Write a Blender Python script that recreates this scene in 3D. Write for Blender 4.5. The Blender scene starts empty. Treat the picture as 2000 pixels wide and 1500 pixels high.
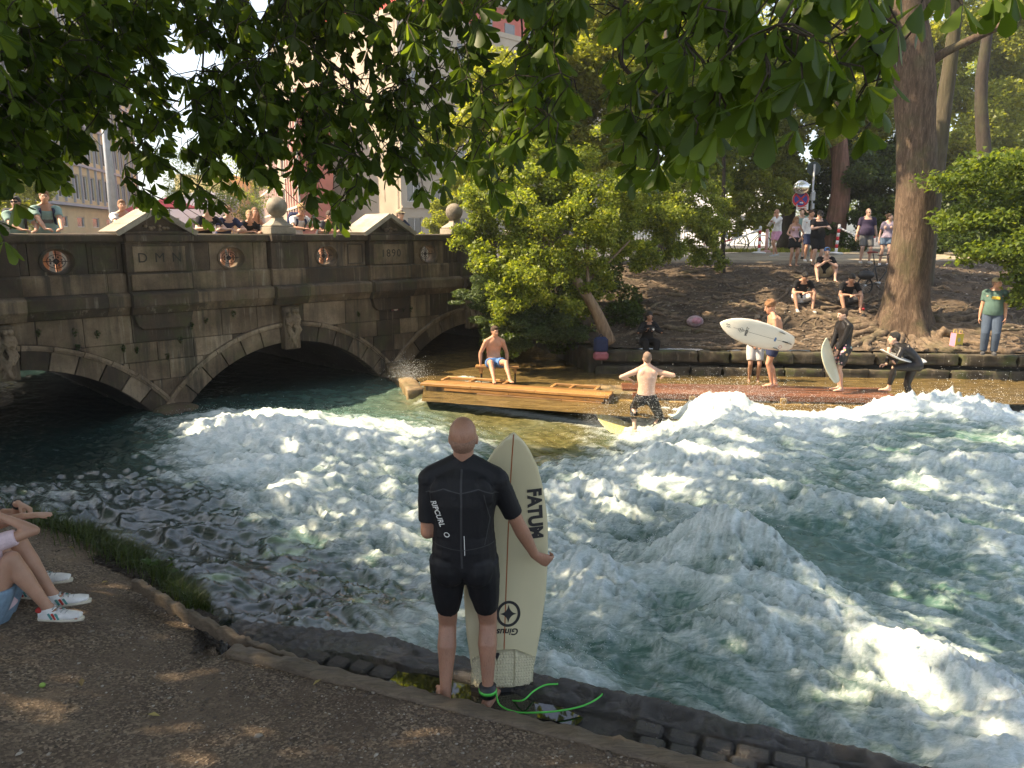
import bpy, math, random
import numpy as np
from mathutils import Vector, Matrix, Quaternion
from mathutils.bvhtree import BVHTree
R = math.radians
rng = np.random.default_rng(7)
random.seed(7)
SC = bpy.context.scene
COL = SC.collection

# ---------------------------------------------------------------- camera, sky, sun, exposure
FPX, PITCH, CAMH = 1500.0, R(10.95), 2.81
cd = bpy.data.cameras.new('camera'); cam = bpy.data.objects.new('camera', cd); COL.objects.link(cam)
cam.location = (0, 0, CAMH); cam.rotation_euler = (R(90) - PITCH, 0, 0)
cd.sensor_width = 36; cd.lens = FPX / 2000 * 36; cd.clip_start = .05; cd.clip_end = 1500
SC.camera = cam
SUN = Vector((-.68, -.04, .73)).normalized()
wd = bpy.data.worlds.new('World'); SC.world = wd; wd.use_nodes = True
wn = wd.node_tree; bg = wn.nodes['Background']
sky = wn.nodes.new('ShaderNodeTexSky'); sky.sky_type = 'NISHITA'; sky.sun_disc = False
sky.sun_elevation = math.asin(SUN.z); sky.sun_rotation = math.atan2(SUN.x, SUN.y)
sky.air_density = 1.0; sky.dust_density = 2.0; sky.ozone_density = 1.0
hs_ = wn.nodes.new('ShaderNodeHueSaturation'); hs_.inputs['Saturation'].default_value = .65
wn.links.new(sky.outputs[0], hs_.inputs['Color']); wn.links.new(hs_.outputs[0], bg.inputs[0]); bg.inputs[1].default_value = .13
sl = bpy.data.lights.new('sun', 'SUN'); so = bpy.data.objects.new('sun', sl); COL.objects.link(so)
sl.energy = 4.7; sl.angle = R(.5); sl.color = (1, .80, .54)
so.rotation_euler = SUN.to_track_quat('Z', 'Y').to_euler()
SC.view_settings.view_transform = 'Standard'; SC.view_settings.look = 'None'
SC.view_settings.exposure = 1.5; SC.view_settings.gamma = 1; SC.view_settings.use_curve_mapping = False
SC.render.engine = 'CYCLES'
SC.cycles.use_denoising = True
SC.cycles.max_bounces = 7; SC.cycles.diffuse_bounces = 3; SC.cycles.glossy_bounces = 3
SC.cycles.transmission_bounces = 5; SC.cycles.transparent_max_bounces = 8
SC.cycles.caustics_reflective = False; SC.cycles.caustics_refractive = False
SC.cycles.sample_clamp_indirect = 6

# ---------------------------------------------------------------- placing by sight lines
def _ray(px, py):
    v = (py - 750) / FPX
    return (px - 1000) / FPX, math.cos(PITCH) - math.sin(PITCH) * v, -(math.sin(PITCH) + math.cos(PITCH) * v)
def at(px, py, F):
    u, a, b = _ray(px, py); s = F / a
    return Vector((u * s, F, CAMH + b * s))
def atz(px, py, z):
    u, a, b = _ray(px, py); s = (z - CAMH) / b
    return Vector((u * s, a * s, z))

# ---------------------------------------------------------------- materials
def _n(nt, t, **kw):
    n = nt.nodes.new(t)
    for k, v in kw.items(): setattr(n, k, v)
    return n
def new_mat(name):
    m = bpy.data.materials.new(name); m.use_nodes = True
    nt = m.node_tree; return m, nt, nt.nodes['Principled BSDF']
def ramp(nt, fac, stops):
    r = _n(nt, 'ShaderNodeValToRGB'); e = r.color_ramp.elements
    while len(e) < len(stops): e.new(.5)
    for el, (p, c) in zip(e, stops):
        el.position = p; el.color = (c[0], c[1], c[2], 1) if not isinstance(c, (int, float)) else (c, c, c, 1)
    nt.links.new(fac, r.inputs[0]); return r.outputs[0]
def noise(nt, scale, detail=6, rough=.6, vec=None, dist=0, sc3=None):
    n = _n(nt, 'ShaderNodeTexNoise'); n.inputs['Scale'].default_value = scale
    n.inputs['Detail'].default_value = detail; n.inputs['Roughness'].default_value = rough
    n.inputs['Distortion'].default_value = dist
    tc = _n(nt, 'ShaderNodeTexCoord')
    src = tc.outputs['Object'] if vec is None else vec
    if sc3:
        mp = _n(nt, 'ShaderNodeMapping'); mp.inputs['Scale'].default_value = sc3
        nt.links.new(src, mp.inputs[0]); src = mp.outputs[0]
    nt.links.new(src, n.inputs['Vector'])
    return n.outputs['Fac']
def mixc(nt, fac, a, b, mode='MIX'):
    m = _n(nt, 'ShaderNodeMix', data_type='RGBA', blend_type=mode)
    for s, v in ((m.inputs[0], fac), (m.inputs[6], a), (m.inputs[7], b)):
        if hasattr(v, 'is_linked'): nt.links.new(v, s)
        elif isinstance(v, (int, float)): s.default_value = v
        else: s.default_value = (*v, 1)
    return m.outputs[2]
def bump(nt, bs, h, strength=.3, dist=.02):
    b = _n(nt, 'ShaderNodeBump'); b.inputs['Strength'].default_value = strength; b.inputs['Distance'].default_value = dist
    nt.links.new(h, b.inputs['Height'])
    if bs is not None: nt.links.new(b.outputs[0], bs.inputs['Normal'])
    return b.outputs[0]
def pos_vec(nt):
    return _n(nt, 'ShaderNodeNewGeometry').outputs['Position']
def simple(name, c, rough=.6, var=.25, scale=8, bmp=.15, bd=.01, metal=0, coat=0, world=True, spec=.5, c2=None, sc3=None):
    """plain stuff: colour broken up by two noises, a little relief"""
    m, nt, bs = new_mat(name)
    v = pos_vec(nt) if world else None
    f = noise(nt, scale, 5, .6, v, sc3=sc3)
    d = tuple(x * (1 - var) for x in c); l = c2 or tuple(min(1, x * (1 + var)) for x in c)
    nt.links.new(ramp(nt, f, [(.32, d), (.68, l)]), bs.inputs['Base Color'])
    bs.inputs['Roughness'].default_value = rough; bs.inputs['Metallic'].default_value = metal
    bs.inputs['Specular IOR Level'].default_value = spec
    if coat: bs.inputs['Coat Weight'].default_value = coat; bs.inputs['Coat Roughness'].default_value = .15
    if bmp: bump(nt, bs, noise(nt, scale * 6, 4, .6, v, sc3=sc3), bmp, bd)
    return m
def leaf_mat(name, stops, trans=.45, rough=.45, tcol=None):
    """foliage: per-leaf tone from the 'rnd' attribute, light comes through"""
    m, nt, bs = new_mat(name)
    at_ = _n(nt, 'ShaderNodeAttribute', attribute_name='rnd')
    col = ramp(nt, at_.outputs['Fac'], stops)
    nt.links.new(col, bs.inputs['Base Color']); bs.inputs['Roughness'].default_value = rough
    bs.inputs['Specular IOR Level'].default_value = .35
    tr = _n(nt, 'ShaderNodeBsdfTranslucent')
    nt.links.new(mixc(nt, 1, col, tcol or (1.9, 1.75, .5), 'MULTIPLY'), tr.inputs[0])
    mx = _n(nt, 'ShaderNodeMixShader'); mx.inputs[0].default_value = trans
    nt.links.new(bs.outputs[0], mx.inputs[1]); nt.links.new(tr.outputs[0], mx.inputs[2])
    nt.links.new(mx.outputs[0], nt.nodes['Material Output'].inputs[0])
    return m

# ---------------------------------------------------------------- objects
def tag(o, label=None, cat=None, group=None, kind=None):
    if label: o['label'] = label
    if cat: o['category'] = cat
    if group: o['group'] = group
    if kind: o['kind'] = kind
    return o
def empty(name, loc=(0, 0, 0), rz=0, label=None, cat=None, group=None, kind=None):
    o = bpy.data.objects.new(name, None); COL.objects.link(o); o.location = loc; o.rotation_euler = (0, 0, rz)
    o.empty_display_size = .1
    return tag(o, label, cat, group, kind)
def link(name, me, mat=None, parent=None, smooth=False):
    if mat is not None and not me.materials: me.materials.append(mat)
    if smooth: me.polygons.foreach_set('use_smooth', np.ones(len(me.polygons), bool))
    o = bpy.data.objects.new(name, me); COL.objects.link(o)
    if parent is not None: o.parent = parent
    return o
def mesh_np(name, V, Fc, nv, attrs=None):
    """V (N,3) floats, Fc (M,nv) ints"""
    V = np.asarray(V, np.float32); Fc = np.asarray(Fc, np.int32)
    me = bpy.data.meshes.new(name); me.vertices.add(len(V)); me.vertices.foreach_set('co', V.ravel())
    me.loops.add(Fc.size); me.loops.foreach_set('vertex_index', Fc.ravel())
    me.polygons.add(len(Fc)); me.polygons.foreach_set('loop_start', np.arange(0, Fc.size, nv, dtype=np.int32))
    for k, a in (attrs or {}).items():
        t = me.attributes.new(k, 'FLOAT', 'POINT'); t.data.foreach_set('value', np.asarray(a, np.float32))
    me.update(calc_edges=True); return me
def smoothstep(a, b, x):
    t = np.clip((x - a) / (b - a), 0, 1); return t * t * (3 - 2 * t)
def basis(d, hint=(0, 0, 1)):
    d = Vector(d).normalized(); h = Vector(hint)
    if abs(d.dot(h.normalized())) > .98: h = Vector((1, 0, 0)) if abs(d.x) < .9 else Vector((0, 1, 0))
    r = d.cross(h).normalized(); return r, r.cross(d).normalized(), d
class MB:
    """collects closed shapes that end up as one mesh"""
    def __init__(s): s.v = []; s.f = []
    def add(s, vs, fs):
        k = len(s.v); s.v += [tuple(x) for x in vs]; s.f += [tuple(i + k for i in f) for f in fs]; return s
    def box(s, c, d, rz=0, M=None):
        c = Vector(c); m = M or Matrix.Rotation(rz, 3, 'Z')
        vs = [c + m @ Vector((x * d[0] / 2, y * d[1] / 2, z * d[2] / 2)) for x in (-1, 1) for y in (-1, 1) for z in (-1, 1)]
        return s.add(vs, [(0, 1, 3, 2), (4, 6, 7, 5), (0, 4, 5, 1), (2, 3, 7, 6), (0, 2, 6, 4), (1, 5, 7, 3)])
    def cbox(s, c, d, ch=.01, rz=0, M=None):
        """box with chamfered edges"""
        c = Vector(c); m = M or Matrix.Rotation(rz, 3, 'Z'); h = [x / 2 for x in d]; ch = min(ch, min(h) * .8)
        import itertools
        idx = {}; vs = []
        for sg in itertools.product((-1, 1), repeat=3):
            for a in range(3):
                p = [sg[i] * (h[i] - (0 if i == a else ch)) for i in range(3)]
                idx[(sg, a)] = len(vs); vs.append(c + m @ Vector(p))
        fs = []
        for a in range(3):
            b, e = (a + 1) % 3, (a + 2) % 3
            for sa in (-1, 1):
                q = []
                for (sb, se) in ((-1, -1), (1, -1), (1, 1), (-1, 1)):
                    sg = [0, 0, 0]; sg[a] = sa; sg[b] = sb; sg[e] = se; q.append(idx[(tuple(sg), a)])
                fs.append(q if sa > 0 else q[::-1])
        for a in range(3):
            b, e = (a + 1) % 3, (a + 2) % 3
            for sb in (-1, 1):
                for se in (-1, 1):
                    g0 = [0] * 3; g1 = [0] * 3; g0[a] = -1; g1[a] = 1; g0[b] = g1[b] = sb; g0[e] = g1[e] = se
                    g0, g1 = tuple(g0), tuple(g1); q = [idx[(g0, b)], idx[(g1, b)], idx[(g1, e)], idx[(g0, e)]]
                    fs.append(q if sb * se > 0 else q[::-1])
        for sg in itertools.product((-1, 1), repeat=3):
            q = [idx[(sg, 0)], idx[(sg, 1)], idx[(sg, 2)]]
            fs.append(q if sg[0] * sg[1] * sg[2] > 0 else q[::-1])
        return s.add(vs, fs)
    def tube(s, pts, rad, n=10, right=None, flat=None, cap=True):
        """rings along pts; rad number or list; flat = list of second radii; right = ring x axis hint(s)"""
        pts = [Vector(p) for p in pts]; m = len(pts)
        if not hasattr(rad, '__len__'): rad = [rad] * m
        if flat is None: flat = rad
        vs = []; pr = None
        for i, p in enumerate(pts):
            d = (pts[min(i + 1, m - 1)] - pts[max(i - 1, 0)])
            if d.length < 1e-9: d = Vector((0, 0, 1))
            d.normalize()
            if right is not None: r0 = Vector(right[i] if isinstance(right, list) else right)
            elif pr is not None: r0 = pr
            else: r0 = basis(d)[0]
            r = r0 - d * r0.dot(d)
            r = r.normalized() if r.length > 1e-6 else basis(d)[0]
            pr = r; u = d.cross(r)
            for k in range(n):
                a = 2 * math.pi * k / n
                vs.append(p + r * (math.cos(a) * rad[i]) + u * (math.sin(a) * flat[i]))
        fs = [(i * n + k, i * n + (k + 1) % n, (i + 1) * n + (k + 1) % n, (i + 1) * n + k) for i in range(m - 1) for k in range(n)]
        if cap: fs += [tuple(range(n))[::-1], tuple(range((m - 1) * n, m * n))]
        return s.add(vs, fs)
    def ell(s, c, r, M=None, n=12, k=8):
        c = Vector(c); M = M or Matrix.Identity(3); r = (r, r, r) if not hasattr(r, '__len__') else r
        vs = [c + M @ Vector((0, 0, -r[2]))]
        for i in range(1, k):
            t = math.pi * i / k
            for j in range(n):
                a = 2 * math.pi * j / n
                vs.append(c + M @ Vector((r[0] * math.sin(t) * math.cos(a), r[1] * math.sin(t) * math.sin(a), -r[2] * math.cos(t))))
        vs.append(c + M @ Vector((0, 0, r[2]))); L = len(vs) - 1
        fs = [(0, 1 + (j + 1) % n, 1 + j) for j in range(n)]
        fs += [(1 + i * n + j, 1 + i * n + (j + 1) % n, 1 + (i + 1) * n + (j + 1) % n, 1 + (i + 1) * n + j) for i in range(k - 2) for j in range(n)]
        fs += [(1 + (k - 2) * n + j, 1 + (k - 2) * n + (j + 1) % n, L) for j in range(n)]
        return s.add(vs, fs)
    def cyl(s, a, b, r, n=12, r2=None): return s.tube([a, b], [r, r if r2 is None else r2], n)
    def lathe(s, c, prof, n=16):
        c = Vector(c); vs = [c + Vector((r * math.cos(2 * math.pi * k / n), r * math.sin(2 * math.pi * k / n), z)) for r, z in prof for k in range(n)]
        m = len(prof); fs = [(i * n + k, i * n + (k + 1) % n, (i + 1) * n + (k + 1) % n, (i + 1) * n + k) for i in range(m - 1) for k in range(n)]
        return s.add(vs, fs + [tuple(range(n))[::-1], tuple(range((m - 1) * n, m * n))])
    def prism(s, poly, d0, d1, inset=0, axis='y'):
        """poly in (x,z); extruded along y from d0 (front) to d1 (back); front face inset for worn edges"""
        n = len(poly); P = [Vector((p[0], p[1])) for p in poly]; fr = P
        if inset:
            cx = sum((p for p in P), Vector((0, 0))) / n; fr = []
            for i in range(n):
                a = P[i - 1]; b = P[i]; c = P[(i + 1) % n]
                e1 = (b - a); e2 = (c - b)
                n1 = Vector((-e1.y, e1.x)).normalized() if e1.length > 1e-7 else Vector((0, 0))
                n2 = Vector((-e2.y, e2.x)).normalized() if e2.length > 1e-7 else n1
                k = (n1 + n2); k = k.normalized() if k.length > 1e-6 else n1
                den = max(.5, k.dot(n2)); fr.append(b + k * (inset / den))
        vs = [(p.x, d0, p.y) for p in fr]
        if inset: vs += [(p.x, d0 + inset * .8, p.y) for p in P]
        vs += [(p.x, d1, p.y) for p in P]
        L = len(vs) // n
        fs = [tuple(range(n))]
        for l in range(L - 1):
            fs += [(l * n + i, (l + 1) * n + i, (l + 1) * n + (i + 1) % n, l * n + (i + 1) % n) for i in range(n)]
        fs.append(tuple(range((L - 1) * n, L * n))[::-1])
        return s.add(vs, fs)
    def mesh(s, name):
        me = bpy.data.meshes.new(name); me.from_pydata(s.v, [], s.f); me.update(); return me
    def obj(s, name, mat=None, parent=None, smooth=False, kind=None):
        o = link(name, s.mesh(name), mat, parent, smooth)
        if kind: o['kind'] = kind
        return o
    def remesh(s, name, mat, parent=None, voxel=.012, it=3, fac=.5, dec=.38):
        tmp = link(name, s.mesh(name))
        m = tmp.modifiers.new('r', 'REMESH'); m.mode = 'VOXEL'; m.voxel_size = voxel
        if it: q = tmp.modifiers.new('s', 'SMOOTH'); q.factor = fac; q.iterations = it
        if dec < 1: d_ = tmp.modifiers.new('d', 'DECIMATE'); d_.ratio = dec
        dg = bpy.context.evaluated_depsgraph_get(); dg.update()
        me = bpy.data.meshes.new_from_object(tmp.evaluated_get(dg))
        old = tmp.data; bpy.data.objects.remove(tmp); bpy.data.meshes.remove(old)
        me.name = name; me.materials.clear()
        return link(name, me, mat, parent, True)
def weld_auto(o, ang=35):
    me = o.data; me.polygons.foreach_set('use_smooth', np.ones(len(me.polygons), bool)); me.set_sharp_from_angle(angle=R(ang))

# ---------------------------------------------------------------- numpy noise
_perm = rng.permutation(256).astype(np.int64); _perm = np.concatenate([_perm, _perm, _perm])
_g2 = np.stack([np.cos(np.arange(256) * 2.399963), np.sin(np.arange(256) * 2.399963)], 1)
def pn(x, y, seed=0):
    x = np.asarray(x, float) + seed * 17.3; y = np.asarray(y, float) + seed * 31.7
    xi = np.floor(x).astype(np.int64); yi = np.floor(y).astype(np.int64); xf = x - xi; yf = y - yi
    u = xf ** 3 * (xf * (xf * 6 - 15) + 10); v = yf ** 3 * (yf * (yf * 6 - 15) + 10)
    def g(i, j, a, b):
        h = _perm[(_perm[(xi + i) & 255] + yi + j) & 255]; q = _g2[h]; return q[..., 0] * a + q[..., 1] * b
    a = g(0, 0, xf, yf); b = g(1, 0, xf - 1, yf); c = g(0, 1, xf, yf - 1); d = g(1, 1, xf - 1, yf - 1)
    return 1.5 * ((a + u * (b - a)) + v * ((c + u * (d - c)) - (a + u * (b - a))))
def fbm(x, y, o=4, seed=0, gain=.5, lac=2.03, ridge=False):
    s = 0; a = 1; t = 0
    for i in range(o):
        n = pn(x, y, seed + i)
        s = s + a * ((1 - 2 * np.abs(n)) if ridge else n); t += a
        a *= gain; x = x * lac; y = y * lac
    return s / t
# ================================================================ surfaces
def stone_mat(name, a, b, c, sc=1.0, rough=.85, streak=True, moss=.0, bs_=.5):
    m, nt, bs = new_mat(name)
    v = pos_vec(nt)
    f = noise(nt, 1.3 * sc, 8, .62, v)
    col = ramp(nt, f, [(.3, a), (.5, b), (.72, c)])
    sp = noise(nt, 26 * sc, 4, .7, v)
    col = mixc(nt, ramp(nt, sp, [(.5, 0), (.75, .45)]), col, tuple(x * .45 for x in a))
    if streak:   # rain streaks, soot runs
        st = noise(nt, 1, 5, .65, v, sc3=(5, 5, .35))
        col = mixc(nt, mixc(nt, 1, ramp(nt, st, [(.40, .85), (.56, 0)]), ramp(nt, noise(nt, .8, 3, .5, v), [(.35, .15), (.6, 1)]), 'MULTIPLY'), col, (.035, .028, .020))
        st2 = noise(nt, 1, 5, .7, v, sc3=(9, 9, .5))
        col = mixc(nt, mixc(nt, 1, ramp(nt, st2, [(.56, 0), (.72, .55)]), ramp(nt, noise(nt, .9, 3, .5, v, 2), [(.4, 0), (.6, 1)]), 'MULTIPLY'), col, (.42, .36, .27))
    if moss:
        ms = noise(nt, 1.7, 6, .7, v)
        col = mixc(nt, ramp(nt, ms, [(.5, 0), (.66, moss)]), col, (.07, .085, .02))
    nt.links.new(col, bs.inputs['Base Color']); bs.inputs['Roughness'].default_value = rough
    h = mixc(nt, .5, noise(nt, 40 * sc, 6, .7, v), noise(nt, 7 * sc, 5, .6, v))
    bump(nt, bs, h, bs_, .02)
    return m
M_STONE = stone_mat('bridge_sandstone', (.082, .051, .029), (.165, .113, .068), (.30, .218, .137), moss=.3)
M_STONE_D = stone_mat('bridge_sooty_stone', (.030, .019, .011), (.063, .041, .024), (.12, .081, .05), moss=.4)
M_STONE_L = stone_mat('bridge_pale_stone', (.13, .088, .052), (.26, .185, .118), (.42, .325, .22), moss=.2)
M_JOINT = simple('dark_joint', (.03, .026, .02), .95)
M_COPE = stone_mat('coping_stone', (.18, .15, .11), (.30, .26, .20), (.45, .40, .32), streak=False)
M_WALLST = stone_mat('river_wall_stone', (.025, .021, .013), (.065, .053, .034), (.16, .13, .085), sc=2, moss=.95)
M_CONC = stone_mat('weir_concrete', (.10, .07, .035), (.26, .18, .09), (.42, .31, .17), sc=2.5, moss=.4, rough=.6)

def wet_mat(name, a, b, c):
    m, nt, bs = new_mat(name); v = pos_vec(nt)
    col = ramp(nt, noise(nt, 5, 8, .65, v), [(.3, a), (.52, b), (.75, c)])
    ms = noise(nt, 2.3, 5, .6, v)
    col = mixc(nt, ramp(nt, ms, [(.52, 0), (.66, .5)]), col, (.04, .045, .012))
    nt.links.new(col, bs.inputs['Base Color'])
    nt.links.new(ramp(nt, noise(nt, 3, 4, .6, v), [(.35, .04), (.65, .30)]), bs.inputs['Roughness'])
    bs.inputs['Specular IOR Level'].default_value = .9; bump(nt, bs, mixc(nt, .5, noise(nt, 30, 6, .7, v), noise(nt, 85, 4, .7, v)), 1, .03)
    return m
M_WET = wet_mat('wet_ledge_stone', (.010, .008, .006), (.026, .021, .016), (.06, .05, .038))

def wood_mat(name, a, b, sc3=(3, 60, 60), rough=.65, coord='Object', bmp=.4):
    m, nt, bs = new_mat(name)
    tc = _n(nt, 'ShaderNodeTexCoord'); inf = _n(nt, 'ShaderNodeObjectInfo')
    ad = _n(nt, 'ShaderNodeVectorMath', operation='ADD')
    nt.links.new(tc.outputs[coord], ad.inputs[0])
    cb = _n(nt, 'ShaderNodeVectorMath', operation='SCALE'); cb.inputs[3].default_value = 37.0
    nt.links.new(inf.outputs['Random'], cb.inputs[0]); nt.links.new(cb.outputs[0], ad.inputs[1])
    f = noise(nt, 1, 6, .65, ad.outputs[0], 1.0, sc3)
    col = ramp(nt, f, [(.3, a), (.7, b)])
    col = mixc(nt, ramp(nt, noise(nt, 2.2, 6, .7, ad.outputs[0]), [(.5, 0), (.75, .6)]), col, tuple(x * .3 for x in a))
    hs = _n(nt, 'ShaderNodeHueSaturation'); mr = _n(nt, 'ShaderNodeMapRange')
    mr.inputs[3].default_value = .65; mr.inputs[4].default_value = 1.25
    nt.links.new(inf.outputs['Random'], mr.inputs[0]); nt.links.new(mr.outputs[0], hs.inputs['Value']); nt.links.new(col, hs.inputs['Color'])
    nt.links.new(hs.outputs[0], bs.inputs['Base Color']); bs.inputs['Roughness'].default_value = rough
    bump(nt, bs, f, bmp, .01); return m
M_TIMBER = wood_mat('grey_timber', (.10, .072, .046), (.24, .185, .125))
M_OAK = wood_mat('orange_timber', (.20, .09, .026), (.50, .27, .085), rough=.45)
M_REDPL = wood_mat('red_brown_planking', (.12, .042, .02), (.27, .115, .055), rough=.35)

# gravel and soil
def soil_mat(name, a, b, c, peb=True):
    m, nt, bs = new_mat(name); v = pos_vec(nt)
    col = ramp(nt, noise(nt, 1.1, 8, .6, v), [(.3, a), (.52, b), (.72, c)])
    vo = _n(nt, 'ShaderNodeTexVoronoi'); vo.inputs['Scale'].default_value = 75; nt.links.new(v, vo.inputs[0])
    if peb:
        bw = _n(nt, 'ShaderNodeRGBToBW'); nt.links.new(vo.outputs['Color'], bw.inputs[0])
        pc = ramp(nt, bw.outputs[0], [(.2, tuple(x * .5 for x in a)), (.55, b), (.9, tuple(min(1, x * 1.9) for x in c))])
        col = mixc(nt, ramp(nt, noise(nt, 2.6, 5, .7, v), [(.38, .12), (.62, .8)]), col, pc)
    nt.links.new(col, bs.inputs['Base Color']); bs.inputs['Roughness'].default_value = .95
    h = mixc(nt, .5, vo.outputs['Distance'], noise(nt, 60, 5, .7, v))
    bump(nt, bs, h, .8, .015); return m
M_GRAVEL = soil_mat('gravel_soil', (.078, .052, .034), (.135, .096, .064), (.21, .16, .11))
M_SLOPE = soil_mat('trodden_soil', (.075, .05, .034), (.14, .095, .065), (.24, .17, .12), peb=False)
M_PATH = soil_mat('sandy_path', (.22, .18, .13), (.36, .30, .22), (.48, .42, .32))
M_FLOORW = soil_mat('woodland_floor', (.05, .045, .025), (.09, .08, .04), (.15, .13, .07), peb=False)

# ================================================================ near bank
KD = Vector((.931, -.366)); KN = Vector((-.366, -.931))      # along the kerb, and away from the river
K0 = Vector((-.3, 4.06))
BX = [-12, -6.5, -4.9, -3.84, -3.1, -2.5, -2.25, -2.02]; BY = [9.4, 8.0, 7.03, 6.68, 6.2, 5.65, 5.4, 4.74]
def kerb_y(x): return 4.06 - (x + .3) * .393
def edge_y(x): return np.where(x > -2.02, kerb_y(x), np.interp(x, BX, BY))
def ground_z(x, y):
    x = np.asarray(x, float); y = np.asarray(y, float)
    d = -((x + .3) * -KN.x * 1 + (y - 4.06) * -KN.y)
    z = .10 + .155 * np.maximum(d, -1.2) + .13 * np.maximum(0, -x - 2.1) + .018 * fbm(x * .9, y * .9, 3, 3) + .006 * fbm(x * 7, y * 7, 3, 9)
    e = y - edge_y(x)
    rough_e = e + .10 * fbm(x * 2.2, y * 2.2, 3, 21)
    z = z - smoothstep(-1.85, -2.15, x) * (np.clip(rough_e + .25, 0, 3) * .42 + np.clip(rough_e, 0, 3) * 1.5)
    return z
xs = np.linspace(-11, 5.5, 330); ts = np.linspace(0, 1, 220)
X = np.repeat(xs[None], len(ts), 0)
ye = edge_y(X) + smoothstep(-1.9, -2.2, X) * .95
Y = -4.0 + (ye + 4.0) * ts[:, None] ** .75
Z = ground_z(X, Y)
def grid_faces(nr, nc):
    i = np.arange(nr - 1)[:, None] * nc + np.arange(nc - 1)[None]
    return np.stack([i, i + 1, i + nc + 1, i + nc], -1).reshape(-1, 4)
me = mesh_np('gravel_bank', np.stack([X, Y, Z], -1).reshape(-1, 3), grid_faces(*X.shape), 4)
tag(link('ground', me, M_GRAVEL, smooth=True), kind='structure')

def scatter_lumps(n, pos, size, aspect=(1, 1, .6), seed=0):
    """n low stones (16 faces, each of its own shape) joined: returns V, F, rnd"""
    r = np.random.default_rng(seed)
    base = []
    for ph, m in ((-.9, 1), (.1, 5), (1, 1)):
        for k in range(m):
            a = 2 * math.pi * (k + (.5 if ph > 0 else 0)) / m; c = math.sqrt(max(0, 1 - ph * ph)) if m > 1 else 0
            base.append((c * math.cos(a), c * math.sin(a), ph))
    base = np.array(base)
    F = []
    for k in range(5):
        F += [(0, 1 + (k + 1) % 5, 1 + k), (1 + k, 1 + (k + 1) % 5, 6)]
    F = np.array(F)
    V = np.repeat(base[None], n, 0) * (1 + .22 * r.standard_normal((n, 7, 1)))
    V = V * np.array(aspect) * (1 + .3 * r.standard_normal((n, 1, 3)))
    a = r.uniform(0, 2 * math.pi, n); c, s = np.cos(a), np.sin(a)
    x = V[..., 0] * c[:, None] - V[..., 1] * s[:, None]; y = V[..., 0] * s[:, None] + V[..., 1] * c[:, None]
    V = np.stack([x, y, V[..., 2]], -1) * size[:, None, None] + pos[:, None, :]
    FF = (F[None] + np.arange(n)[:, None, None] * 7).reshape(-1, 3)
    return V.reshape(-1, 3), FF, np.repeat(r.uniform(0, 1, n), 7)
m, nt, bs = new_mat('gravel_stones')
a_ = _n(nt, 'ShaderNodeAttribute', attribute_name='rnd')
nt.links.new(ramp(nt, a_.outputs['Fac'], [(0, (.06, .046, .034)), (.45, (.13, .10, .074)), (.85, (.23, .19, .145)), (1, (.42, .38, .32))]), bs.inputs['Base Color']); bs.inputs['Roughness'].default_value = .9
M_PEB = m
n = 26000
px = rng.uniform(-4.6, 2.6, n); py = 1.6 + rng.uniform(0, 1, n) ** .9 * (edge_y(px) - 1.62)
keep = (fbm(px * 1.1, py * 1.1, 3, 40) + rng.uniform(-.5, .5, n)) > -.28
px, py = px[keep], py[keep]; n = len(px)
sz = .0035 + .0055 * rng.uniform(0, 1, n) ** 2 + (rng.uniform(0, 1, n) > .988) * .011
V, F, rn = scatter_lumps(n, np.stack([px, py, ground_z(px, py) + sz * .2], -1), sz, seed=5)
tag(link('gravel', mesh_np('gravel', V, F, 3, {'rnd': rn}), M_PEB), 'loose brown gravel strewn over the trodden near bank', 'gravel', kind='stuff')

# damp leaf litter heaped where the bank drops to the water
n = 5200
t = rng.uniform(0, 1, n); lx = -3.5 + 1.42 * t; ly = edge_y(lx) + rng.uniform(-.5, .35, n) * (1 - .4 * t)
lz = ground_z(lx, ly) + .01
M_LIT = simple('litter', (.035, .025, .017), .9, .5)
V, F, rn = scatter_lumps(n, np.stack([lx, ly, lz], -1), rng.uniform(.006, .02, n), (1.7, .8, .35), seed=8)
tag(link('leaf_litter', mesh_np('leaf_litter', V, F, 3), M_LIT), 'dark damp leaf litter on the slope down to the water', 'leaf litter', kind='stuff')

# ---- two kerb timbers and the wet masonry ledge below them
def bent_board(name, pts, w, h, mat, parent=None, seg=26, seed=0):
    """a worn rectangular timber following pts (list of Vector), top at pts.z"""
    P = []
    for i in range(len(pts) - 1):
        for k in range(seg): P.append(pts[i].lerp(pts[i + 1], k / seg))
    P.append(pts[-1]); vs = []; r = random.Random(seed)
    prof = [(-.5, -1), (-.5, -.14), (-.42, -.02), (-.15, .0), (.15, .01), (.42, -.03), (.5, -.16), (.5, -1)]
    for i, p in enumerate(P):
        d = (P[min(i + 1, len(P) - 1)] - P[max(0, i - 1)]); d.z = 0; d.normalize(); nrm = Vector((-d.y, d.x, 0))
        j = r.uniform(-.008, .008) + .008 * math.sin(i * .9 + seed)
        for (a, b) in prof: vs.append(p + nrm * (a * w + r.uniform(-.006, .006)) + Vector((0, 0, b * h + j + r.uniform(-.005, .005))))
    n = len(prof); fs = [(i * n + k, (i + 1) * n + k, (i + 1) * n + k + 1, i * n + k + 1) for i in range(len(P) - 1) for k in range(n - 1)]
    fs += [tuple(range(n)), tuple(range((len(P) - 1) * n, len(P) * n))[::-1]]
    me = bpy.data.meshes.new(name); me.from_pydata(vs, [], fs); me.update()
    return link(name, me, mat, parent, True)
kz = .125
def kp(t, off=0, z=kz):   # point along kerb; off toward the river
    p = K0 + KD * t - KN * off; return Vector((p.x, p.y, z))
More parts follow.
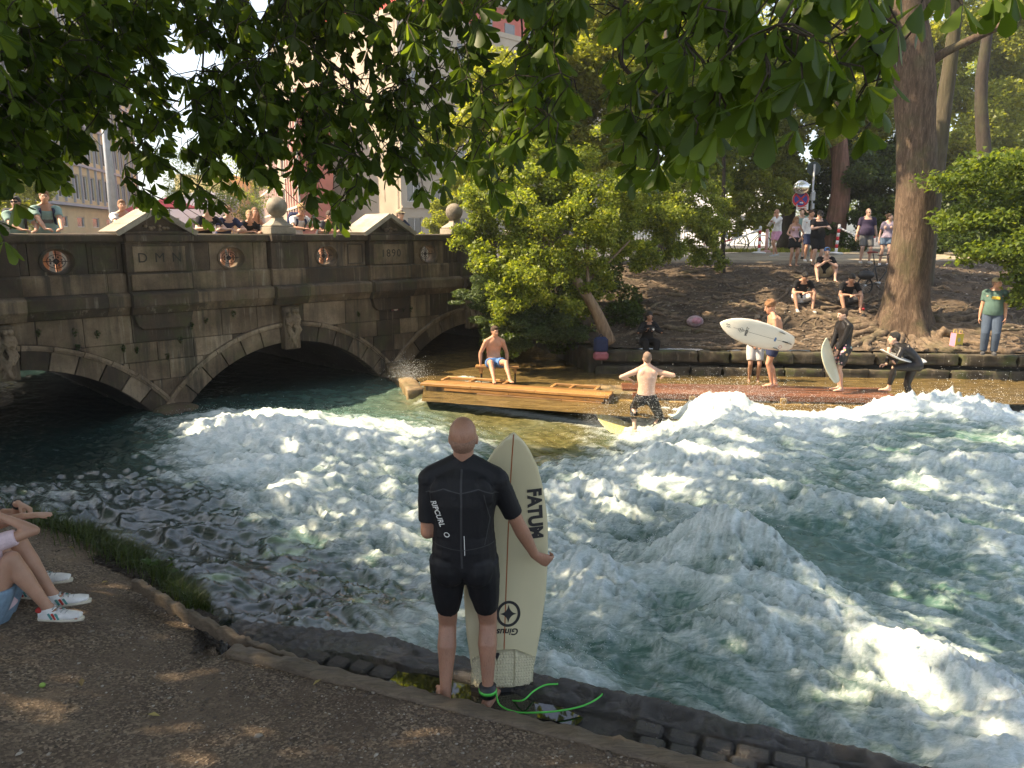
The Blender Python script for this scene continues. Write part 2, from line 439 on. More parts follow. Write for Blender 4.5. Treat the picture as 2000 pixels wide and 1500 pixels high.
k1 = bent_board('kerb_timber', [kp(-1.65, -.03, .155), kp(-.6, -.04, .15), kp(.6, -.04, .14), kp(1.6, -.04, .145), kp(5, -.04, .145)], .11, .16, M_TIMBER, seed=3)
tag(k1, 'long worn timber kerb along the gravel in front of the man in the wetsuit', 'kerb timber')
k2 = bent_board('kerb_timber', [atz(262, 1128, .30), atz(350, 1182, .235), atz(470, 1243, .14), kp(-1.0, .07, .09), kp(.2, .065, .07), kp(1.4, .065, .075), kp(5, .065, .075)], .045, .09, M_TIMBER, seed=4)
tag(k2, 'darker lower kerb timber curving up the slope towards the seated couple', 'kerb timber')

lt = np.linspace(-2.3, 6.0, 420); lw = np.linspace(0, 1, 85)
T, Wd = np.meshgrid(lt, lw)
wid = np.interp(T, [-2.3, -1.2, -.2, .6, 1.6, 3, 6], [.66, .58, .53, .51, .46, .43, .4])
off = .16 + (wid + .05 * fbm(T * 2.2, T * 0, 3, 5)) * Wd
X = K0.x + KD.x * T - KN.x * off; Y = K0.y + KD.y * T - KN.y * off
Z = -.015 + .040 * fbm(X * 2.6, Y * 2.6, 4, 12) + .022 * fbm(X * 11, Y * 11, 4, 2, ridge=True)
Z = np.where((T > -1.3) & (off < .42), np.minimum(Z, -.035 + .012 * fbm(X * 5, Y * 5, 2, 4)), Z)     # trough that holds puddles
Z = Z - smoothstep(-.9, -2.3, T) * .16
Z = Z + .03 * np.exp(-((Wd - .84) / .09) ** 2) * (T > .4)
Z = Z - np.clip(Wd - .94, 0, 1) * 9.0
me = mesh_np('ledge', np.stack([X, Y, Z], -1).reshape(-1, 3), grid_faces(*X.shape), 4)
ledge = tag(link('wet_stone_ledge', me, M_WET, smooth=True), 'wet dark stone ledge at the foot of the kerb', 'ledge', kind='structure')
# setts let into the ledge: each its own stone
sett = None
for row in range(2):
    t = 1.0 - row * .05
    for k in range(9):
        ln = .15 + .06 * random.random(); o_ = .20 + row * .125
        if sett is None or k % 3 == 0:
            s = MB(); s.cbox((0, 0, 0), (ln - .018, .112, .12), .016); sett = s.obj('paving_block', M_WET, ledge); weld_auto(sett, 50)
        else:
            sett = sett.copy(); COL.objects.link(sett)
        p = kp(t + ln / 2, o_, -.036 + random.uniform(-.008, .006)); sett.location = p
        sett.rotation_euler = (random.uniform(-.05, .05), random.uniform(-.04, .04), math.atan2(KD.y, KD.x) + random.uniform(-.05, .05)); t += ln
for k in range(8):
    ln = .14 + .05 * random.random(); s = MB(); s.cbox((0, 0, 0), (ln - .02, .12, .12), .018); s = s.obj('paving_block', M_WET, ledge); weld_auto(s, 50)
    s.location = kp(-1.9 + k * .17, .30 + .02 * random.random(), -.055 - .015 * (4 - k) * (k < 4)); s.rotation_euler = (0, random.uniform(-.05, .05), math.atan2(KD.y, KD.x) - .05)
# puddle
m, nt, bs = new_mat('still_water'); bs.inputs['Base Color'].default_value = (.012, .012, .010, 1); bs.inputs['Roughness'].default_value = .02
bs.inputs['Specular IOR Level'].default_value = .8
wv = _n(nt, 'ShaderNodeTexWave', wave_type='RINGS', rings_direction='Z'); wv.inputs['Scale'].default_value = 9
tc = _n(nt, 'ShaderNodeTexCoord'); nt.links.new(tc.outputs['Object'], wv.inputs[0]); bump(nt, bs, noise(nt, 5, 2, .4, pos_vec(nt)), .10, .004)
M_STILL = m
s = MB(); N = 60; pts = []
for k in range(N):
    a = 2 * math.pi * k / N; t = .28 + .72 * math.cos(a); o_ = .30 + .125 * math.sin(a) + .02 * math.sin(5 * a) + .015 * math.cos(9 * a); p = kp(t - .35, o_, 0); pts.append((p.x, p.y, 0))
rp = Vector(kp(.22, .26, 0)); s.add([(x - rp.x, y - rp.y, 0) for x, y, z in pts] + [(x - rp.x, y - rp.y, -.01) for x, y, z in pts], [tuple(range(N)), tuple(range(N, 2 * N))[::-1]] + [(k, N + k, N + (k + 1) % N, (k + 1) % N) for k in range(N)])
o = s.obj('puddle', M_STILL); o.location = (rp.x, rp.y, -.021); tag(o, 'dark puddle on the ledge with rings round the barefoot man', 'puddle', kind='stuff')

# ================================================================ far bank
WALL = lambda x: 18.45 - .085 * (x - 2.5)             # front line of the river wall
def far_z(x, y):
    x = np.asarray(x, float); y = np.asarray(y, float)
    d = y - WALL(x)
    z = np.interp(d, [-.2, 0, 1.2, 2.6, 4.5, 6.2, 8, 14, 30], [.08, .10, .30, .85, 1.35, 1.72, 1.88, 2.12, 2.2])
    z = z + smoothstep(3.2, 1.0, x) * np.interp(d, [0, 1.5, 4, 8], [0, .3, .4, 0])
    amp = smoothstep(.3, 2, d) * (1 - smoothstep(6, 8, d))
    return z + amp * (.16 * fbm(x * .8, y * .8, 4, 50) + .07 * fbm(x * 3.2, y * 4, 3, 51, ridge=True)) + .012 * fbm(x * 6, y * 6, 2, 3)
xs = np.linspace(0, 1, 360); ts = np.linspace(0, 1, 230) ** 1.6
Y0 = 18.4 + 33 * ts[:, None]; xl = np.where(Y0 < 23.8, 2.0 - (Y0 - 18.4) * .25, .65 + (Y0 - 23.8))
X = xl + (34 - xl) * xs[None] ** 1.15; Y = WALL(X) + .12 + 33 * ts[:, None]
me = mesh_np('far_bank', np.stack([X, Y, far_z(X, Y)], -1).reshape(-1, 3), grid_faces(*X.shape), 4)
m, nt, bs = new_mat('far_bank_soil'); v = pos_vec(nt)
sx = _n(nt, 'ShaderNodeSeparateXYZ'); nt.links.new(v, sx.inputs[0])
f = noise(nt, .9, 8, .65, v)
c1 = ramp(nt, f, [(.3, (.030, .021, .013)), (.5, (.066, .046, .029)), (.7, (.13, .094, .062))])
spk = noise(nt, 14, 5, .75, v); c1 = mixc(nt, ramp(nt, spk, [(.5, 0), (.72, .5)]), c1, (.20, .145, .095))
c2 = ramp(nt, f, [(.3, (.24, .20, .14)), (.7, (.42, .36, .26))])
ad = _n(nt, 'ShaderNodeMath', operation='MULTIPLY_ADD'); nt.links.new(f, ad.inputs[0]); ad.inputs[1].default_value = 3.0; nt.links.new(sx.outputs[1], ad.inputs[2])
mr = _n(nt, 'ShaderNodeMapRange'); mr.inputs[1].default_value = 27.5; mr.inputs[2].default_value = 29.5; nt.links.new(ad.outputs[0], mr.inputs[0])
nt.links.new(mixc(nt, mr.outputs[0], c1, c2), bs.inputs['Base Color']); bs.inputs['Roughness'].default_value = .95
bump(nt, bs, mixc(nt, .5, spk, noise(nt, 45, 5, .7, v)), .9, .03); M_FARB = m
tag(link('far_bank', me, M_FARB, smooth=True), kind='structure')
# ground sheet to the horizon
s = MB(); s.add([(-700, -700, -2.2), (700, -700, -2.2), (700, 900, -2.2), (-700, 900, -2.2)], [(0, 1, 2, 3)])
s.obj('terrain', M_FLOORW, kind='structure')
m_asph = simple('asphalt', (.09, .085, .08), .9, .2, 2)
s = MB(); s.box((0, 0, 0), (1, 1, 1)); 
def sheet(name, pts, mat, z, th=.3):
    s = MB(); n = len(pts); s.add([(x, y, z) for x, y in pts] + [(x, y, z - th) for x, y in pts], [tuple(range(n)), tuple(range(n, 2 * n))[::-1]] + [(k, n + k, n + (k + 1) % n, (k + 1) % n) for k in range(n)])
    return s.obj(name, mat, kind='structure')
sheet('street', [(-19, 25.5), (-9.5, 22), (-3, 35), (34, 51.5), (200, 60), (200, 400), (-300, 400), (-300, 20), (-40, 12)], m_asph, 1.60, .5)

# river wall: rough mossy blocks, one by one, in front of a dark core
wall = empty('river_wall', (0, 0, 0), 0, 'low mossy stone retaining wall below the rooted slope', 'retaining wall')
s = MB(); s.add([(x, WALL(x) + dy, z) for x in (2.05, 34) for dy in (.1, .5) for z in (-1.2, .02)], [(0, 1, 3, 2), (4, 6, 7, 5), (0, 4, 5, 1), (2, 3, 7, 6), (1, 5, 7, 3), (0, 2, 6, 4)])
s.obj('wall_core', M_JOINT, wall)
def rough_block(name, w, d, h, mat, parent, amp=.03, res=5, seed=0, ch=.03):
    """a stone with uneven faces: subdivided box pushed about by noise"""
    r = np.random.default_rng(seed); nx = max(2, int(w * res)); ny = max(1, int(d * res)); nz = max(2, int(h * res))
    import bmesh
    bm = bmesh.new(); bmesh.ops.create_cube(bm, size=1)
    bmesh.ops.scale(bm, vec=(w, d, h), verts=bm.verts)
    bmesh.ops.bevel(bm, geom=bm.edges[:], offset=ch, segments=1, affect='EDGES')
    bmesh.ops.subdivide_edges(bm, edges=[e for e in bm.edges if e.calc_length() > .12], cuts=3, use_grid_fill=True)
    C_ = np.array([tuple(v_.co) for v_ in bm.verts]); k = pn(C_[:, 0] * 5 + seed * 3.1, C_[:, 2] * 5 + C_[:, 1] * 4, 3) * amp
    D_ = C_ / np.linalg.norm(C_, axis=1, keepdims=True) * k[:, None]; D_[:, 1] += pn(C_[:, 0] * 9, C_[:, 2] * 9 + seed, 5) * amp * .6; D_[:, 2] += pn(C_[:, 0] * 6, C_[:, 1] * 6 + seed, 8) * amp * .4; C_ += D_
    for v_, c in zip(bm.verts, C_): v_.co = c
    me = bpy.data.meshes.new(name); bm.to_mesh(me); bm.free()
    return link(name, me, mat, parent, True)
x = 2.0; k = 0
while x < 20:
    w = random.uniform(.7, 1.3); h = .62
    for row in range(2):
        hh = h * (.55 if row == 0 else .42); zz = (-.62 + hh / 2) if row == 0 else (.085 - hh / 2)
        ww = w * random.uniform(.93, 1.0)
        o = rough_block('stone', ww, .34, hh - .004, M_WALLST, wall, .04, seed=k, ch=.014)
        o.location = (x + w / 2 + (row * .2), WALL(x + w / 2) + random.uniform(-.03, .03) - (.05 if row == 0 else 0), zz); o.rotation_euler = (0, 0, -.085); k += 1
    x += w

for j in range(6):
    y = 18.7 + j * .9; o = rough_block('stone', .9, .36, .78, M_WALLST, wall, .03, seed=60 + j); o.location = (2.0 - (y - 18.4) * .25, y + .2, -.28); o.rotation_euler = (0, 0, R(104))
    if j > 1: o = rough_block('stone', .9, .36, .95, M_WALLST, wall, .03, seed=70 + j); o.location = (2.03 - (y - 18.4) * .25, y + .2, .60); o.rotation_euler = (0, 0, R(104))
    if j > 2: o = rough_block('stone', .9, .36, .95, M_WALLST, wall, .03, seed=80 + j); o.location = (2.06 - (y - 18.4) * .25, y + .2, 1.50); o.rotation_euler = (0, 0, R(104))

n = 11000; lx = rng.uniform(2.3, 16, n); ly = WALL(lx) + .3 + 7.5 * rng.uniform(0, 1, n) ** 1.1; q = rng.uniform(0, 1, n)
V, F, rn = scatter_lumps(n, np.stack([lx, ly, far_z(lx, ly) + .012], -1), .012 + .03 * q ** 3, (1.5, 1, .45), seed=18)
tag(link('twig_litter', mesh_np('twig_litter', V, F, 3, {'rnd': rn}), M_PEB), 'dry leaves and clods scattered over the rooted far slope', 'litter', kind='stuff')
# ================================================================ river
CP = []   # px, py, z, foam, aeration, roughness
def C(*a): CP.append(a)
for r_ in """0 860 -.97 0 0 .25|150 800 -.97 0 0 .2|100 900 -.93 0 0 .35|250 880 -.93 0 0 .3|330 850 -.92 .25 0 .4|0 930 -.85 .05 0 .4|200 930 -.86 0 0 .5|330 915 -.9 .1 0 .5|60 975 -.72 .45 .1 .6|150 985 -.7 .45 .1 .6|300 1000 -.75 .1 .05 .6|400 990 -.78 .05 .05 .6|300 1080 -.68 .1 .05 .6|420 1060 -.72 .03 .05 .6|560 1090 -.7 .05 .05 .6|400 1140 -.5 .12 .05 .5|500 1150 -.55 .08 .05 .5|600 1180 -.5 .1 .05 .6|700 1130 -.65 .1 .05 .6|760 1180 -.5 .15 .1 .6|640 1110 -.7 .05 0 .6|820 1230 -.28 .62 .6 .6|780 1235 -.2 .4 .5 .4|700 1215 -.3 .15 .1 .5
400 822 -.68 .95 1 .9|450 820 -.64 1 1 1|560 818 -.62 1 1 1|450 798 -.82 .0 .3 .3|520 796 -.84 0 .4 .3|600 797 -.84 0 .5 .3|660 802 -.83 0 .6 .3|720 806 -.82 0 .6 .3|780 812 -.82 0 .7 .3|840 822 -.82 0 .7 .3|900 836 -.85 0 .7 .3|960 852 -.9 0 .6 .3|1020 868 -.95 0 .5 .3|1070 882 -1.0 0 .4 .3|1110 850 -.92 0 .5 .3|1000 835 -.85 0 .6 .3|940 815 -.8 0 .6 .3|700 828 -.62 .95 1 1|800 838 -.64 .9 .9 .9|860 850 -.68 .9 .9 .9|940 868 -.72 .8 .8 .8|400 870 -.78 1 1 1|500 860 -.70 .85 1 1|620 870 -.70 .7 1 1|740 875 -.72 .72 1 1|830 890 -.74 .7 .9 1|400 900 -.83 .85 .9 .8|500 925 -.78 .95 1 1|620 930 -.74 .66 1 1|740 940 -.74 .62 1 1|830 950 -.76 .65 .9 1|550 975 -.78 .9 1 1|650 990 -.72 .68 1 1|760 1000 -.72 .62 .9 1|840 1010 -.74 .65 .9 1|620 1040 -.76 .85 1 1|720 1055 -.72 .75 .9 1|800 1080 -.7 .68 .8 1|740 1100 -.7 .7 .8 .9|800 1135 -.66 .75 .7 .8|850 1150 -.62 .75 .7 .8|900 1200 -.45 .75 .8 .9|1000 1250 -.4 .7 .8 .9|940 1290 -.35 .65 .8 .8
500 770 -.86 0 .2 .3|620 790 -.84 .15 .5 .4|700 780 -.82 .1 .7 .35|800 795 -.80 .08 .8 .4|760 760 -.78 .12 .3 .3|900 830 -.84 .05 .7 .35|950 800 -.70 .1 .6 .35|1050 845 -.88 .05 .6 .3|1100 870 -.97 .02 .5 .3|1000 890 -.92 .25 .5 .4|1060 905 -.93 .3 .6 .6|840 752 -.5 .75 .3 .5|920 768 -.52 .45 .3 .4|1000 784 -.52 .4 .3 .4|1080 798 -.60 .35 .3 .4|1150 813 -.70 .55 .4 .5|1110 835 -.82 .05 .5 .3|700 745 -.84 .05 .05 .3|560 745 -.88 0 0 .2|600 700 -.9 0 0 .2
1160 850 -.75 .85 .9 .9|1200 870 -.90 .7 .9 .7|1250 855 -.98 .5 .8 .5|1300 870 -.92 .7 .9 .7|1230 900 -.98 .6 .9 .7|1265 885 -1.02 .55 .9 .6|1180 905 -.72 .6 .8 .9|1150 950 -.65 .5 .7 .9|1260 800 -.60 .95 1 .9|1320 790 -.35 .95 1 1|1390 785 -.12 .85 1 1|1460 800 -.22 .9 1 1|1520 830 -.52 1 1 .9|1600 815 -.55 1 1 .8|1680 805 -.42 1 1 .9|1560 850 -.55 .9 1 .9|1640 860 -.5 .95 1 .9|1740 790 -.2 .95 1 1|1820 787 -.1 .9 1 1|1900 800 -.2 .95 1 1|1990 820 -.3 .9 1 .9|1740 845 -.15 .3 .9 .5|1840 860 -.12 .15 .9 .4|1920 870 -.2 .4 .9 .6|1990 900 -.3 .8 1 .9|1760 890 -.4 .8 1 .9|1880 920 -.45 .7 1 .9
1380 840 -.2 .7 1 .9|1460 860 -.28 .75 1 .9|1340 900 -.4 .75 1 .9|1420 920 -.3 .8 1 .9|1280 950 -.4 .9 1 .9|1200 990 -.42 .97 1 1|1130 1030 -.45 .95 1 1|1100 1090 -.45 .9 1 .9|1300 1010 -.42 .75 1 .9|1400 990 -.3 .7 1 .8|1500 920 -.35 .7 1 .9|1500 1000 -.35 .5 1 .6|1600 960 -.45 .35 .9 .5|1700 950 -.5 .45 .9 .6|1800 970 -.5 .6 1 .8|1900 1000 -.5 .7 1 .8|1650 1010 -.4 .3 .95 .5|1780 1040 -.45 .6 1 .7|1950 1070 -.5 .6 1 .8|1190 1085 -.72 .2 .5 .8|1270 1080 -.72 .12 .4 .7|1330 1050 -.5 .55 .8 .8|1230 1050 -.6 .55 .7 .8|1420 1078 -.08 .85 1 1|1350 1110 -.2 .85 1 1|1480 1120 -.12 .6 1 .8|1400 1160 -.25 .35 1 .5|1530 1080 -.3 .18 .85 .5|1600 1090 -.33 .15 .8 .4|1700 1150 -.5 .1 .8 .4|1760 1120 -.5 .5 1 .7|1860 1130 -.5 .5 1 .8|1600 1170 -.45 .25 .8 .5|1520 1190 -.4 .65 1 .9|1280 1160 -.5 .75 1 .9|1180 1150 -.5 .85 1 .9|1100 1180 -.48 .8 1 .9|1240 1230 -.52 .6 .9 .9|1120 1260 -.5 .6 .9 .9|1330 1240 -.55 .5 .9 .8|1430 1230 -.42 .65 1 .8|1500 1260 -.45 .7 1 .9|1600 1240 -.5 .4 .9 .6|1700 1230 -.5 .6 1 .8|1800 1220 -.5 .6 1 .8|1950 1200 -.5 .55 1 .8|1350 1320 -.65 .1 .7 .5|1420 1300 -.55 .35 .8 .7|1480 1350 -.6 .55 .9 .8|1250 1310 -.58 .5 .8 .7|1580 1330 -.55 .55 1 .8|1680 1310 -.5 .8 1 .9|1780 1340 -.48 .95 1 1|1900 1380 -.45 1 1 1|1980 1440 -.42 1 1 1|1680 1400 -.68 .15 .6 .5|1780 1440 -.55 .8 1 .9|1850 1290 -.55 .5 .9 .8|1960 1310 -.6 .3 .9 .7|1600 1400 -.6 .35 .7 .7|1500 1400 -.6 .5 .7 .7""".replace('\n', '|').split('|'):
    C(*[float(q) for q in r_.split()])
W3 = []
for (px_, py_, z_, f_, a_, r_) in CP:
    p = atz(px_, py_, z_); W3.append((p.x, p.y, z_, f_, a_, r_))
W3 += [(-14, 16, -1, 0, 0, .2), (-9, 9, -.8, .1, 0, .5), (-12, 12, -.9, 0, 0, .3), (-7.5, 19, -.98, 0, 0, .2), (-4, 24, -.95, 0, 0, .2), (-12, 24, -.95, 0, 0, .2), (15, 14, -.3, .8, 1, .9), (13, 10, -.5, .7, 1, .9), (9, 6, -.5, .8, 1, .9), (6, 3, -.6, .7, .9, .9), (10, 3, -.5, .7, .9, .9), (3.5, 3.2, -.7, .5, .8, .8), (18, 8, -.5, .7, .9, .9)]
W3 = np.array(W3)
def field(X, Y):
    """blend of the surveyed points; narrow near the eye where they stand closer together"""
    x = X.ravel(); y = Y.ravel(); out = np.zeros((len(x), 4)); ws = np.zeros(len(x))
    for (cx, cy, *val) in W3:
        sg = .20 + .035 * cy; d2 = ((x - cx) ** 2 + (y - cy) ** 2) / (sg * sg)
        w = np.exp(-d2 * .5) + 1e-3 / (1 + d2 * d2); ws += w; out += w[:, None] * np.array(val)
    return (out / ws[:, None]).reshape(*X.shape, 4)
NR, NC = 520, 540
yy = 2.6 + 22.4 * np.linspace(0, 1, NR) ** 1.35; tt = np.linspace(-1, 1, NC)
Y = np.repeat(yy[:, None], NC, 1); X = tt[None] * (2.6 + .80 * Y)
# coarse field then bilinear up (the blend is smooth)
ci = np.linspace(0, NR - 1, 150).astype(int); cj = np.linspace(0, NC - 1, 161).astype(int)
Fc = field(X[np.ix_(ci, cj)], Y[np.ix_(ci, cj)])
F1 = np.empty((len(ci), NC, 4))
for k in range(4):
    for i in range(len(ci)): F1[i, :, k] = np.interp(np.arange(NC), cj, Fc[i, :, k])
FF = np.empty((NR, NC, 4)); t = np.interp(np.arange(NR), ci, np.arange(len(ci))); i0 = np.clip(np.floor(t).astype(int), 0, len(ci) - 2); fr = (t - i0)[:, None, None]
FF = F1[i0] * (1 - fr) + F1[i0 + 1] * fr
zb, foam, aer, rou = [FF[..., k] for k in range(4)]
foam = np.clip((foam - .52) * 1.4 + .50, 0, 1.1)
# local flow direction: from the arches it swings along the banks
fx, fy = .80, -.60
wx = .45 * fbm(X * .35, Y * .35, 2, 60); wy = .45 * fbm(X * .35 + 9, Y * .35, 2, 61)
U = (X + wx) * fx + (Y + wy) * fy; Vv = -(X + wx) * fy + (Y + wy) * fx
big = fbm(U * .55, Vv * 1.25, 3, 62, ridge=True)
mid = fbm(U * 1.7, Vv * 3.2, 4, 66, ridge=True)
fine = fbm(U * 6.5 + .6 * big, Vv * 9.5, 4, 71, ridge=True)
vfin = fbm(X * 26, Y * 26, 2, 77, ridge=True)
frth = smoothstep(.25, .8, foam) * rou
rip = fbm(U * .7 + .3 * mid, Vv * 3.0, 3, 81, ridge=True) * .5 + fbm(U * 1.7 + .5 * mid, Vv * 8.0, 3, 84, ridge=True) * .30
pk = np.maximum(fine, 0) ** 1.6
Zw = zb + rou * (.13 * big + .12 * np.sign(mid) * np.abs(mid) ** 1.3) + frth * (.030 * fine + np.interp(Y, [4, 12], [.010, .038]) * pk + .007 * vfin) + (1 - frth) * (.125 * rip * (.30 + rou) + .006 * vfin * rou)
for (mx_, my_, mz_, ra, rb, hh, an) in [(1400, 800, -.3, .75, .45, .20, -.5), (1320, 830, -.5, .6, .35, .14, -.8), (1820, 810, -.35, 1.1, .5, .22, -.3), (1620, 860, -.5, .8, .4, .10, -.4), (1430, 1085, -.3, .6, .36, .115, -.5), (1500, 1130, -.35, .75, .25, .16, -.75), (1220, 1000, -.5, .8, .35, .16, -.6),
        (1330, 930, -.5, 1.0, .35, .14, -.5), (1560, 1010, -.45, 1.2, .3, .13, -.45), (1760, 1060, -.5, 1.1, .3, .12, -.4), (1180, 1160, -.55, .5, .28, .12, -.7), (1480, 1260, -.5, .45, .25, .14, -.6), (1800, 1350, -.6, .6, .3, .14, -.5), (1640, 1260, -.55, .6, .2, .10, -.6), (480, 850, -.8, 1.0, .5, .10, -.2), (700, 880, -.8, 1.2, .4, .08, -.2), (600, 1000, -.8, .9, .3, .08, -.6), (760, 1070, -.75, .6, .25, .08, -.7), (1900, 950, -.5, 1.4, .4, .14, -.3)]:
    c_ = atz(mx_, my_, mz_); ca, sa = math.cos(an), math.sin(an); dx_ = (X - c_.x) + .12 * mid; dy_ = (Y - c_.y) + .10 * fine; a_ = (dx_ * ca + dy_ * sa) / ra; b_ = (-dx_ * sa + dy_ * ca) / rb; b_ = np.where(b_ > 0, b_ * 1.5, b_ * .8)
    g_ = np.exp(-np.abs(a_) ** 2.0) * np.exp(-np.abs(b_) ** 1.75); Zw = Zw + 1.25 * hh * g_ * (1 + .22 * fine + .3 * mid); foam = foam + .22 * g_
crest = np.clip(mid * .6 + fine * .4, -1, 1)
st_ = fbm(U * 1.1 + .5 * mid, Vv * 7.5 + 1.2 * fbm(U * .9, Vv * 1.5, 2, 93), 5, 90, gain=.62)
fm = foam + .30 * (mid) + .20 * fine + .30 * big + .60 * st_ - .28
fm = np.where(foam < .02, np.minimum(fm, 0), fm)
fm = np.clip((fm - .26) / .95, 0, 1) * smoothstep(.08, .26, foam)
d_ = (15.9 - .345 * (X + 1.96)) - Y; t_ = (X + 1.96); on_ = smoothstep(-2.2, -1.7, X) * smoothstep(2.6, 1.9, X)
Zw = Zw + (-.50 - .05 * t_ + .03 * mid - Zw) * np.exp(-(np.maximum(d_, 0) / .55) ** 2) * on_ * (d_ > -.4)
fm = np.clip(fm + .75 * np.exp(-((d_ - .12 - .10 * t_ - .10 * mid) / .14) ** 2) * on_, 0, 1)
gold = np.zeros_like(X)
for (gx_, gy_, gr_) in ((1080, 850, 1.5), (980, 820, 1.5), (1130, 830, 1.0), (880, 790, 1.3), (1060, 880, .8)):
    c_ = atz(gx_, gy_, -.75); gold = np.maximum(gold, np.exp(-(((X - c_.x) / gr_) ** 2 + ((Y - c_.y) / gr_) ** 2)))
# keep the water off the ledge and bank
tl = (X - K0.x) * KD.x + (Y - K0.y) * KD.y; ol = -((X - K0.x) * KN.x + (Y - K0.y) * KN.y)
lw_ = np.interp(tl, [-2.3, -1.2, -.2, .6, 1.6, 3, 6], [.66, .58, .53, .51, .46, .43, .4]) + .16
under = (ol < lw_ - .03)
Zw = np.where(under & (tl > -2.4), np.minimum(Zw, -.28), Zw)
Zw = np.where(Y < edge_y(X) + .0, np.minimum(Zw, -.4), Zw)
# back channel behind the weir is calm and shallow: this sheet drops away beneath it
wl = 15.9 - .345 * (X + 1.96)         # front of weir
inb = (Y > wl + .35) & (X > -3.0 + .0 * Y) & ((Y - 16.0) < 1e3)
bx = (X - (-9.25)) * .7071 + (Y - 13.9) * .7071
inb = inb & (bx > 8.6) | ((X > 8.0) & (Y > 15.3))
Zw = np.where(inb, np.minimum(Zw, -.75), Zw)
me = mesh_np('river', np.stack([X, Y, Zw], -1).reshape(-1, 3), grid_faces(NR, NC), 4, {'foam': fm.ravel(), 'aer': np.clip(aer, 0, 1).ravel(), 'rou': rou.ravel(), 'gold': gold.ravel()})
m, nt, bs = new_mat('river_water'); v = pos_vec(nt)
af = _n(nt, 'ShaderNodeAttribute', attribute_name='foam').outputs['Fac']; aa = _n(nt, 'ShaderNodeAttribute', attribute_name='aer').outputs['Fac']
mp = _n(nt, 'ShaderNodeMapping'); mp.inputs['Rotation'].default_value = (0, 0, math.atan2(.6, .8)); mp.inputs['Scale'].default_value = (.36, 1.3, 1); nt.links.new(v, mp.inputs[0])
n1 = noise(nt, 7, 9, .72, mp.outputs[0], 1.4); n2 = noise(nt, 26, 8, .82, mp.outputs[0], 1.6)
deep = mixc(nt, ramp(nt, n1, [(.35, 0), (.7, 1)]), (.010, .022, .021), (.020, .040, .036))
green = mixc(nt, ramp(nt, n1, [(.3, 0), (.7, 1)]), (.045, .115, .092), (.165, .27, .23))
body = mixc(nt, aa, deep, green)
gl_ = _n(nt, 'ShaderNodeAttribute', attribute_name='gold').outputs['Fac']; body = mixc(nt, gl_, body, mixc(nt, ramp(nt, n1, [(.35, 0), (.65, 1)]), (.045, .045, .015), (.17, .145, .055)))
a1 = _n(nt, 'ShaderNodeMath', operation='MULTIPLY_ADD'); nt.links.new(n1, a1.inputs[0]); a1.inputs[1].default_value = 1.1; nt.links.new(af, a1.inputs[2])
a2 = _n(nt, 'ShaderNodeMath', operation='MULTIPLY_ADD'); nt.links.new(n2, a2.inputs[0]); a2.inputs[1].default_value = .38; nt.links.new(a1.outputs[0], a2.inputs[2])
fz = _n(nt, 'ShaderNodeMapRange'); fz.inputs[1].default_value = .84; fz.inputs[2].default_value = 1.74; nt.links.new(a2.outputs[0], fz.inputs[0])
fcol = mixc(nt, ramp(nt, n2, [(.3, 0), (.6, 1)]), (.40, .50, .485), (.77, .82, .82))
nt.links.new(mixc(nt, fz.outputs[0], body, fcol), bs.inputs['Base Color'])
rg = _n(nt, 'ShaderNodeMapRange'); rg.inputs[3].default_value = .05; rg.inputs[4].default_value = .55; nt.links.new(fz.outputs[0], rg.inputs[0]); nt.links.new(rg.outputs[0], bs.inputs['Roughness'])
bs.inputs['IOR'].default_value = 1.33; bs.inputs['Specular IOR Level'].default_value = .9
sw = _n(nt, 'ShaderNodeMath', operation='MULTIPLY'); sw.inputs[1].default_value = .45; nt.links.new(fz.outputs[0], sw.inputs[0]); nt.links.new(sw.outputs[0], bs.inputs['Subsurface Weight']); bs.inputs['Subsurface Radius'].default_value = (.9, 1, 1); bs.inputs['Subsurface Scale'].default_value = .05
hh = mixc(nt, .5, n2, n1); bump(nt, bs, hh, .55, .03); bn_ = bs.inputs['Normal'].links[0].from_node; bm2 = _n(nt, 'ShaderNodeMapRange'); bm2.inputs[3].default_value = .16; bm2.inputs[4].default_value = .45; nt.links.new(fz.outputs[0], bm2.inputs[0]); nt.links.new(bm2.outputs[0], bn_.inputs['Strength'])
M_RIVER = m
tag(link('river', me, M_RIVER, smooth=True), kind='structure')

# shallow golden water behind the weir
m, nt, bs = new_mat('shallow_water'); v = pos_vec(nt)
nt.links.new(ramp(nt, noise(nt, 2.5, 6, .65, v, sc3=(1, 2.5, 1)), [(.3, (.055, .038, .015)), (.7, (.22, .155, .06))]), bs.inputs['Base Color'])
bs.inputs['Roughness'].default_value = .10; bs.inputs['IOR'].default_value = 1.33; bs.inputs['Specular IOR Level'].default_value = .5
bump(nt, bs, noise(nt, 7, 5, .6, v, sc3=(1, 2.2, 1)), .6, .03); M_SHAL = m
N1, N2 = 300, 80; X2 = np.linspace(-9, 30, N1)[None].repeat(N2, 0); a0 = np.maximum(14.9 - .345 * (X2 + 1.96), 0) + .3
b0 = np.where(X2 < 3, 40, WALL(X2) + .2); a0 = np.where(X2 < -1.9, 16.6 + (-1.9 - X2) * 3.0, a0); a0 = np.where(X2 > 7.4, 14.9 - .02 * (X2 - 7.4), a0); a0 = np.minimum(a0, b0 - .1)
Y2 = a0 + (b0 - a0) * (np.linspace(0, 1, N2)[:, None] ** 1.5)
Z2 = -.47 + .012 * fbm(X2 * 3, Y2 * 6, 3, 95)
tag(link('shallow_channel', mesh_np('shallow', np.stack([X2, Y2, Z2], -1).reshape(-1, 3), grid_faces(N2, N1), 4), M_SHAL, smooth=True), kind='structure')

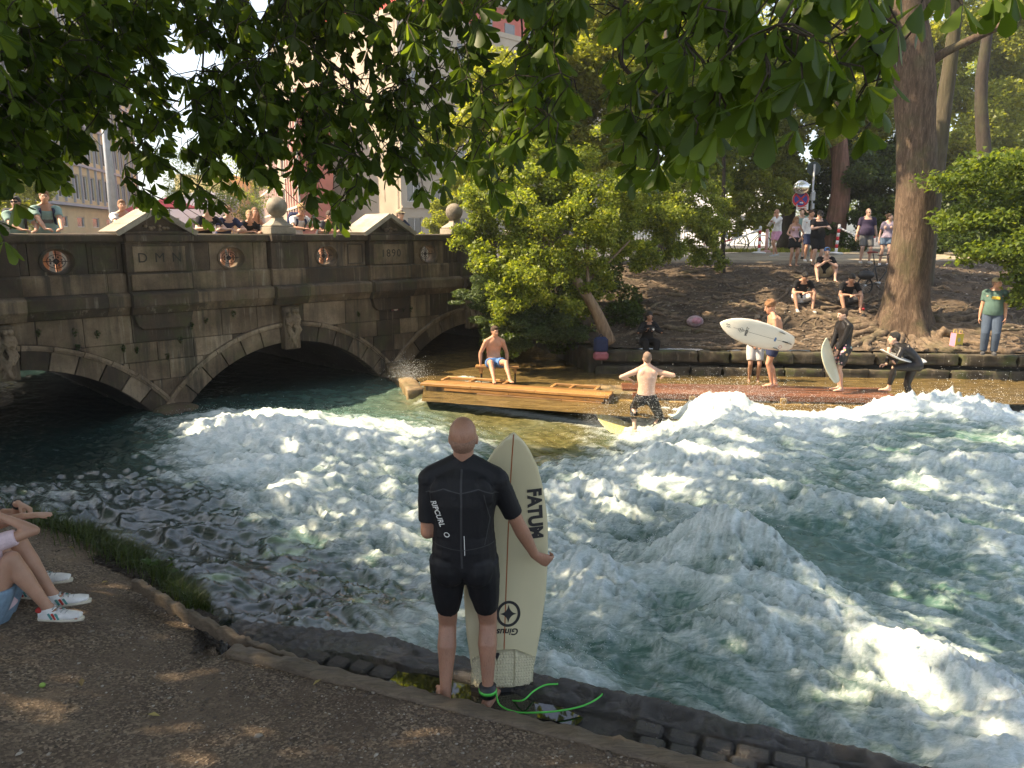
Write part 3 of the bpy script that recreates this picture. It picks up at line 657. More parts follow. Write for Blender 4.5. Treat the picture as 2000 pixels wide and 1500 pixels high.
# spray: drops thrown off the crests
def drops(name, spec, seed, label, mat):
    r = np.random.default_rng(seed); P = []; S = []
    for (px_, py_, F_, n, sx_, sy_, sz_, s0, s1) in spec:
        c = at(px_, py_, F_); q = r.standard_normal((n, 3)) * np.array([sx_, sy_, sz_]); q[:, 2] = np.abs(q[:, 2])
        P.append(q + np.array(c)); S.append(s0 + (s1 - s0) * r.uniform(0, 1, n) ** 3)
    P = np.concatenate(P); S = np.concatenate(S); n = len(P)
    O = np.array([(.94, 0, -.33), (-.47, .82, -.33), (-.47, -.82, -.33), (0, 0, 1)], float)
    Fo = np.array([(0, 1, 3), (1, 2, 3), (2, 0, 3), (0, 2, 1)])
    st = 1 + r.uniform(0, 1.6, (n, 1)) * (r.uniform(0, 1, (n, 1)) > .6); d = r.standard_normal((n, 3)); d /= np.linalg.norm(d, axis=1, keepdims=True)
    V = O[None] * S[:, None, None]; dots = (V * d[:, None, :]).sum(-1, keepdims=True); V = V + d[:, None, :] * dots * (st - 1)[:, :, None]
    V = V + P[:, None]; Fc_ = (Fo[None] + np.arange(n)[:, None, None] * 4).reshape(-1, 3)
    return tag(link(name, mesh_np(name, V.reshape(-1, 3), Fc_, 3), mat, smooth=True), label, 'spray', kind='stuff')
m, nt, bs = new_mat('spray_drops'); bs.inputs['Base Color'].default_value = (.88, .9, .9, 1); bs.inputs['Roughness'].default_value = .2
tr = _n(nt, 'ShaderNodeBsdfTranslucent'); tr.inputs[0].default_value = (.9, .92, .92, 1); mx = _n(nt, 'ShaderNodeMixShader'); mx.inputs[0].default_value = .4
nt.links.new(bs.outputs[0], mx.inputs[1]); nt.links.new(tr.outputs[0], mx.inputs[2]); nt.links.new(mx.outputs[0], nt.nodes['Material Output'].inputs[0]); M_SPRAY = m
drops('water_spray', [(1390, 778, 13.2, 3519, 0.75, 0.3, 0.2, 0.0024, 0.008), (1470, 790, 13.2, 1759, 0.5, 0.3, 0.175, 0.0024, 0.008), (1300, 800, 13.6, 1759, 0.5, 0.3, 0.175, 0.0024, 0.0074),
      (1200, 860, 13.2, 2539, 0.42, 0.25, 0.188, 0.0018, 0.0062), (1165, 840, 13.3, 977, 0.16, 0.2, 0.25, 0.0018, 0.0057), (1265, 850, 13.45, 977, 0.22, 0.1, 0.275, 0.0018, 0.0062), (1800, 790, 13.3, 2580, 1.1, 0.4, 0.12, 0.0024, 0.0064),
      (1900, 775, 14, 350, 0.6, 0.3, 0.312, 0.003, 0.0103), (1640, 800, 14, 1759, 0.8, 0.3, 0.15, 0.0024, 0.008), (800, 738, 17, 2346, 0.22, 0.2, 0.2, 0.0024, 0.008), (450, 815, 15, 1759, 0.6, 0.4, 0.075, 0.0024, 0.0068), (600, 815, 15, 1759, 0.8, 0.4, 0.062, 0.0024, 0.0068), (760, 830, 14.3, 1366, 0.7, 0.4, 0.062, 0.0024, 0.0068),
      (900, 850, 13.6, 586, 0.4, 0.3, 0.062, 0.0024, 0.0068), (1430, 1060, 7.6, 1350, 0.25, 0.3, 0.088, 0.002, 0.008), (1330, 1090, 7.4, 900, 0.3, 0.3, 0.075, 0.002, 0.008), (1150, 1030, 8.6, 1800, 0.3, 0.4, 0.15, 0.002, 0.0103), (1200, 985, 9.3, 1350, 0.35, 0.3, 0.112, 0.003, 0.0103),
      (1500, 1010, 8.8, 450, 0.5, 0.4, 0.062, 0.002, 0.008), (1700, 960, 10, 750, 0.8, 0.4, 0.088, 0.003, 0.0103), (1900, 900, 11, 900, 0.8, 0.4, 0.125, 0.003, 0.0115), (850, 1230, 5.9, 1050, 0.18, 0.15, 0.062, 0.002, 0.0069), (1080, 1280, 5.3, 525, 0.25, 0.2, 0.062, 0.0015, 0.0057),
      (1800, 1380, 5.3, 1350, 0.45, 0.3, 0.088, 0.0015, 0.0069), (1950, 1400, 5.4, 900, 0.3, 0.3, 0.1, 0.0015, 0.0069), (1480, 1250, 6, 600, 0.3, 0.3, 0.062, 0.0015, 0.0069), (1350, 1180, 6.6, 750, 0.4, 0.3, 0.075, 0.002, 0.0069), (1650, 1260, 6.2, 600, 0.4, 0.3, 0.062, 0.0015, 0.0069), (640, 1050, 9, 1050, 0.6, 0.6, 0.05, 0.002, 0.0092), (520, 950, 11, 1050, 0.5, 0.5, 0.062, 0.003, 0.0103), (760, 1000, 10, 1050, 0.6, 0.6, 0.062, 0.003, 0.0103), (1425, 1050, 7.5, 1600, 0.16, 0.15, 0.16, 0.002, 0.007), (1290, 840, 13.3, 900, 0.35, 0.2, 0.3, 0.0032, 0.0088), (1180, 835, 13.2, 900, 0.2, 0.15, 0.28, 0.0024, 0.008)],
      3, 'white droplets flung up off the wave crests', M_SPRAY)
# ================================================================ bridge
BR = empty('stone_bridge', (-9.25, 13.9, 0), R(45), 'old sandstone arch bridge with oval parapet openings over the river', 'bridge')
def brw(s_, y_, z_): return BR.matrix_basis @ Vector((s_, y_, z_)) if False else Matrix.Translation((-9.25, 13.9, 0)) @ Matrix.Rotation(R(45), 4, 'Z') @ Vector((s_, y_, z_))
KEYC = [-5.8, -.05, 5.7, 11.45, 17.2]; PIER = [-2.92, 2.83, 8.58, 14.33]
RI, ZC = 3.24, -2.88; RE = RI + .43
def arch_z(s, Rr):
    k = min(KEYC, key=lambda c: abs(c - s)); d = abs(s - k)
    return ZC + math.sqrt(Rr * Rr - d * d) if d < Rr else -3
def intr(s):
    z = arch_z(s, RI); return z
S0, S1 = -7.5, 19.0
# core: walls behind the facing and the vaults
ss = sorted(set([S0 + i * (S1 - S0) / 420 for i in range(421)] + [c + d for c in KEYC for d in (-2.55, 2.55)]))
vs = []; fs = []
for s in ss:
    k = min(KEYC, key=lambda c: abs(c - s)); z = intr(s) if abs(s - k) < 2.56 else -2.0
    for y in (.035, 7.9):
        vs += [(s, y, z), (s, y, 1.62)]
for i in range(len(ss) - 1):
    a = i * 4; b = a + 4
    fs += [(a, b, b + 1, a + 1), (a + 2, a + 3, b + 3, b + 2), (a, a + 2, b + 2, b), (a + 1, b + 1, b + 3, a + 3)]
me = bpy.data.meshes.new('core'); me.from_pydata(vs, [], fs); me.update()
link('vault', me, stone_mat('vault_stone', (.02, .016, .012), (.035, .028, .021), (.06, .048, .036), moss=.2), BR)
s = MB(); s.box(((S0 + S1) / 2, 4, 1.66), (S1 - S0, 7.7, .09)); s.obj('roadway', m_asph, BR)
s = MB(); s.box(((S0 + S1) / 2, 1.3, 1.765), (S1 - S0, 1.9, .13)); s.obj('footpath', M_COPE, BR)
s = MB(); s.box(((S0 + S1) / 2, 7.75, 2.2), (S1 - S0, .3, .95)); s.obj('far_parapet', M_COPE, BR)

def strip_stone(s0, s1, zb_, zt_, d0, d1, name, mat, g=.005, ins=.010):
    """stone between two curves zb(s), zt(s)"""
    s0 += g; s1 -= g; n = max(2, int((s1 - s0) / .09) + 1); S = [s0 + (s1 - s0) * i / n for i in range(n + 1)]
    S = [q for q in S if zt_(q) - zb_(q) > .03]
    if len(S) < 2: return None
    top = [(q, zt_(q) - g) for q in S]; bot = [(q, zb_(q) + g) for q in S]
    if abs(zt_(S[0]) - zt_(S[-1])) < 1e-6 and abs(zt_(S[0]) - zt_(S[len(S) // 2])) < 1e-6: top = [top[0], top[-1]]
    if abs(zb_(S[0]) - zb_(S[-1])) < 1e-6 and abs(zb_(S[0]) - zb_(S[len(S) // 2])) < 1e-6: bot = [bot[0], bot[-1]]
    poly = bot + top[::-1]
    m = MB(); m.prism(poly, d0, d1, min(ins, .012)); o = m.obj(name, mat, BR); return o
rs = random.Random(11)
MST = [M_STONE, M_STONE, M_STONE, M_STONE_L, M_STONE_L, M_STONE_D]
# spandrel courses, bottom to top
zs = [-1.35, -.95, -.55, -.15, .26, .66, 1.24]
def ext(q): return max(arch_z(q, RE) + .035, -3)
for i in range(len(zs) - 1):
    z0, z1 = zs[i], zs[i + 1]; s = -3.3 + rs.uniform(-.4, 0)
    while s < 13.6:
        w = rs.uniform(.6, 1.25); e = s + w
        def zb_(q, z0=z0): return max(z0, ext(q))
        if max(z1 - zb_(q) for q in (s, (s + e) / 2, e)) > .05:
            # cut where the arch head covers the course
            strip_stone(s, e, zb_, lambda q, z1=z1: z1, -.0 - rs.uniform(0, .014), .05, 'stone', rs.choice(MST))
        s = e
# arch rings: voussoirs with radial joints, then the raised moulding
for kc in KEYC[1:4]:
    th = math.asin(2.58 / RI) ; nv = 13
    for i in range(nv):
        a0 = -th + 2 * th * i / nv; a1 = -th + 2 * th * (i + 1) / nv
        if abs((a0 + a1) / 2) < .06: continue
        g = .0035
        inn = [(kc + RI * math.sin(a0 + g + (a1 - a0 - 2 * g) * t / 4), ZC + RI * math.cos(a0 + g + (a1 - a0 - 2 * g) * t / 4)) for t in range(5)]
        out = [(kc + (RE - .07) * math.sin(a0 + g + (a1 - a0 - 2 * g) * t / 4), ZC + (RE - .07) * math.cos(a0 + g + (a1 - a0 - 2 * g) * t / 4)) for t in range(5)]
        m = MB(); m.prism(inn + out[::-1], -.03 - rs.uniform(0, .01), .3, .010); m.obj('arch_stone', rs.choice([M_STONE, M_STONE_L, M_STONE, M_STONE_D]), BR)
    for i in range(nv):
        a0 = -th * 1.04 + 2.08 * th * i / nv; a1 = a0 + 2.08 * th / nv; m = MB()
        for (r0, r1, dp) in ((RE - .068, RE - .03, -.055), (RE - .03, RE + .035, -.085)):
            inn = [(kc + r0 * math.sin(a0 + .002 + (a1 - a0 - .004) * t / 4), ZC + r0 * math.cos(a0 + (a1 - a0) * t / 4)) for t in range(5)]
            out = [(kc + r1 * math.sin(a0 + .002 + (a1 - a0 - .004) * t / 4), ZC + r1 * math.cos(a0 + (a1 - a0) * t / 4)) for t in range(5)]
            m.prism(inn + out[::-1], dp, .04, .006)
        m.obj('arch_moulding', M_STONE_L, BR)
# carved keystones: clusters of small figures on a slab
def keystone(sc_):
    m = MB(); m.cbox((0, -.02, -.48), (.40, .22, 1.0), .02); sl = m.obj('keystone', M_STONE, BR); sl.location = (sc_, -.05, 1.19 - .01)
    q = MB(); r = random.Random(int(sc_ * 10) + 5)
    for (cx, top, tl) in ((-.10, -.10, 0), (.02, -.02, 1), (.11, -.03, 0)):
        q.ell((cx, -.17, top - .06), (.052, .055, .06)); q.ell((cx, -.20, top - .07), (.03, .03, .035))
        q.tube([(cx, -.14, top - .1), (cx + .02, -.17, top - .22), (cx - .01, -.15, top - .36)], [.04, .07, .055], 10)
        q.tube([(cx - .05, -.15, top - .15), (cx - .06, -.20, top - .26), (cx + .02, -.22, top - .32)], [.026, .024, .02], 8)
        q.tube([(cx + .05, -.15, top - .15), (cx + .07, -.19, top - .27), (cx + .0, -.21, top - .38)], [.026, .024, .02], 8)
        q.tube([(cx, -.14, top - .36), (cx + .06, -.20, top - .50), (cx - .02, -.17, top - .66)], [.048, .042, .028], 8)
    q.tube([(-.12, -.14, -.5), (-.05, -.2, -.68), (.03, -.19, -.86), (.08, -.15, -.95)], [.03, .05, .045, .02], 8)
    q.tube([(.10, -.14, -.42), (.06, -.21, -.6), (.0, -.19, -.78), (-.06, -.15, -.93)], [.03, .045, .04, .02], 8)
    q.tube([(.13, -.13, -.3), (.15, -.17, -.5), (.10, -.16, -.7)], [.02, .035, .02], 8)
    q.box((0, -.10, -.48), (.3, .06, .9))
    o = q.remesh('carved_figures', M_STONE_L, sl, .011, 1, .5, .35)
    n = len(o.data.vertices); co = np.empty(n * 3); o.data.vertices.foreach_get('co', co); co = co.reshape(-1, 3); co[:, 1] += pn(co[:, 0] * 30, co[:, 2] * 22, 4) * .012; o.data.vertices.foreach_set('co', co.ravel()); o.data.update()
    return sl
for k in (-.05, 5.68, 11.4): keystone(k)
# cornice: stones with a stepped profile
def profile_run(prof, s0, s1, name, mat, lens=(1.1, 1.9), y0=0.0):
    """prof = closed (y,z) outline; extruded along s in separate stones"""
    s = s0
    while s < s1 - .01:
        e = min(s1, s + rs.uniform(*lens)); e = s1 if s1 - e < .35 else e
        g = .005; n = len(prof); vs = [(s + g, y0 + y, z) for y, z in prof] + [(e - g, y0 + y, z) for y, z in prof]
        m = MB(); m.add(vs, [tuple(range(n))[::-1], tuple(range(n, 2 * n))] + [(k, (k + 1) % n, n + (k + 1) % n, n + k) for k in range(n)])
        m.obj(name, mat if not isinstance(mat, list) else rs.choice(mat), BR); s = e
corn = [(.1, 1.25), (-.06, 1.25), (-.09, 1.30), (-.13, 1.36), (-.14, 1.40), (-.20, 1.41), (-.21, 1.43), (-.21, 1.63), (-.18, 1.66), (-.04, 1.70), (.1, 1.70)]
plin = [(.3, 1.70), (-.05, 1.70), (-.05, 2.03), (-.02, 2.07), (.3, 2.07)]
cope = [(.36, 2.66), (-.02, 2.66), (-.05, 2.69), (-.09, 2.70), (-.09, 2.80), (-.07, 2.83), (.38, 2.85), (.38, 2.66)]
cope = cope[:-1]
# runs between projecting bays; bays stand .13 proud
bays = [(-3.55, -2.3), (-.45, .35), (2.18, 3.48), (5.28, 6.12), (7.93, 9.23), (10.98, 11.85), (13.7, 15)]
def runs(prof, name, mat, proud, lens=(1.1, 1.9)):
    prev = -7.4
    for (a, b) in bays:
        profile_run(prof, prev, a, name, mat, lens); profile_run([(y - (proud if y < .05 else 0), z) for y, z in prof], a, b, name, mat, (1.5, 2)); prev = b
    profile_run(prof, prev, 18.5, name, mat, lens)
runs(corn, 'cornice_stone', [M_STONE_D, M_STONE_D, M_STONE], .13)
runs(plin, 'plinth_stone', [M_STONE_D, M_STONE], .10)
runs(cope, 'coping_stone', M_STONE_D, .11)
# panel stones with oval openings, iron grille in each
def oval_panel(sa, sb, cx, z0=2.07, z1=2.66, rx=.235, rz_=.205):
    N = 40; m = MB(); yf, yb = 0.02, .32; cz = 2.325
    def rect(a, dz=0):
        c, q = math.cos(a), math.sin(a); hx1, hx0 = sb - cx - .006, cx - sa - .006; hz1, hz0 = z1 - cz, cz - z0
        t = min((hx1 / c) if c > 1e-6 else 9, (-hx0 / c) if c < -1e-6 else 9, (hz1 / q) if q > 1e-6 else 9, (-hz0 / q) if q < -1e-6 else 9); return cx + c * t, cz + q * t
    A = sorted(set([2 * math.pi * k / N for k in range(N)] + [math.atan2(z, x) % (2 * math.pi) for x in (sb - cx - .006, -(cx - sa - .006)) for z in (z1 - cz, z0 - cz)]))
    n = len(A)
    rings = [[(rect(a)[0], yf, rect(a)[1]) for a in A], [(cx + math.cos(a) * rx * 1.42, yf, cz + math.sin(a) * rz_ * 1.30) for a in A], [(cx + math.cos(a) * rx * 1.38, yf - .03, cz + math.sin(a) * rz_ * 1.26) for a in A],
             [(cx + math.cos(a) * rx * 1.20, yf - .035, cz + math.sin(a) * rz_ * 1.16) for a in A], [(cx + math.cos(a) * rx * 1.14, yf + .02, cz + math.sin(a) * rz_ * 1.1) for a in A], [(cx + math.cos(a) * rx, yf + .08, cz + math.sin(a) * rz_) for a in A],
             [(cx + math.cos(a) * rx, yb, cz + math.sin(a) * rz_) for a in A], [(rect(a)[0], yb, rect(a)[1]) for a in A]]
    vs = [p for r_ in rings for p in r_]; L = len(rings)
    fs = [(l * n + k, ((l + 1) % L) * n + k, ((l + 1) % L) * n + (k + 1) % n, l * n + (k + 1) % n) for l in range(L) for k in range(n)]
    m.add(vs, fs); o = m.obj('parapet_panel', rs.choice([M_STONE_D, M_STONE]), BR); weld_auto(o, 30)
    g = MB(); y = .16
    g.tube([(cx, y, cz - rz_), (cx, y, cz + rz_)], .009, 6); g.tube([(cx - rx, y, cz), (cx + rx, y, cz)], .009, 6)
    for k in range(24):
        a, b = 2 * math.pi * k / 24, 2 * math.pi * (k + 1) / 24; g.tube([(cx + math.cos(a) * rx * .68, y, cz + math.sin(a) * rz_ * .62), (cx + math.cos(b) * rx * .68, y, cz + math.sin(b) * rz_ * .62)], .007, 5)
    for k in range(8):
        a = k * math.pi / 4 + .4; c = (cx + math.cos(a) * .035, y, cz + math.sin(a) * .035); g.ell(c, (.02, .012, .02), n=8, k=5)
        c = Vector((cx + math.cos(a) * rx * .45, y, cz + math.sin(a) * rz_ * .4)); g.ell(c, (.016, .01, .022), n=6, k=4)
    g.ell((cx, y, cz), (.04, .025, .04), n=10, k=6); g.obj('iron_grille', M_IRON, o, True)
    # sunk field beside the oval
    return o
M_IRON = simple('rusty_iron', (.03, .018, .014), .6, .4, 20)
ovals = [(-7.4, -3.6, -4.8), (-2.3, -.48, -1.3), (.37, 2.16, 1.02), (3.5, 5.26, 4.42), (6.14, 7.91, 6.80), (9.25, 10.96, 9.93), (11.87, 13.68, 12.7)]
for (a, b, c) in ovals:
    oval_panel(c - .5, c + .5, c)
    for (p, q) in ((a, c - .5), (c + .5, b)):
        if q - p < .1: continue
        m = MB(); m.cbox(((p + q) / 2, .17, 2.365), (q - p - .01, .30, .588), .008); o = m.obj('parapet_stone', rs.choice([M_STONE_D, M_STONE_D, M_STONE]), BR)
        if q - p > .5:   # raised frame round a sunk field
            fr = MB(); w = q - p
            for (cx, cz, dx, dz) in (((p + q) / 2, 2.60, w - .16, .03), ((p + q) / 2, 2.13, w - .16, .03), (p + .095, 2.365, .03, .44), (q - .095, 2.365, .03, .44)): fr.cbox((cx, .012, cz), (dx, .03, dz), .006)
            fr.obj('panel_frame', M_STONE_D, o)
# projecting bays between the panels
def text_mesh(txt, size, extrude=.0, name='lettering', font_shear=0, bold=0, spacing=1):
    c = bpy.data.curves.new(name, 'FONT'); c.body = txt; c.size = size; c.extrude = extrude; c.align_x = 'CENTER'; c.align_y = 'CENTER'; c.shear = font_shear; c.offset = bold; c.space_character = spacing; c.resolution_u = 4
    o = bpy.data.objects.new(name, c); COL.objects.link(o); dg = bpy.context.evaluated_depsgraph_get(); dg.update()
    me = bpy.data.meshes.new_from_object(o.evaluated_get(dg)); bpy.data.objects.remove(o); bpy.data.curves.remove(c); me.name = name; me.materials.clear(); return me
def bay_block(a, b, txt=None):
    m = MB(); m.cbox(((a + b) / 2, .10, 2.365), (b - a - .01, .44, .588), .01); o = m.obj('bay_stone', M_STONE_D, BR)
    if txt:
        w = b - a; f = MB(); f.cbox(((a + b) / 2, -.125, 2.345), (w - .26, .03, .50), .008); fo = f.obj('inscription_tablet', M_STONE, o)
        me = text_mesh(txt, .27, .002, spacing=1.2); t = link('lettering', me, M_JOINT, fo); t.rotation_euler = (R(90), 0, 0); t.location = ((a + b) / 2, -.143, 2.36)
        # step below
        st = MB(); st.cbox(((a + b) / 2, -.165, 1.885), (w - .10, .06, .32), .01); st.obj('inscription_base', M_STONE, o)
        # side console under cornice
        cs = MB(); cs.prism([(a + .05, 1.245), (b - .05, 1.245), (b - .12, 1.02), (b - .22, .93), (a + .22, .93), (a + .12, 1.02)][::-1], -.13, .04, .01); cs.obj('corbel', M_STONE_D, BR)
    return o
for i, (a, b) in enumerate(bays): bay_block(a, b, {2: 'D M N', 4: '1890'}.get(i, ' DMN' if i in (0, 6) else None))
# gabled tops
def gable(a, b):
    c = (a + b) / 2; w = (b - a) / 2 + .13; h = .47; z0 = 2.845; D = .9
    o = empty('gable', (c, 0, z0)); o.parent = BR
    m = MB(); m.prism([(-w + .1, 0), (w - .1, 0), (0, h - .07)], -.06, D - .04, 0); m.obj('gable_core', M_STONE_D, o)
    for sg in (-1, 1):
        L = math.hypot(w, h); u = Vector((-sg * w, h)) / L; nn = Vector((sg * h, w)) / L
        p0 = Vector((sg * w, 0)); n0 = 3
        for k in range(n0):
            q0 = p0 + u * (L * k / n0 + .003); q1 = p0 + u * (L * (k + 1) / n0 - .003); t = nn * .05
            poly = [tuple(q0 - nn * .045), tuple(q1 - nn * .045), tuple(q1 + t), tuple(q0 + t)]
            if sg > 0: poly = poly
            else: poly = poly[::-1]
            m = MB(); m.prism(poly, -.19, D, .006); m.obj('roof_slab', M_COPE, o)
    m = MB(); m.cbox((0, -.13, .02), (2 * w - .1, .1, .045), .008); m.obj('gable_sill', M_STONE_D, o)
    q = MB(); r = random.Random(3)
    for k in range(9): q.ell((r.uniform(-.22, .22), -.075, .06 + r.uniform(0, .1)), (.05, .035, .035), n=8, k=5)
    q.obj('gable_relief', M_STONE, o, True)
for i in (0, 2, 4, 6): gable(*bays[i])
# ball finials on pedestals over the keystones
def finial(c):
    o = empty('ball_finial', (c, .13, 2.845)); o.parent = BR
    m = MB(); m.cbox((0, 0, .07), (.62, .52, .15), .01); m.cbox((0, 0, .175), (.56, .46, .05), .01); m.obj('pedestal', M_COPE, o)
    m = MB(); vs = []; pr = [(.26, .20), (.20, .24), (.13, .30), (.10, .36), (.13, .385)]
    for r_, z in pr:
        vs += [(-r_, -r_ * .85, z), (r_, -r_ * .85, z), (r_, r_ * .85, z), (-r_, r_ * .85, z)]
    m.add(vs, [(i * 4 + k, i * 4 + (k + 1) % 4, i * 4 + 4 + (k + 1) % 4, i * 4 + 4 + k) for i in range(4) for k in range(4)] + [(0, 3, 2, 1), (16, 17, 18, 19)]); m.obj('neck', M_COPE, o)
    m = MB(); m.ell((0, 0, .60), .235, n=40, k=24); m.obj('stone_ball', M_BALL, o, True)
M_BALL = stone_mat('weathered_ball', (.13, .11, .08), (.24, .20, .15), (.36, .31, .24), streak=False, sc=3, bs_=.8)
for c in (-.05, 5.62, 10.95): finial(c)
# round cutwaters at the pier feet
for p in PIER[:3]:
    m = MB(); m.lathe((0, 0, 0), [(.50, -1.8), (.50, -.86), (.48, -.80), (.42, -.73), (.30, -.68), (.0001, -.66)], 28); o = m.obj('cutwater', M_CUT, BR, False) if False else m.obj('cutwater', stone_mat('cutwater_stone', (.05, .035, .02), (.12, .08, .05), (.20, .15, .09), streak=False, moss=.5) if p == PIER[0] else bpy.data.materials['cutwater_stone'], BR)
    weld_auto(o, 40); o.location = (p + .02, -.30, 0)
# weeds in the joints
M_WEED = leaf_mat('weed_leaf', [(0, (.02, .035, .008)), (1, (.05, .08, .015))], .3)
def leaf_cloud_np(C_, Rad, n, size, seed=0, shell=.55, flat=1.0, droop=.3, asp=.5, tri=False):
    """n small leaves in ellipsoids: C_ (k,3), Rad (k,3)"""
    r = np.random.default_rng(seed); C_ = np.array(C_, float); Rad = np.array(Rad, float)
    w = (Rad[:, 0] * Rad[:, 1] + Rad[:, 1] * Rad[:, 2]); w = w / w.sum(); idx = r.choice(len(C_), n, p=w)
    d = r.standard_normal((n, 3)); d /= np.linalg.norm(d, axis=1, keepdims=True)
    rad = shell + (1 - shell) * r.uniform(0, 1, n); P = C_[idx] + d * Rad[idx] * rad[:, None]
    nz = pn(P[:, 0] * 1.3 + P[:, 2] * .7, P[:, 1] * 1.1 + P[:, 2] * 1.2, 5); P += d * (nz * .35)[:, None] * Rad[idx].min(1)[:, None]
    u = r.standard_normal((n, 3)); u[:, 2] = u[:, 2] * .6 - droop; u /= np.linalg.norm(u, axis=1, keepdims=True)
    nr = r.standard_normal((n, 3)) * .7 + d * .6; nr[:, 2] += .5; v_ = np.cross(nr, u); v_ /= np.linalg.norm(v_, axis=1, keepdims=True) + 1e-9
    nr = np.cross(u, v_)
    s = size * r.uniform(.6, 1.35, n)[:, None]
    V = np.stack([P - u * s * .5, P + v_ * s * asp * .5 + nr * s * .08, P + u * s * .5, P - v_ * s * asp * .5 + nr * s * .08], 1).reshape(-1, 3)
    F = np.arange(n * 4).reshape(n, 4)
    if tri: V = V.reshape(n, 4, 3)[:, [0, 1, 3]].copy(); V[:, 0] -= u * s * .2; V = V.reshape(-1, 3); F = np.arange(n * 3).reshape(n, 3)
    rn = np.clip(r.uniform(0, 1, n) * .75 + .25 * (.5 + .5 * nz), 0, 1)
    return V, F, np.repeat(rn, F.shape[1])
def leaf_cloud(name, C_, Rad, n, size, mat, parent=None, **kw):
    V, F, rn = leaf_cloud_np(C_, Rad, n, size, **kw)
    return link(name, mesh_np(name, V, F, F.shape[1], {'rnd': rn}), mat, parent)
for i, (s_, z_) in enumerate([(1.15, 1.0), (1.18, .72), (1.55, .93), (2.0, .60), (2.25, .55), (3.15, .68), (3.4, .95), (3.72, 1.05), (4.35, 1.13), (2.85, .35), (.55, 1.05), (9.0, .95), (9.25, .92), (7.6, .9)]):
    w_ = brw(s_, -.03, z_)
    o = leaf_cloud('wall_weed', [(0, 0, 0), (0, 0, -.05)], [(.055, .04, .05), (.035, .03, .06)], 90, .035, M_WEED, seed=i); o.location = w_
    lab = ['green weed rooted in the spandrel joint, leftmost high tuft', 'green weed hanging in the vertical joint over the left arch', 'weed along the horizontal joint right of the left arch crown', 'small weed low on the wall left of the first pier', 'small weed tuft beside another, left of the pier line', 'weed in the joint above the first pier', 'weed under the cornice right of the lettered tablet', 'weed high on the wall towards the middle arch', 'weed just under the cornice near the second oval', 'weed low in the wall straight above the round cutwater', 'weed under the cornice nearest the left picture edge', 'weed beside the little portrait plaque', 'second weed right of the little portrait plaque', 'weed on the wall left of the second gabled bay'][i]
    tag(o, lab, 'weed', 'weeds growing in the bridge joints')
# little framed portrait on the wall
o = empty('portrait_plaque', brw(8.72, -.02, 1.02), R(45), 'small arched plaque with a pale portrait fixed to the bridge wall', 'plaque')
m = MB(); m.prism([(-.14, -.16), (.14, -.16), (.14, .06), (.0, .17), (-.14, .06)], -.03, .0, .006); m.obj('plaque_frame', simple('plaque_dark', (.03, .012, .012), .5), o)
m = MB(); m.prism([(-.115, -.14), (.115, -.14), (.115, .05), (.0, .135), (-.115, .05)], -.034, -.031, 0); m.obj('picture', simple('plaque_red', (.20, .05, .05), .5, .5, 40), o)
m = MB(); m.ell((0.02, -.036, .02), (.05, .008, .075), n=12, k=8); m.ell((.02, -.036, -.1), (.07, .006, .04), n=10, k=6); m.obj('portrait', simple('plaque_pale', (.75, .68, .62), .5, .1), o, True)
# red ring buoy and box in the third arch
o = empty('ring_buoy', brw(9.75, .6, .15), R(45), 'dark red ring buoy hanging on the wall inside the right arch', 'ring buoy')
vs = []; fs = []
for i in range(24):
    a = 2 * math.pi * i / 24
    for j in range(8): b = 2 * math.pi * j / 8; vs.append(((.13 + .04 * math.cos(b)) * math.cos(a), .04 * math.sin(b), (.13 + .04 * math.cos(b)) * math.sin(a)))
for i in range(24):
    for j in range(8): fs.append((i * 8 + j, ((i + 1) % 24) * 8 + j, ((i + 1) % 24) * 8 + (j + 1) % 8, i * 8 + (j + 1) % 8))
MB().add(vs, fs).obj('ring', simple('buoy_red', (.35, .03, .03), .5), o, True)
# ================================================================ weir: stone sill, planked top, timber stage
WD = Vector((1.93 + 1.96, 14.9 - 16.25, 0)).normalized(); WA = math.atan2(WD.y, WD.x); WN = Vector((-WD.y, WD.x, 0))   # WN points to the far bank
W0 = Vector((-1.96, 16.25, 0))
def wp(t, o_, z): p = W0 + WD * t + WN * o_; return Vector((p.x, p.y, z))
weir = empty('stone_weir', (0, 0, 0), 0, 'stepped stone weir with red brown planking on top beside the standing wave', 'weir')
M_YST = stone_mat('wet_yellow_stone', (.13, .075, .02), (.30, .19, .06), (.46, .32, .12), sc=3, streak=False, rough=.35, moss=.2)
def beam(name, t0, t1, o0, o1, z0, z1, mat, parent, ch=.008, jit=0):
    m = MB(); m.cbox((0, 0, 0), (t1 - t0, o1 - o0, z1 - z0), ch); ob = m.obj(name, mat, parent)
    ob.location = wp((t0 + t1) / 2, (o0 + o1) / 2, (z0 + z1) / 2) + Vector((0, 0, random.uniform(-jit, jit))); ob.rotation_euler = (0, random.uniform(-jit, jit) * .3, WA + random.uniform(-jit, jit) * .3); return ob
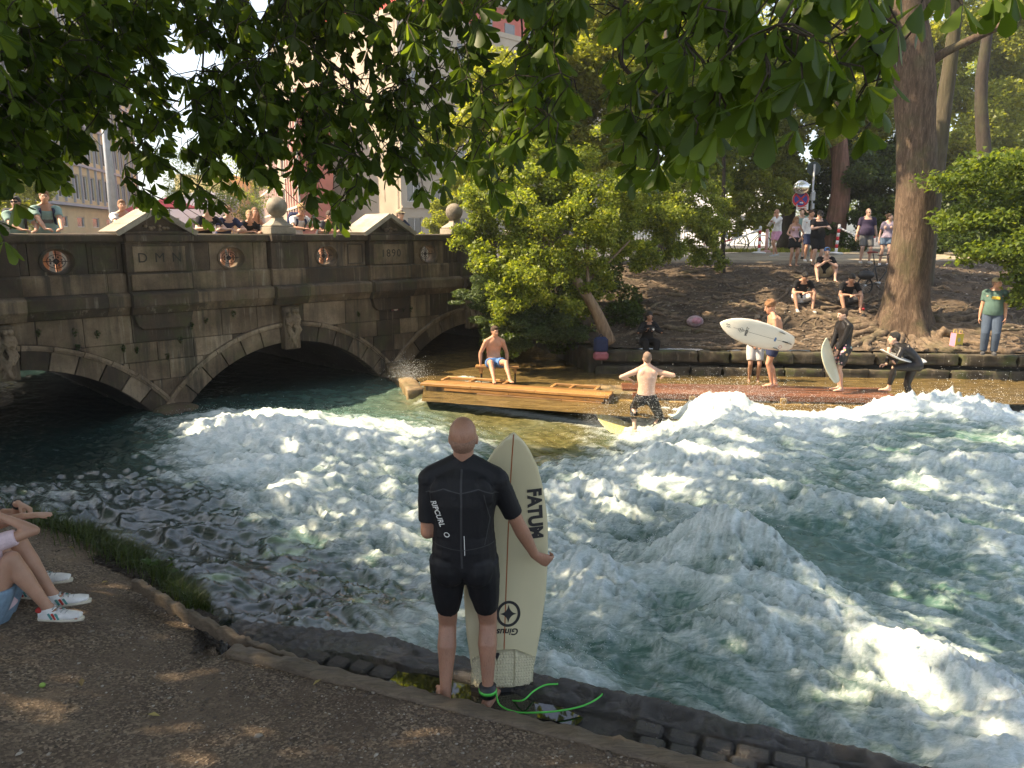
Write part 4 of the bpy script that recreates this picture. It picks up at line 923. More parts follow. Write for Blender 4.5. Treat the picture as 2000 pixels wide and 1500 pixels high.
# right part: the sill turns to lie square to the view
R0 = Vector((2.45, 15.30, 0)); RD = Vector((7.6 - 2.45, 14.75 - 15.30, 0)).normalized(); RA = math.atan2(RD.y, RD.x); RN = Vector((-RD.y, RD.x, 0))
def rp_(t, o_, z): p = R0 + RD * t + RN * o_; return Vector((p.x, p.y, z))
def rblock(name, t0, t1, o0, o1, z0, z1, mat, rough=True, seed=0):
    w = t1 - t0
    if rough: ob = rough_block(name, w, o1 - o0, z1 - z0, mat, weir, .018, seed=seed, ch=.02)
    else: m = MB(); m.cbox((0, 0, 0), (w, o1 - o0, z1 - z0), .008); ob = m.obj(name, mat, weir)
    ob.location = rp_((t0 + t1) / 2, (o0 + o1) / 2, (z0 + z1) / 2); ob.rotation_euler = (0, 0, RA); return ob
k = 0
for (o0, o1, z0, z1, step) in ((-.34, .25, -1.4, -.66, 1.3), (-.20, .3, -.66, -.47, 1.7)):
    t = -1.1
    while t < 5.2:
        e = min(5.2, t + step * random.uniform(.7, 1.2)); rblock('step_stone', t + .006, e - .006, o0, o1, z0, z1, M_YST, True, k); t = e; k += 1
rblock('sill_core', -1.0, 5.2, .02, .95, -1.2, -.36, M_CONC, False)
for r_ in range(6):      # planks along the top
    t = -.2 if r_ > 1 else .1
    while t < 5.15:
        e = min(5.15, t + random.uniform(1.6, 2.4)); ob = rblock('plank', t + .004, e - .004, .0 + r_ * .155, .148 + r_ * .155, -.352 + .004 * r_ % .006, -.302 + random.uniform(-.004, .004), M_REDPL, False); t = e
rblock('edge_plank', .0, 5.18, -.06, -.004, -.43, -.312, M_REDPL, False)
for t in (.3, 1.12, 2.9): rblock('post', t, t + .12, -.12, -.065, -.66, -.36, M_YST, False)
# sill from the timber stage back to the pier
b_ = rough_block('sill_stone', 4.0, .4, .5, M_CONC, weir, .03, seed=91); b_.location = (-2.62, 18.2, -.70); b_.rotation_euler = (0, 0, R(106))
# timber stage
stage = empty('timber_stage', (0, 0, 0), 0, 'long orange timber stage at the water edge left of the surfer', 'stage')
for r_, (t0, t1, z0, z1) in enumerate([(0, 4.12, -.36, -.302), (.55, 4.02, -.44, -.368), (1.3, 3.98, -.52, -.446), (2.2, 3.3, -.60, -.525), (2.2, 3.3, -.66, -.605)]):
    t = t0
    while t < t1 - .05:
        e = min(t1, t + random.uniform(1.0, 1.9)); beam('plank', t + .003, e - .003, -.05 + .01 * (r_ % 2), .06, z0, z1, M_OAK, stage, .006, .002); t = e
beam('plank', 0.0, 4.12, .065, .30, -.345, -.304, M_OAK, stage, .006); beam('plank', .35, 4.1, .305, .47, -.347, -.306, M_OAK, stage, .006)
beam('end_block', 4.03, 4.12, -.03, .45, -.62, -.365, M_TIMBER, stage)
# open frames on the far side of the stage
for (a, b) in ((.25, 1.75), (2.75, 3.75)):
    beam('frame_rail', a, b, .80, .87, -.35, -.29, M_OAK, stage)
    for q in (a, (a + b) / 2 - .1, b - .07): beam('frame_bar', q, q + .07, .475, .795, -.352, -.295, M_OAK, stage)
beam('stage_core', .1, 4.0, .0, .45, -1.3, -.37, M_CONC, weir)
# bench on the stage
bench = empty('plank_bench', (0, 0, 0), 0, 'plain wooden plank bench on which the shirtless man sits', 'bench')
bc = Vector((-.33, 17.05, 0))
m = MB(); m.cbox((0, 0, 0), (.98, .26, .05), .008); ob = m.obj('seat', M_OAK, bench); ob.location = (bc.x, bc.y, -.085); ob.rotation_euler = (0, 0, -.02)
for sx in (-.36, .40):
    m = MB(); m.cbox((0, 0, 0), (.06, .24, .12), .006); ob = m.obj('cross_piece', M_OAK, bench); ob.location = (bc.x + sx, bc.y, -.17)
    for sy in (-.09, .09):
        m = MB(); m.cyl((0, 0, 0), (0, 0, -.55), .018, 8); ob = m.obj("leg", M_IRON, bench); ob.location = (bc.x + sx, bc.y + sy, -.22)
# ================================================================ people
def skin_mat(name, c, hair=0):
    m, nt, bs = new_mat(name); v = _n(nt, 'ShaderNodeTexCoord').outputs['Object']
    col = ramp(nt, noise(nt, 7, 5, .6, v), [(.3, tuple(x * .82 for x in c)), (.7, tuple(min(1, x * 1.1) for x in c))])
    col = mixc(nt, ramp(nt, noise(nt, 22, 4, .6, v), [(.45, 0), (.8, .25)]), col, (c[0] * .9, c[1] * .62, c[2] * .55))
    if hair:
        h = noise(nt, 1, 4, .7, v, 1.5, (160, 160, 22)); col = mixc(nt, ramp(nt, h, [(.55, 0), (.68, hair)]), col, tuple(x * .35 for x in c))
    nt.links.new(col, bs.inputs['Base Color']); bs.inputs['Roughness'].default_value = .5
    bs.inputs['Subsurface Weight'].default_value = .12; bs.inputs['Subsurface Radius'].default_value = (.02, .008, .004)
    bump(nt, bs, noise(nt, 60, 4, .6, v), .12, .004); return m
SK = dict(a=skin_mat('skin_warm', (.56, .30, .19)), b=skin_mat('skin_fair', (.66, .42, .31)), c=skin_mat('skin_brown', (.36, .20, .13)), d=skin_mat('skin_ruddy_hairy', (.37, .195, .125), .6), e=skin_mat('skin_tan', (.47, .27, .18)))
def cloth(name, c, rough=.9, var=.12, sc=12): return simple(name, c, rough, var, sc, .5, .012, world=False, spec=.2)
CL = dict(black=cloth('cloth_black', (.016, .016, .018)), navy=cloth('cloth_navy', (.03, .04, .09)), white=cloth('cloth_white', (.78, .76, .74)), teal=cloth('cloth_teal', (.10, .30, .27)), grey=cloth('cloth_grey', (.16, .16, .16)),
          pink=cloth('cloth_pink', (.62, .42, .46)), lilac=cloth('cloth_lilac', (.36, .30, .38)), purple=cloth('cloth_plum', (.045, .035, .07)), tan=cloth('cloth_tan', (.42, .35, .22)), mint=cloth('cloth_mint', (.26, .38, .35)), green=cloth('cloth_sage', (.09, .15, .13)),
          denim=cloth('cloth_denim', (.11, .16, .24), sc=20), blue=cloth('cloth_blue', (.10, .20, .42)), cream=cloth('cloth_cream', (.62, .57, .46)), rose=cloth('cloth_rose', (.70, .36, .52)), red=cloth('cloth_red', (.5, .06, .05)), jean=cloth('cloth_jeans', (.07, .095, .14), sc=20),
          palepink=cloth('cloth_pale_pink', (.72, .56, .60)), ltdenim=cloth('cloth_light_denim', (.22, .32, .42), sc=25), dkgrey=cloth('cloth_dark_grey', (.07, .07, .075)), lgrey=cloth('cloth_light_grey', (.45, .45, .45)))
def neoprene(name, c, rough=.62): 
    m = simple(name, c, rough, .2, 3, .35, .012, world=False, spec=.25); return m
CL['neo'] = neoprene('neoprene_black', (.012, .012, .014)); CL['neo2'] = neoprene('neoprene_smooth', (.022, .02, .02), .34)
m, nt, bs = new_mat('printed_shorts'); v = _n(nt, 'ShaderNodeTexCoord').outputs['Object']; vo = _n(nt, 'ShaderNodeTexVoronoi'); vo.inputs['Scale'].default_value = 13; nt.links.new(v, vo.inputs[0])
nt.links.new(mixc(nt, ramp(nt, vo.outputs['Distance'], [(.30, 1), (.36, 0)]), (.02, .02, .025), mixc(nt, .6, vo.outputs['Color'], (.8, .35, .25))), bs.inputs['Base Color']); CL['floral'] = m
HR = dict(brown=simple('hair_brown', (.07, .038, .02), .6, .5, 60, .8, .02, world=False), dark=simple('hair_dark', (.012, .010, .009), .5, .4, 60, .8, .02, world=False), blond=simple('hair_blond', (.45, .27, .11), .6, .4, 60, .8, .02, world=False), sandy=simple('hair_sandy', (.28, .14, .06), .6, .4, 60, .8, .02, world=False), stub=simple('hair_cropped', (.27, .155, .105), .75, .25, 120, .3, .004, world=False), grey=simple('hair_stubble', (.22, .15, .11), .8, .3, 90, .5, .01, world=False))
M_EYE = simple('eye_dark', (.01, .008, .007), .2, .1, 5, 0, world=False)
M_LENS = simple('sunglass_lens', (.01, .01, .012), .08, .1, 5, 0, world=False)

def two_bone(a, t, l1, l2, pole):
    a = Vector(a); t = Vector(t); d = t - a; L = min(d.length, (l1 + l2) * .999); L = max(L, abs(l1 - l2) + .02); d = d.normalized() if d.length > 1e-6 else Vector((0, 0, -1))
    e = a + d * L; ca = (l1 * l1 + L * L - l2 * l2) / (2 * l1 * L); ca = max(-1, min(1, ca)); h = l1 * math.sqrt(1 - ca * ca)
    p = Vector(pole); p = p - d * p.dot(d); p = p.normalized() if p.length > 1e-5 else basis(d)[0]
    return a + d * (l1 * ca) + p * h, e
def hand(mb, w, d, pn_, side, curl=.35, spread=.1, S=1, fr=.0085, thumb=.6):
    """w wrist, d finger direction, pn_ palm normal (towards what it holds), side = +1 thumb along +r"""
    d = Vector(d).normalized(); pn_ = Vector(pn_); pn_ = (pn_ - d * pn_.dot(d)).normalized(); r = d.cross(pn_).normalized() * side
    mb.tube([w - d * .02 * S, w + d * .02 * S, w + d * .055 * S, w + d * .088 * S], [.024 * S, .034 * S, .041 * S, .039 * S], 10, right=r, flat=[.021 * S, .018 * S, .016 * S, .012 * S])
    for i, (o_, L) in enumerate(((.030, .074), (.010, .083), (-.010, .077), (-.029, .060))):
        b = w + d * (.078 + (.006 if i in (1, 2) else 0)) * S + r * o_ * S; fd = (d + r * o_ * spread * 10).normalized(); P = [b]; a = curl * (.75 + .12 * i)
        for k, q in enumerate((.46, .30, .24)):
            a2 = a * (k + 1) * .9; dd = (fd * math.cos(a2) + pn_ * math.sin(a2)); P.append(P[-1] + dd * L * q * S)
        mb.tube(P, [fr * 1.08 * S, fr * S, fr * .95 * S, fr * .8 * S], 8); mb.ell(P[-1], fr * .82 * S, n=8, k=5)
    b = w + d * .022 * S + r * .028 * S; td = (d * .75 + r * .75 + pn_ * thumb).normalized()
    if thumb > 1.5: b = w + d * .04 * S - r * .005 * S; td = (d * .3 - r * .1 + pn_).normalized(); r = r * -.3
    p1 = b + td * .040 * S; t2 = (d * 1.0 + r * .15 + pn_ * thumb * 1.2).normalized(); p2 = p1 + t2 * .030 * S; p3 = p2 + (t2 + pn_ * curl).normalized() * .024 * S
    mb.tube([b - td * .01, p1, p2, p3], [fr * 1.5 * S, fr * 1.3 * S, fr * 1.1 * S, fr * .9 * S], 8); mb.ell(p3, fr * .92 * S, n=8, k=5)
def lerp(a, b, t): return a + (b - a) * t
MALE = [(-.16, .135, .105), (-.07, .168, .122), (.02, .172, .122), (.17, .160, .112), (.34, .150, .103), (.5, .155, .108), (.68, .178, .120), (.84, .190, .118), (.95, .168, .098), (1.03, .105, .075), (1.10, .062, .060)]
FEM = [(-.16, .140, .110), (-.07, .175, .125), (.02, .178, .122), (.17, .150, .104), (.34, .125, .088), (.5, .130, .095), (.68, .150, .118), (.84, .160, .108), (.95, .142, .086), (1.03, .088, .066), (1.10, .052, .050)]
def person(label, loc, rz, H=1.78, hip=(0, 0, .93), lean=2, side=0, twist=0, LH=None, RH=None, LF=(-.1, .02, .08), RF=(.1, .02, .08), headp=0, heady=0, kp_=None, ep=None, sex='m', bulk=1.0, belly=0, skin='a', wear=(), hair=('short', 'brown'), vox=.016,
           shoe=None, toes=None, curl=.4, hd=None, glasses=False, group=None, thumb=(.6, .6), dec=.38, bend=.03, eyes=True, pose_world=None, cap=None, palm=None, legbulk=1.0, armbulk=1.0, foot_pitch=(0, 0), partial=None):
    """local axes: +x the person's right, +y forward, +z up; targets in metres for a 1.78 m body"""
    S = H / 1.78; root = empty('person', loc, rz, label, 'person', group)
    V3 = lambda p: Vector(p)
    T = MALE if sex == 'm' else FEM
    hip = V3(hip); lr, sr, tw = R(lean), R(side), R(twist)
    up = Vector((math.sin(sr), math.sin(lr) * math.cos(sr), math.cos(lr) * math.cos(sr))); hr = Vector((1, 0, 0)); shr = Vector((math.cos(tw), math.sin(tw), 0)); shr = (shr - up * shr.dot(up)).normalized()
    SL = .50; neck = hip + up * SL; mid = hip + up * SL * .5 + Vector((0, -bend, 0)) * (1 if lean >= 0 else -1)
    def sp(t):
        if t <= 0: return hip + (Vector((0, 0, 1)) * .6 + up * .4) * (t * SL)
        if t > 1: return neck + up * (t - 1) * SL
        return hip * (1 - t) ** 2 + (mid * 2 - (hip + neck) * .5) * 2 * t * (1 - t) + neck * t * t
    def rr(t): return (hr * (1 - max(0, min(1, t))) + shr * max(0, min(1, t))).normalized()
    fwd = shr.cross(up) * -1 if shr.cross(up).y < 0 else shr.cross(up); fwd = up.cross(shr)
    shw = (.185 if sex == 'm' else .158) * (.9 + .1 * bulk)
    sh = [neck - shr * shw - up * .045, neck + shr * shw - up * .045]
    hj = [hip + Vector((-.092, 0, -.03)), hip + Vector((.092, 0, -.03))]
    if LH is None: LH = (-.24, .02, .80)
    if RH is None: RH = (.24, .02, .80)
    ep = ep or [(-.5, -1, -.1), (.5, -1, -.1)]; kp_ = kp_ or [(-.08, 1, .1), (.08, 1, .1)]
    arms = [two_bone(sh[i], V3((LH, RH)[i]), .295, .255, ep[i]) for i in (0, 1)]
    legs = [two_bone(hj[i], V3((LF, RF)[i]), .435, .43, kp_[i]) for i in (0, 1)]
    hp = R(headp); hy = R(heady)
    nk = neck + up * .015; hup = (up * .5 + Vector((0, 0, 1)) * .5).normalized()
    Rh = Matrix.Rotation(math.atan2(shr.y, shr.x) * .5 + hy, 3, 'Z') @ Matrix.Rotation(-hp, 3, 'X')
    hc = nk + hup * .085 + Rh @ Vector((0, .025, .085))
    toes = toes or [(-.12, 1, 0), (.12, 1, 0)]
    # ---- body
    b = MB(); k_ = bulk
    def torso(mb, t0, t1, off, kx=1, hang=0):
        tt_ = [t for t in [q[0] for q in T] if t0 < t < t1]; tt_ = [t0] + tt_ + [t1]; P, A, B, RR = [], [], [], []
        for t in tt_:
            a = np.interp(t, [q[0] for q in T], [q[1] for q in T]); c = np.interp(t, [q[0] for q in T], [q[2] for q in T])
            bel = belly * math.exp(-((t - .28) / .25) ** 2); P.append(sp(t) + fwd * (bel * .7 + (.012 if sex == 'f' and .55 < t < .8 else 0)))
            A.append((a * k_ + bel * .5) * kx + off + hang * max(0, .5 - t)); B.append((c * k_ + bel * .8) + off + hang * max(0, .5 - t)); RR.append(rr(t))
        mb.tube(P, A, 20, right=RR, flat=B)
    torso(b, -.16, 1.10, 0)
    for i, sg in ((0, -1), (1, 1)):   # glutes, chest, shoulder blades
        b.ell(hip + Vector((sg * .075 * k_, -.055 if sex == 'f' else -.042, -.045)), (.095 * k_, .085 * k_, .10))
        if sex == 'f': b.ell(sp(.70) + shr * sg * .075 + fwd * .085, (.062, .06, .065))
        else: b.ell(sp(.78) + shr * sg * .085 * k_ + fwd * .06, (.085 * k_, .055, .065))
        b.ell(sp(.80) + shr * sg * .10 - fwd * .065, (.07, .035, .09)); b.ell(sh[i] + up * .0, .062 * k_ * (1 if sex == 'm' else .85))
        b.tube([neck + up * .075, sh[i] + up * .045 + shr * sg * -.05, sh[i] + up * .02], [.048, .042, .045], 10)
    b.tube([nk - up * .05, nk + hup * .05, hc + Rh @ Vector((0, -.02, -.05))], [.064 * k_ ** .5, .056 * k_ ** .5 if sex == 'm' else .047, .055 if sex == 'm' else .047], 12)
    aw = (1 if sex == 'm' else .82) * armbulk * (1 + (k_ - 1) * .5); lw = (1 if sex == 'm' else 1.0) * legbulk * (1 + (k_ - 1) * .5)
    fr = max(.0088, vox * .72)
    for i, sg in ((0, -1), (1, 1)):
        e, w = arms[i]; u = e - sh[i]; f = w - e
        b.tube([sh[i], sh[i] + u * .25, sh[i] + u * .5, sh[i] + u * .8, e], [.056 * aw, .053 * aw, .049 * aw, .042 * aw, .040 * aw], 12); b.ell(e, .040 * aw)
        b.tube([e, e + f * .25, e + f * .55, e + f * .85, w], [.040 * aw, .043 * aw, .037 * aw, .029 * aw, .027 * aw], 12)
        dd = V3(hd[i]) if hd and hd[i] else f.normalized() * .9 + Vector((0, 0, -.15)); pv = V3(palm[i]) if palm and palm[i] else (Vector((0, 0, -1)) if abs(dd.normalized().z) < .7 else Vector((-sg, 0, 0)))
        hand(b, w + dd.normalized() * .01, dd, pv, sg, curl if not hasattr(curl, '__len__') else curl[i], .1, 1, fr, thumb[i])
        kn, an = legs[i]; u = kn - hj[i]; f = an - kn
        b.tube([hj[i] - u * .05, hj[i] + u * .2, hj[i] + u * .5, hj[i] + u * .85, kn], [.098 * lw, .094 * lw, .079 * lw, .060 * lw, .056 * lw], 14); b.ell(kn, .056 * lw)
        cb = basis(f, (0, 1, 0))[1]; back = Vector(kn - (hj[i] + an) * .5); back = -back.normalized() if back.length > .02 else Vector((0, -1, 0)); back = (back - f.normalized() * back.dot(f.normalized()))
        b.tube([kn, kn + f * .15 + back * .004, kn + f * .32 + back * .016, kn + f * .55 + back * .008, kn + f * .85, an], [.053 * lw, .054 * lw, .058 * lw, .046 * lw, .035 * lw, .036 * lw], 14)
        td = V3(toes[i]).normalized(); fp = Matrix.Rotation(0, 3, 'Z'); ft = an + Vector((0, 0, -.045)) + td * .06
        rgt = td.cross(Vector((0, 0, 1))).normalized()
        hl = an - td * .045 + Vector((0, 0, -.045)); b.tube([hl - td * .01, hl + td * .03, hl + td * .11, hl + td * .19, hl + td * .235], [.026, .034, .040, .045, .030], 12, right=rgt, flat=[.028, .038, .030, .018, .012])
        b.tube([an + Vector((0, 0, .02)), an + td * .02 + Vector((0, 0, -.02)), an + td * .09 + Vector((0, 0, -.045))], [.036, .036, .026], 10)
        for j, (o_, L) in enumerate(((-.026, .028), (-.010, .024), (.006, .02), (.019, .016), (.03, .012))): b.ell(hl + td * (.235 + L * .3 - abs(o_ + .02) * .3) + rgt * o_ * -sg + Vector((0, 0, -.006)), (.0115 if j else .015,) * 3, n=8, k=5)
    # ---- head
    h = lambda x, y, z: hc + Rh @ Vector((x, y, z))
    b.ell(h(0, -.018, .030), (.075, .093, .096), Rh, 20, 14); b.ell(h(0, .02, -.02), (.066, .074, .09), Rh, 16, 12); b.ell(h(0, .045, -.078), (.045, .042, .036), Rh, 12, 8)
    b.tube([h(0, .088, .018), h(0, .102, -.008), h(0, .116, -.032), h(0, .096, -.038)], [.009, .011, .016, .012], 8); b.ell(h(0, .084, .030), (.050, .014, .010), Rh, 10, 6); b.ell(h(0, .090, -.060), (.024, .010, .009), Rh, 10, 6)
    b.tube([h(-.04, .02, -.085), h(0, .078, -.098), h(.04, .02, -.085)], [.02, .02, .02], 8)
    for sg in (-1, 1): b.ell(h(sg * .075, -.004, -.008), (.009, .017, .029), Rh @ Matrix.Rotation(R(-12), 3, 'X') @ Matrix.Rotation(sg * R(-18), 3, 'Z'), 10, 8)
    for v in range(len(b.v)): b.v[v] = tuple(Vector(b.v[v]) * S)
    body = b.remesh('body', SK[skin], root, vox * (S if S < 1 else 1), 3, .5, dec)
    def fin(mb, name, mat, vx=None, it=2):
        for v in range(len(mb.v)): mb.v[v] = tuple(Vector(mb.v[v]) * S)
        return mb.remesh(name, mat, root, vx or vox, it, .5, dec)
    def sleeve(mb, i, f, off):
        e, w = arms[i]; u = e - sh[i]; ff = w - e; mb.ell(sh[i], .062 * k_ * (1 if sex == 'm' else .85) + off)
        pts = [sh[i], sh[i] + u * .3, sh[i] + u * .6, sh[i] + u * min(1, f)]; rd = [.056, .054, .049, .047]
        if f > 1: pts += [e + ff * .3, e + ff * min(1, f - 1)]; rd += [.043, .032]
        mb.tube(pts, [q * aw + off for q in rd], 14)
    def leg(mb, i, f, off, flare=0):
        kn, an = legs[i]; u = kn - hj[i]; ff = an - kn; pts = [hj[i] - u * .08, hj[i] + u * .2, hj[i] + u * .5, hj[i] + u * min(1, f)]; q0 = .094 - .04 * min(1, f)
        rd = [.10, .096, .084, max(.062, q0)]
        if f > 1:
            pts += [kn + ff * .3, kn + ff * .6, kn + ff * min(1, f - 1)]; rd += [.060, .05, .042]
        L = len(pts); mb.tube(pts, [q * lw + off + flare * (j / (L - 1)) for j, q in enumerate(rd)], 14)
    out = {'body': body, 'root': root, 'hc': hc * S, 'Rh': Rh, 'arms': arms, 'legs': legs, 'S': S, 'sp': sp, 'fwd': fwd, 'shr': shr, 'up': up}
    for w_ in wear:
        kind, cm = w_[0], CL[w_[1]]; mb = MB()
        if kind in ('tshirt', 'longsleeve', 'vest', 'polo'):
            torso(mb, -.02 if kind != 'vest' else .05, .985 if kind != 'vest' else .93, .013, 1.0, .03)
            if kind != 'vest':
                for i in (0, 1):
                    sleeve(mb, i, .62 if kind != 'longsleeve' else 1.95, .016); mb.tube([neck + up * .02, sh[i] + up * .035], [.052, .055], 10)
            out[kind] = fin(mb, 'shirt' if kind != 'vest' else 'tank_top', cm)
        elif kind == 'shorts':
            f = w_[2] if len(w_) > 2 else .75; torso(mb, -.16, .12, .014); [leg(mb, i, f, .016, .016) for i in (0, 1)]; mb.ell(hip + Vector((0, 0, -.08)), (.13, .12, .08)); mb.ell(hip + Vector((-.07, -.06, -.05)), (.108 * k_, .098 * k_, .11)); mb.ell(hip + Vector((.07, -.06, -.05)), (.108 * k_, .098 * k_, .11)); out[kind] = fin(mb, 'shorts', cm)
        elif kind == 'trousers': torso(mb, -.16, .12, .014); [leg(mb, i, 1.97, .020, .012) for i in (0, 1)]; mb.ell(hip + Vector((0, -.05, -.07)), (.16 * k_, .115 * k_, .1)); out[kind] = fin(mb, 'trousers', cm)
        elif kind == 'skirt': torso(mb, -.1, .3, .012); kk = (legs[0][0] + legs[1][0]) / 2; mb.tube([hip + Vector((0, 0, .05)), lerp(hip, kk, .3), lerp(hip, kk, .66)], [.185, .205, .235], 18, right=Vector((1, 0, 0)), flat=[.135, .155, .17]); out[kind] = fin(mb, 'skirt', cm)
        elif kind == 'leggings': torso(mb, -.16, .12, .008); [leg(mb, i, w_[2] if len(w_) > 2 else 1.6, .008) for i in (0, 1)]; mb.ell(hip + Vector((-.07, -.06, -.05)), (.103 * k_, .093 * k_, .108)); mb.ell(hip + Vector((.07, -.06, -.05)), (.103 * k_, .093 * k_, .108)); out[kind] = fin(mb, 'leggings', cm, vox * .8)
        elif kind in ('wetsuit', 'shorty', 'rash_top'):
            o_ = .0075; a_, l_ = w_[2], w_[3]; torso(mb, -.16 if l_ else .0, 1.07, o_)
            for i, sg in ((0, -1), (1, 1)):
                sleeve(mb, i, a_, o_); mb.tube([neck + up * .07, sh[i] + up * .045 - shr * sg * .05, sh[i] + up * .02], [.050 + o_, .048 + o_, .05 + o_], 10)
                mb.ell(sp(.80) + shr * sg * .10 - fwd * .065, (.078, .043, .098)); mb.ell(sp(.78) + shr * sg * .085 * k_ + fwd * .06, (.093 * k_, .063, .073))
                if l_: leg(mb, i, l_, o_); mb.ell(hip + Vector((sg * .075 * k_, -.042, -.035)), (.103 * k_, .090 * k_, .115))
            mb.tube([nk - up * .04, nk + hup * .055], [.078 * k_ ** .5, .0665 * k_ ** .5], 14); out[kind] = fin(mb, 'wetsuit', cm, vox * .9, 9)
    if shoe:
        for i in (0, 1):
            an = legs[i][1]; td = V3(toes[i]).normalized(); rgt = td.cross(Vector((0, 0, 1))).normalized(); mb = MB(); hl = an - td * .045 + Vector((0, 0, -.040))
            mb.tube([hl - td * .022, hl + td * .03, hl + td * .11, hl + td * .20, hl + td * .262], [.032, .042, .046, .052, .034], 12, right=rgt, flat=[.036, .046, .038, .028, .018]); mb.tube([an + Vector((0, 0, .02)), an + Vector((0, 0, -.03))], [.044, .045], 10); fin(mb, 'shoe', CL[shoe])
            mb = MB(); sl = hl + Vector((0, 0, -.024)); mb.tube([sl - td * .03, sl - td * .015, sl + td * .06, sl + td * .15, sl + td * .24, sl + td * .275], [.022, .038, .044, .052, .042, .02], 12, right=rgt, flat=[.016] * 6)
            for v in range(len(mb.v)): mb.v[v] = tuple(Vector(mb.v[v]) * S)
            if shoe == 'sneaker' or (shoe == 'white' and vox < .010):
                for q_ in range(4):
                    l_ = MB(); c_ = hl + td * (.085 + .028 * q_) + Vector((0, 0, .052 - .010 * q_)); l_.tube([(c_ - rgt * .026) * S, (c_ + Vector((0, 0, .008))) * S, (c_ + rgt * .026) * S], .0045, 6); l_.obj('lace', CL['lgrey'], root, True)
                hb_ = MB(); hb_.ell((hl - td * .012 + Vector((0, 0, .034))) * S, (.030, .034, .020), Matrix((rgt, td, Vector((0, 0, 1)))).transposed(), 12, 8); hb_.obj('heel_tab', CL['red'], root, True)
                for q_, cc_ in enumerate(('teal', 'red', 'teal')):
                    for sg in (-1, 1):
                        t_ = MB(); c_ = hl + td * (.075 + .024 * q_) + rgt * sg * .0455 + Vector((0, 0, .008)); t_.box(c_ * S, (.006, .012, .045), M=Matrix((rgt, (td + Vector((0, 0, .5))).normalized(), (Vector((0, 0, 1)) - td * .5).normalized())).transposed()); t_.obj('stripe', CL[cc_], root)
            mb.obj('shoe_sole', CL['cream' if shoe in ('white', 'lgrey') else 'dkgrey'], root, True)
    # ---- hair, hats, eyes
    hk, hcol = hair if hair else (None, None); mb = MB()
    def he(x, y, z, r, M=None): mb.ell(h(x, y, z), r, Rh if M is None else Rh @ M, 16, 12)
    if hk == 'short': he(0, -.026, .040, (.084, .100, .092)); he(0, .035, .082, (.062, .05, .04)); he(0, -.062, -.01, (.070, .055, .07)); out['hair'] = fin(mb, 'hair', HR[hcol], min(vox, .011), 1)
    elif hk == 'stubble': he(0, -.024, .036, (.0795, .0955, .0885)); he(0, -.055, -.01, (.070, .055, .07)); fin(mb, 'hair', HR[hcol], min(vox, .009), 1)
    elif hk == 'curly':
        r_ = random.Random(int(loc[0] * 100)); 
        he(0, -.02, .05, (.086, .098, .09))
        for _ in range(60):
            a, c = r_.uniform(0, 6.283), r_.uniform(-.1, 1); q = math.sqrt(1 - c * c) if c < 1 else 0; x, y, z = .088 * q * math.cos(a), -.02 + .10 * q * math.sin(a), .05 + .10 * c
            if y > .06 and z < .06: continue
            mb.ell(h(x, y, z), .019 + r_.uniform(0, .01), n=8, k=6)
        fin(mb, 'hair', HR[hcol], min(vox, .010), 0)
    elif hk in ('long', 'bun'):
        he(0, -.026, .038, (.085, .100, .094)); he(0, -.05, -.02, (.078, .065, .08))
        if hk == 'long':
            for sg in (-1, 0, 1): mb.tube([h(sg * .055, -.05 - .02 * (sg == 0), .02), h(sg * .075, -.045 - .03 * (sg == 0), -.10), h(sg * .08, -.03 - .04 * (sg == 0), -.24)], [.045, .042, .022], 10)
        else: mb.ell(h(0, -.125, .06), (.045, .04, .04))
        fin(mb, 'hair', HR[hcol], min(vox, .011), 1)
    if cap:
        mb = MB(); ck, cc = cap; back = -1 if ck == 'back' else 1
        mb.ell(h(0, -.02, .060), (.088, .105, .074), Rh, 20, 12); mb.ell(h(0, -.02, .045), (.088, .105, .045), Rh, 20, 10)
        if ck != 'none': mb.tube([h(0, back * .05, .045), h(0, back * .115, .040), h(0, back * .165, .026)], [.075, .07, .045], 14, right=Rh @ Vector((1, 0, 0)), flat=[.013, .011, .009])
        fin(mb, 'cap', CL[cc], min(vox, .009), 1)
    if eyes and not glasses:
        for sg in (-1, 1): m_ = MB(); m_.ell(h(sg * .031, .0885, .008) * S, (.013, .007, .0065), Rh, 8, 6); m_.obj('eye', M_EYE, root, True)
    if glasses:
        m_ = MB()
        for sg in (-1, 1): m_.ell(h(sg * .034, .094, .008) * S, (.028, .010, .019), Rh, 12, 8); m_.tube([h(sg * .06, .088, .014) * S, h(sg * .083, .0, .012) * S], .004, 6)
        m_.cyl(h(-.02, .1, .012) * S, h(.02, .1, .012) * S, .004, 6); m_.obj('sunglasses', M_LENS, root, True)
    return out
def facing(deg): return R(deg)
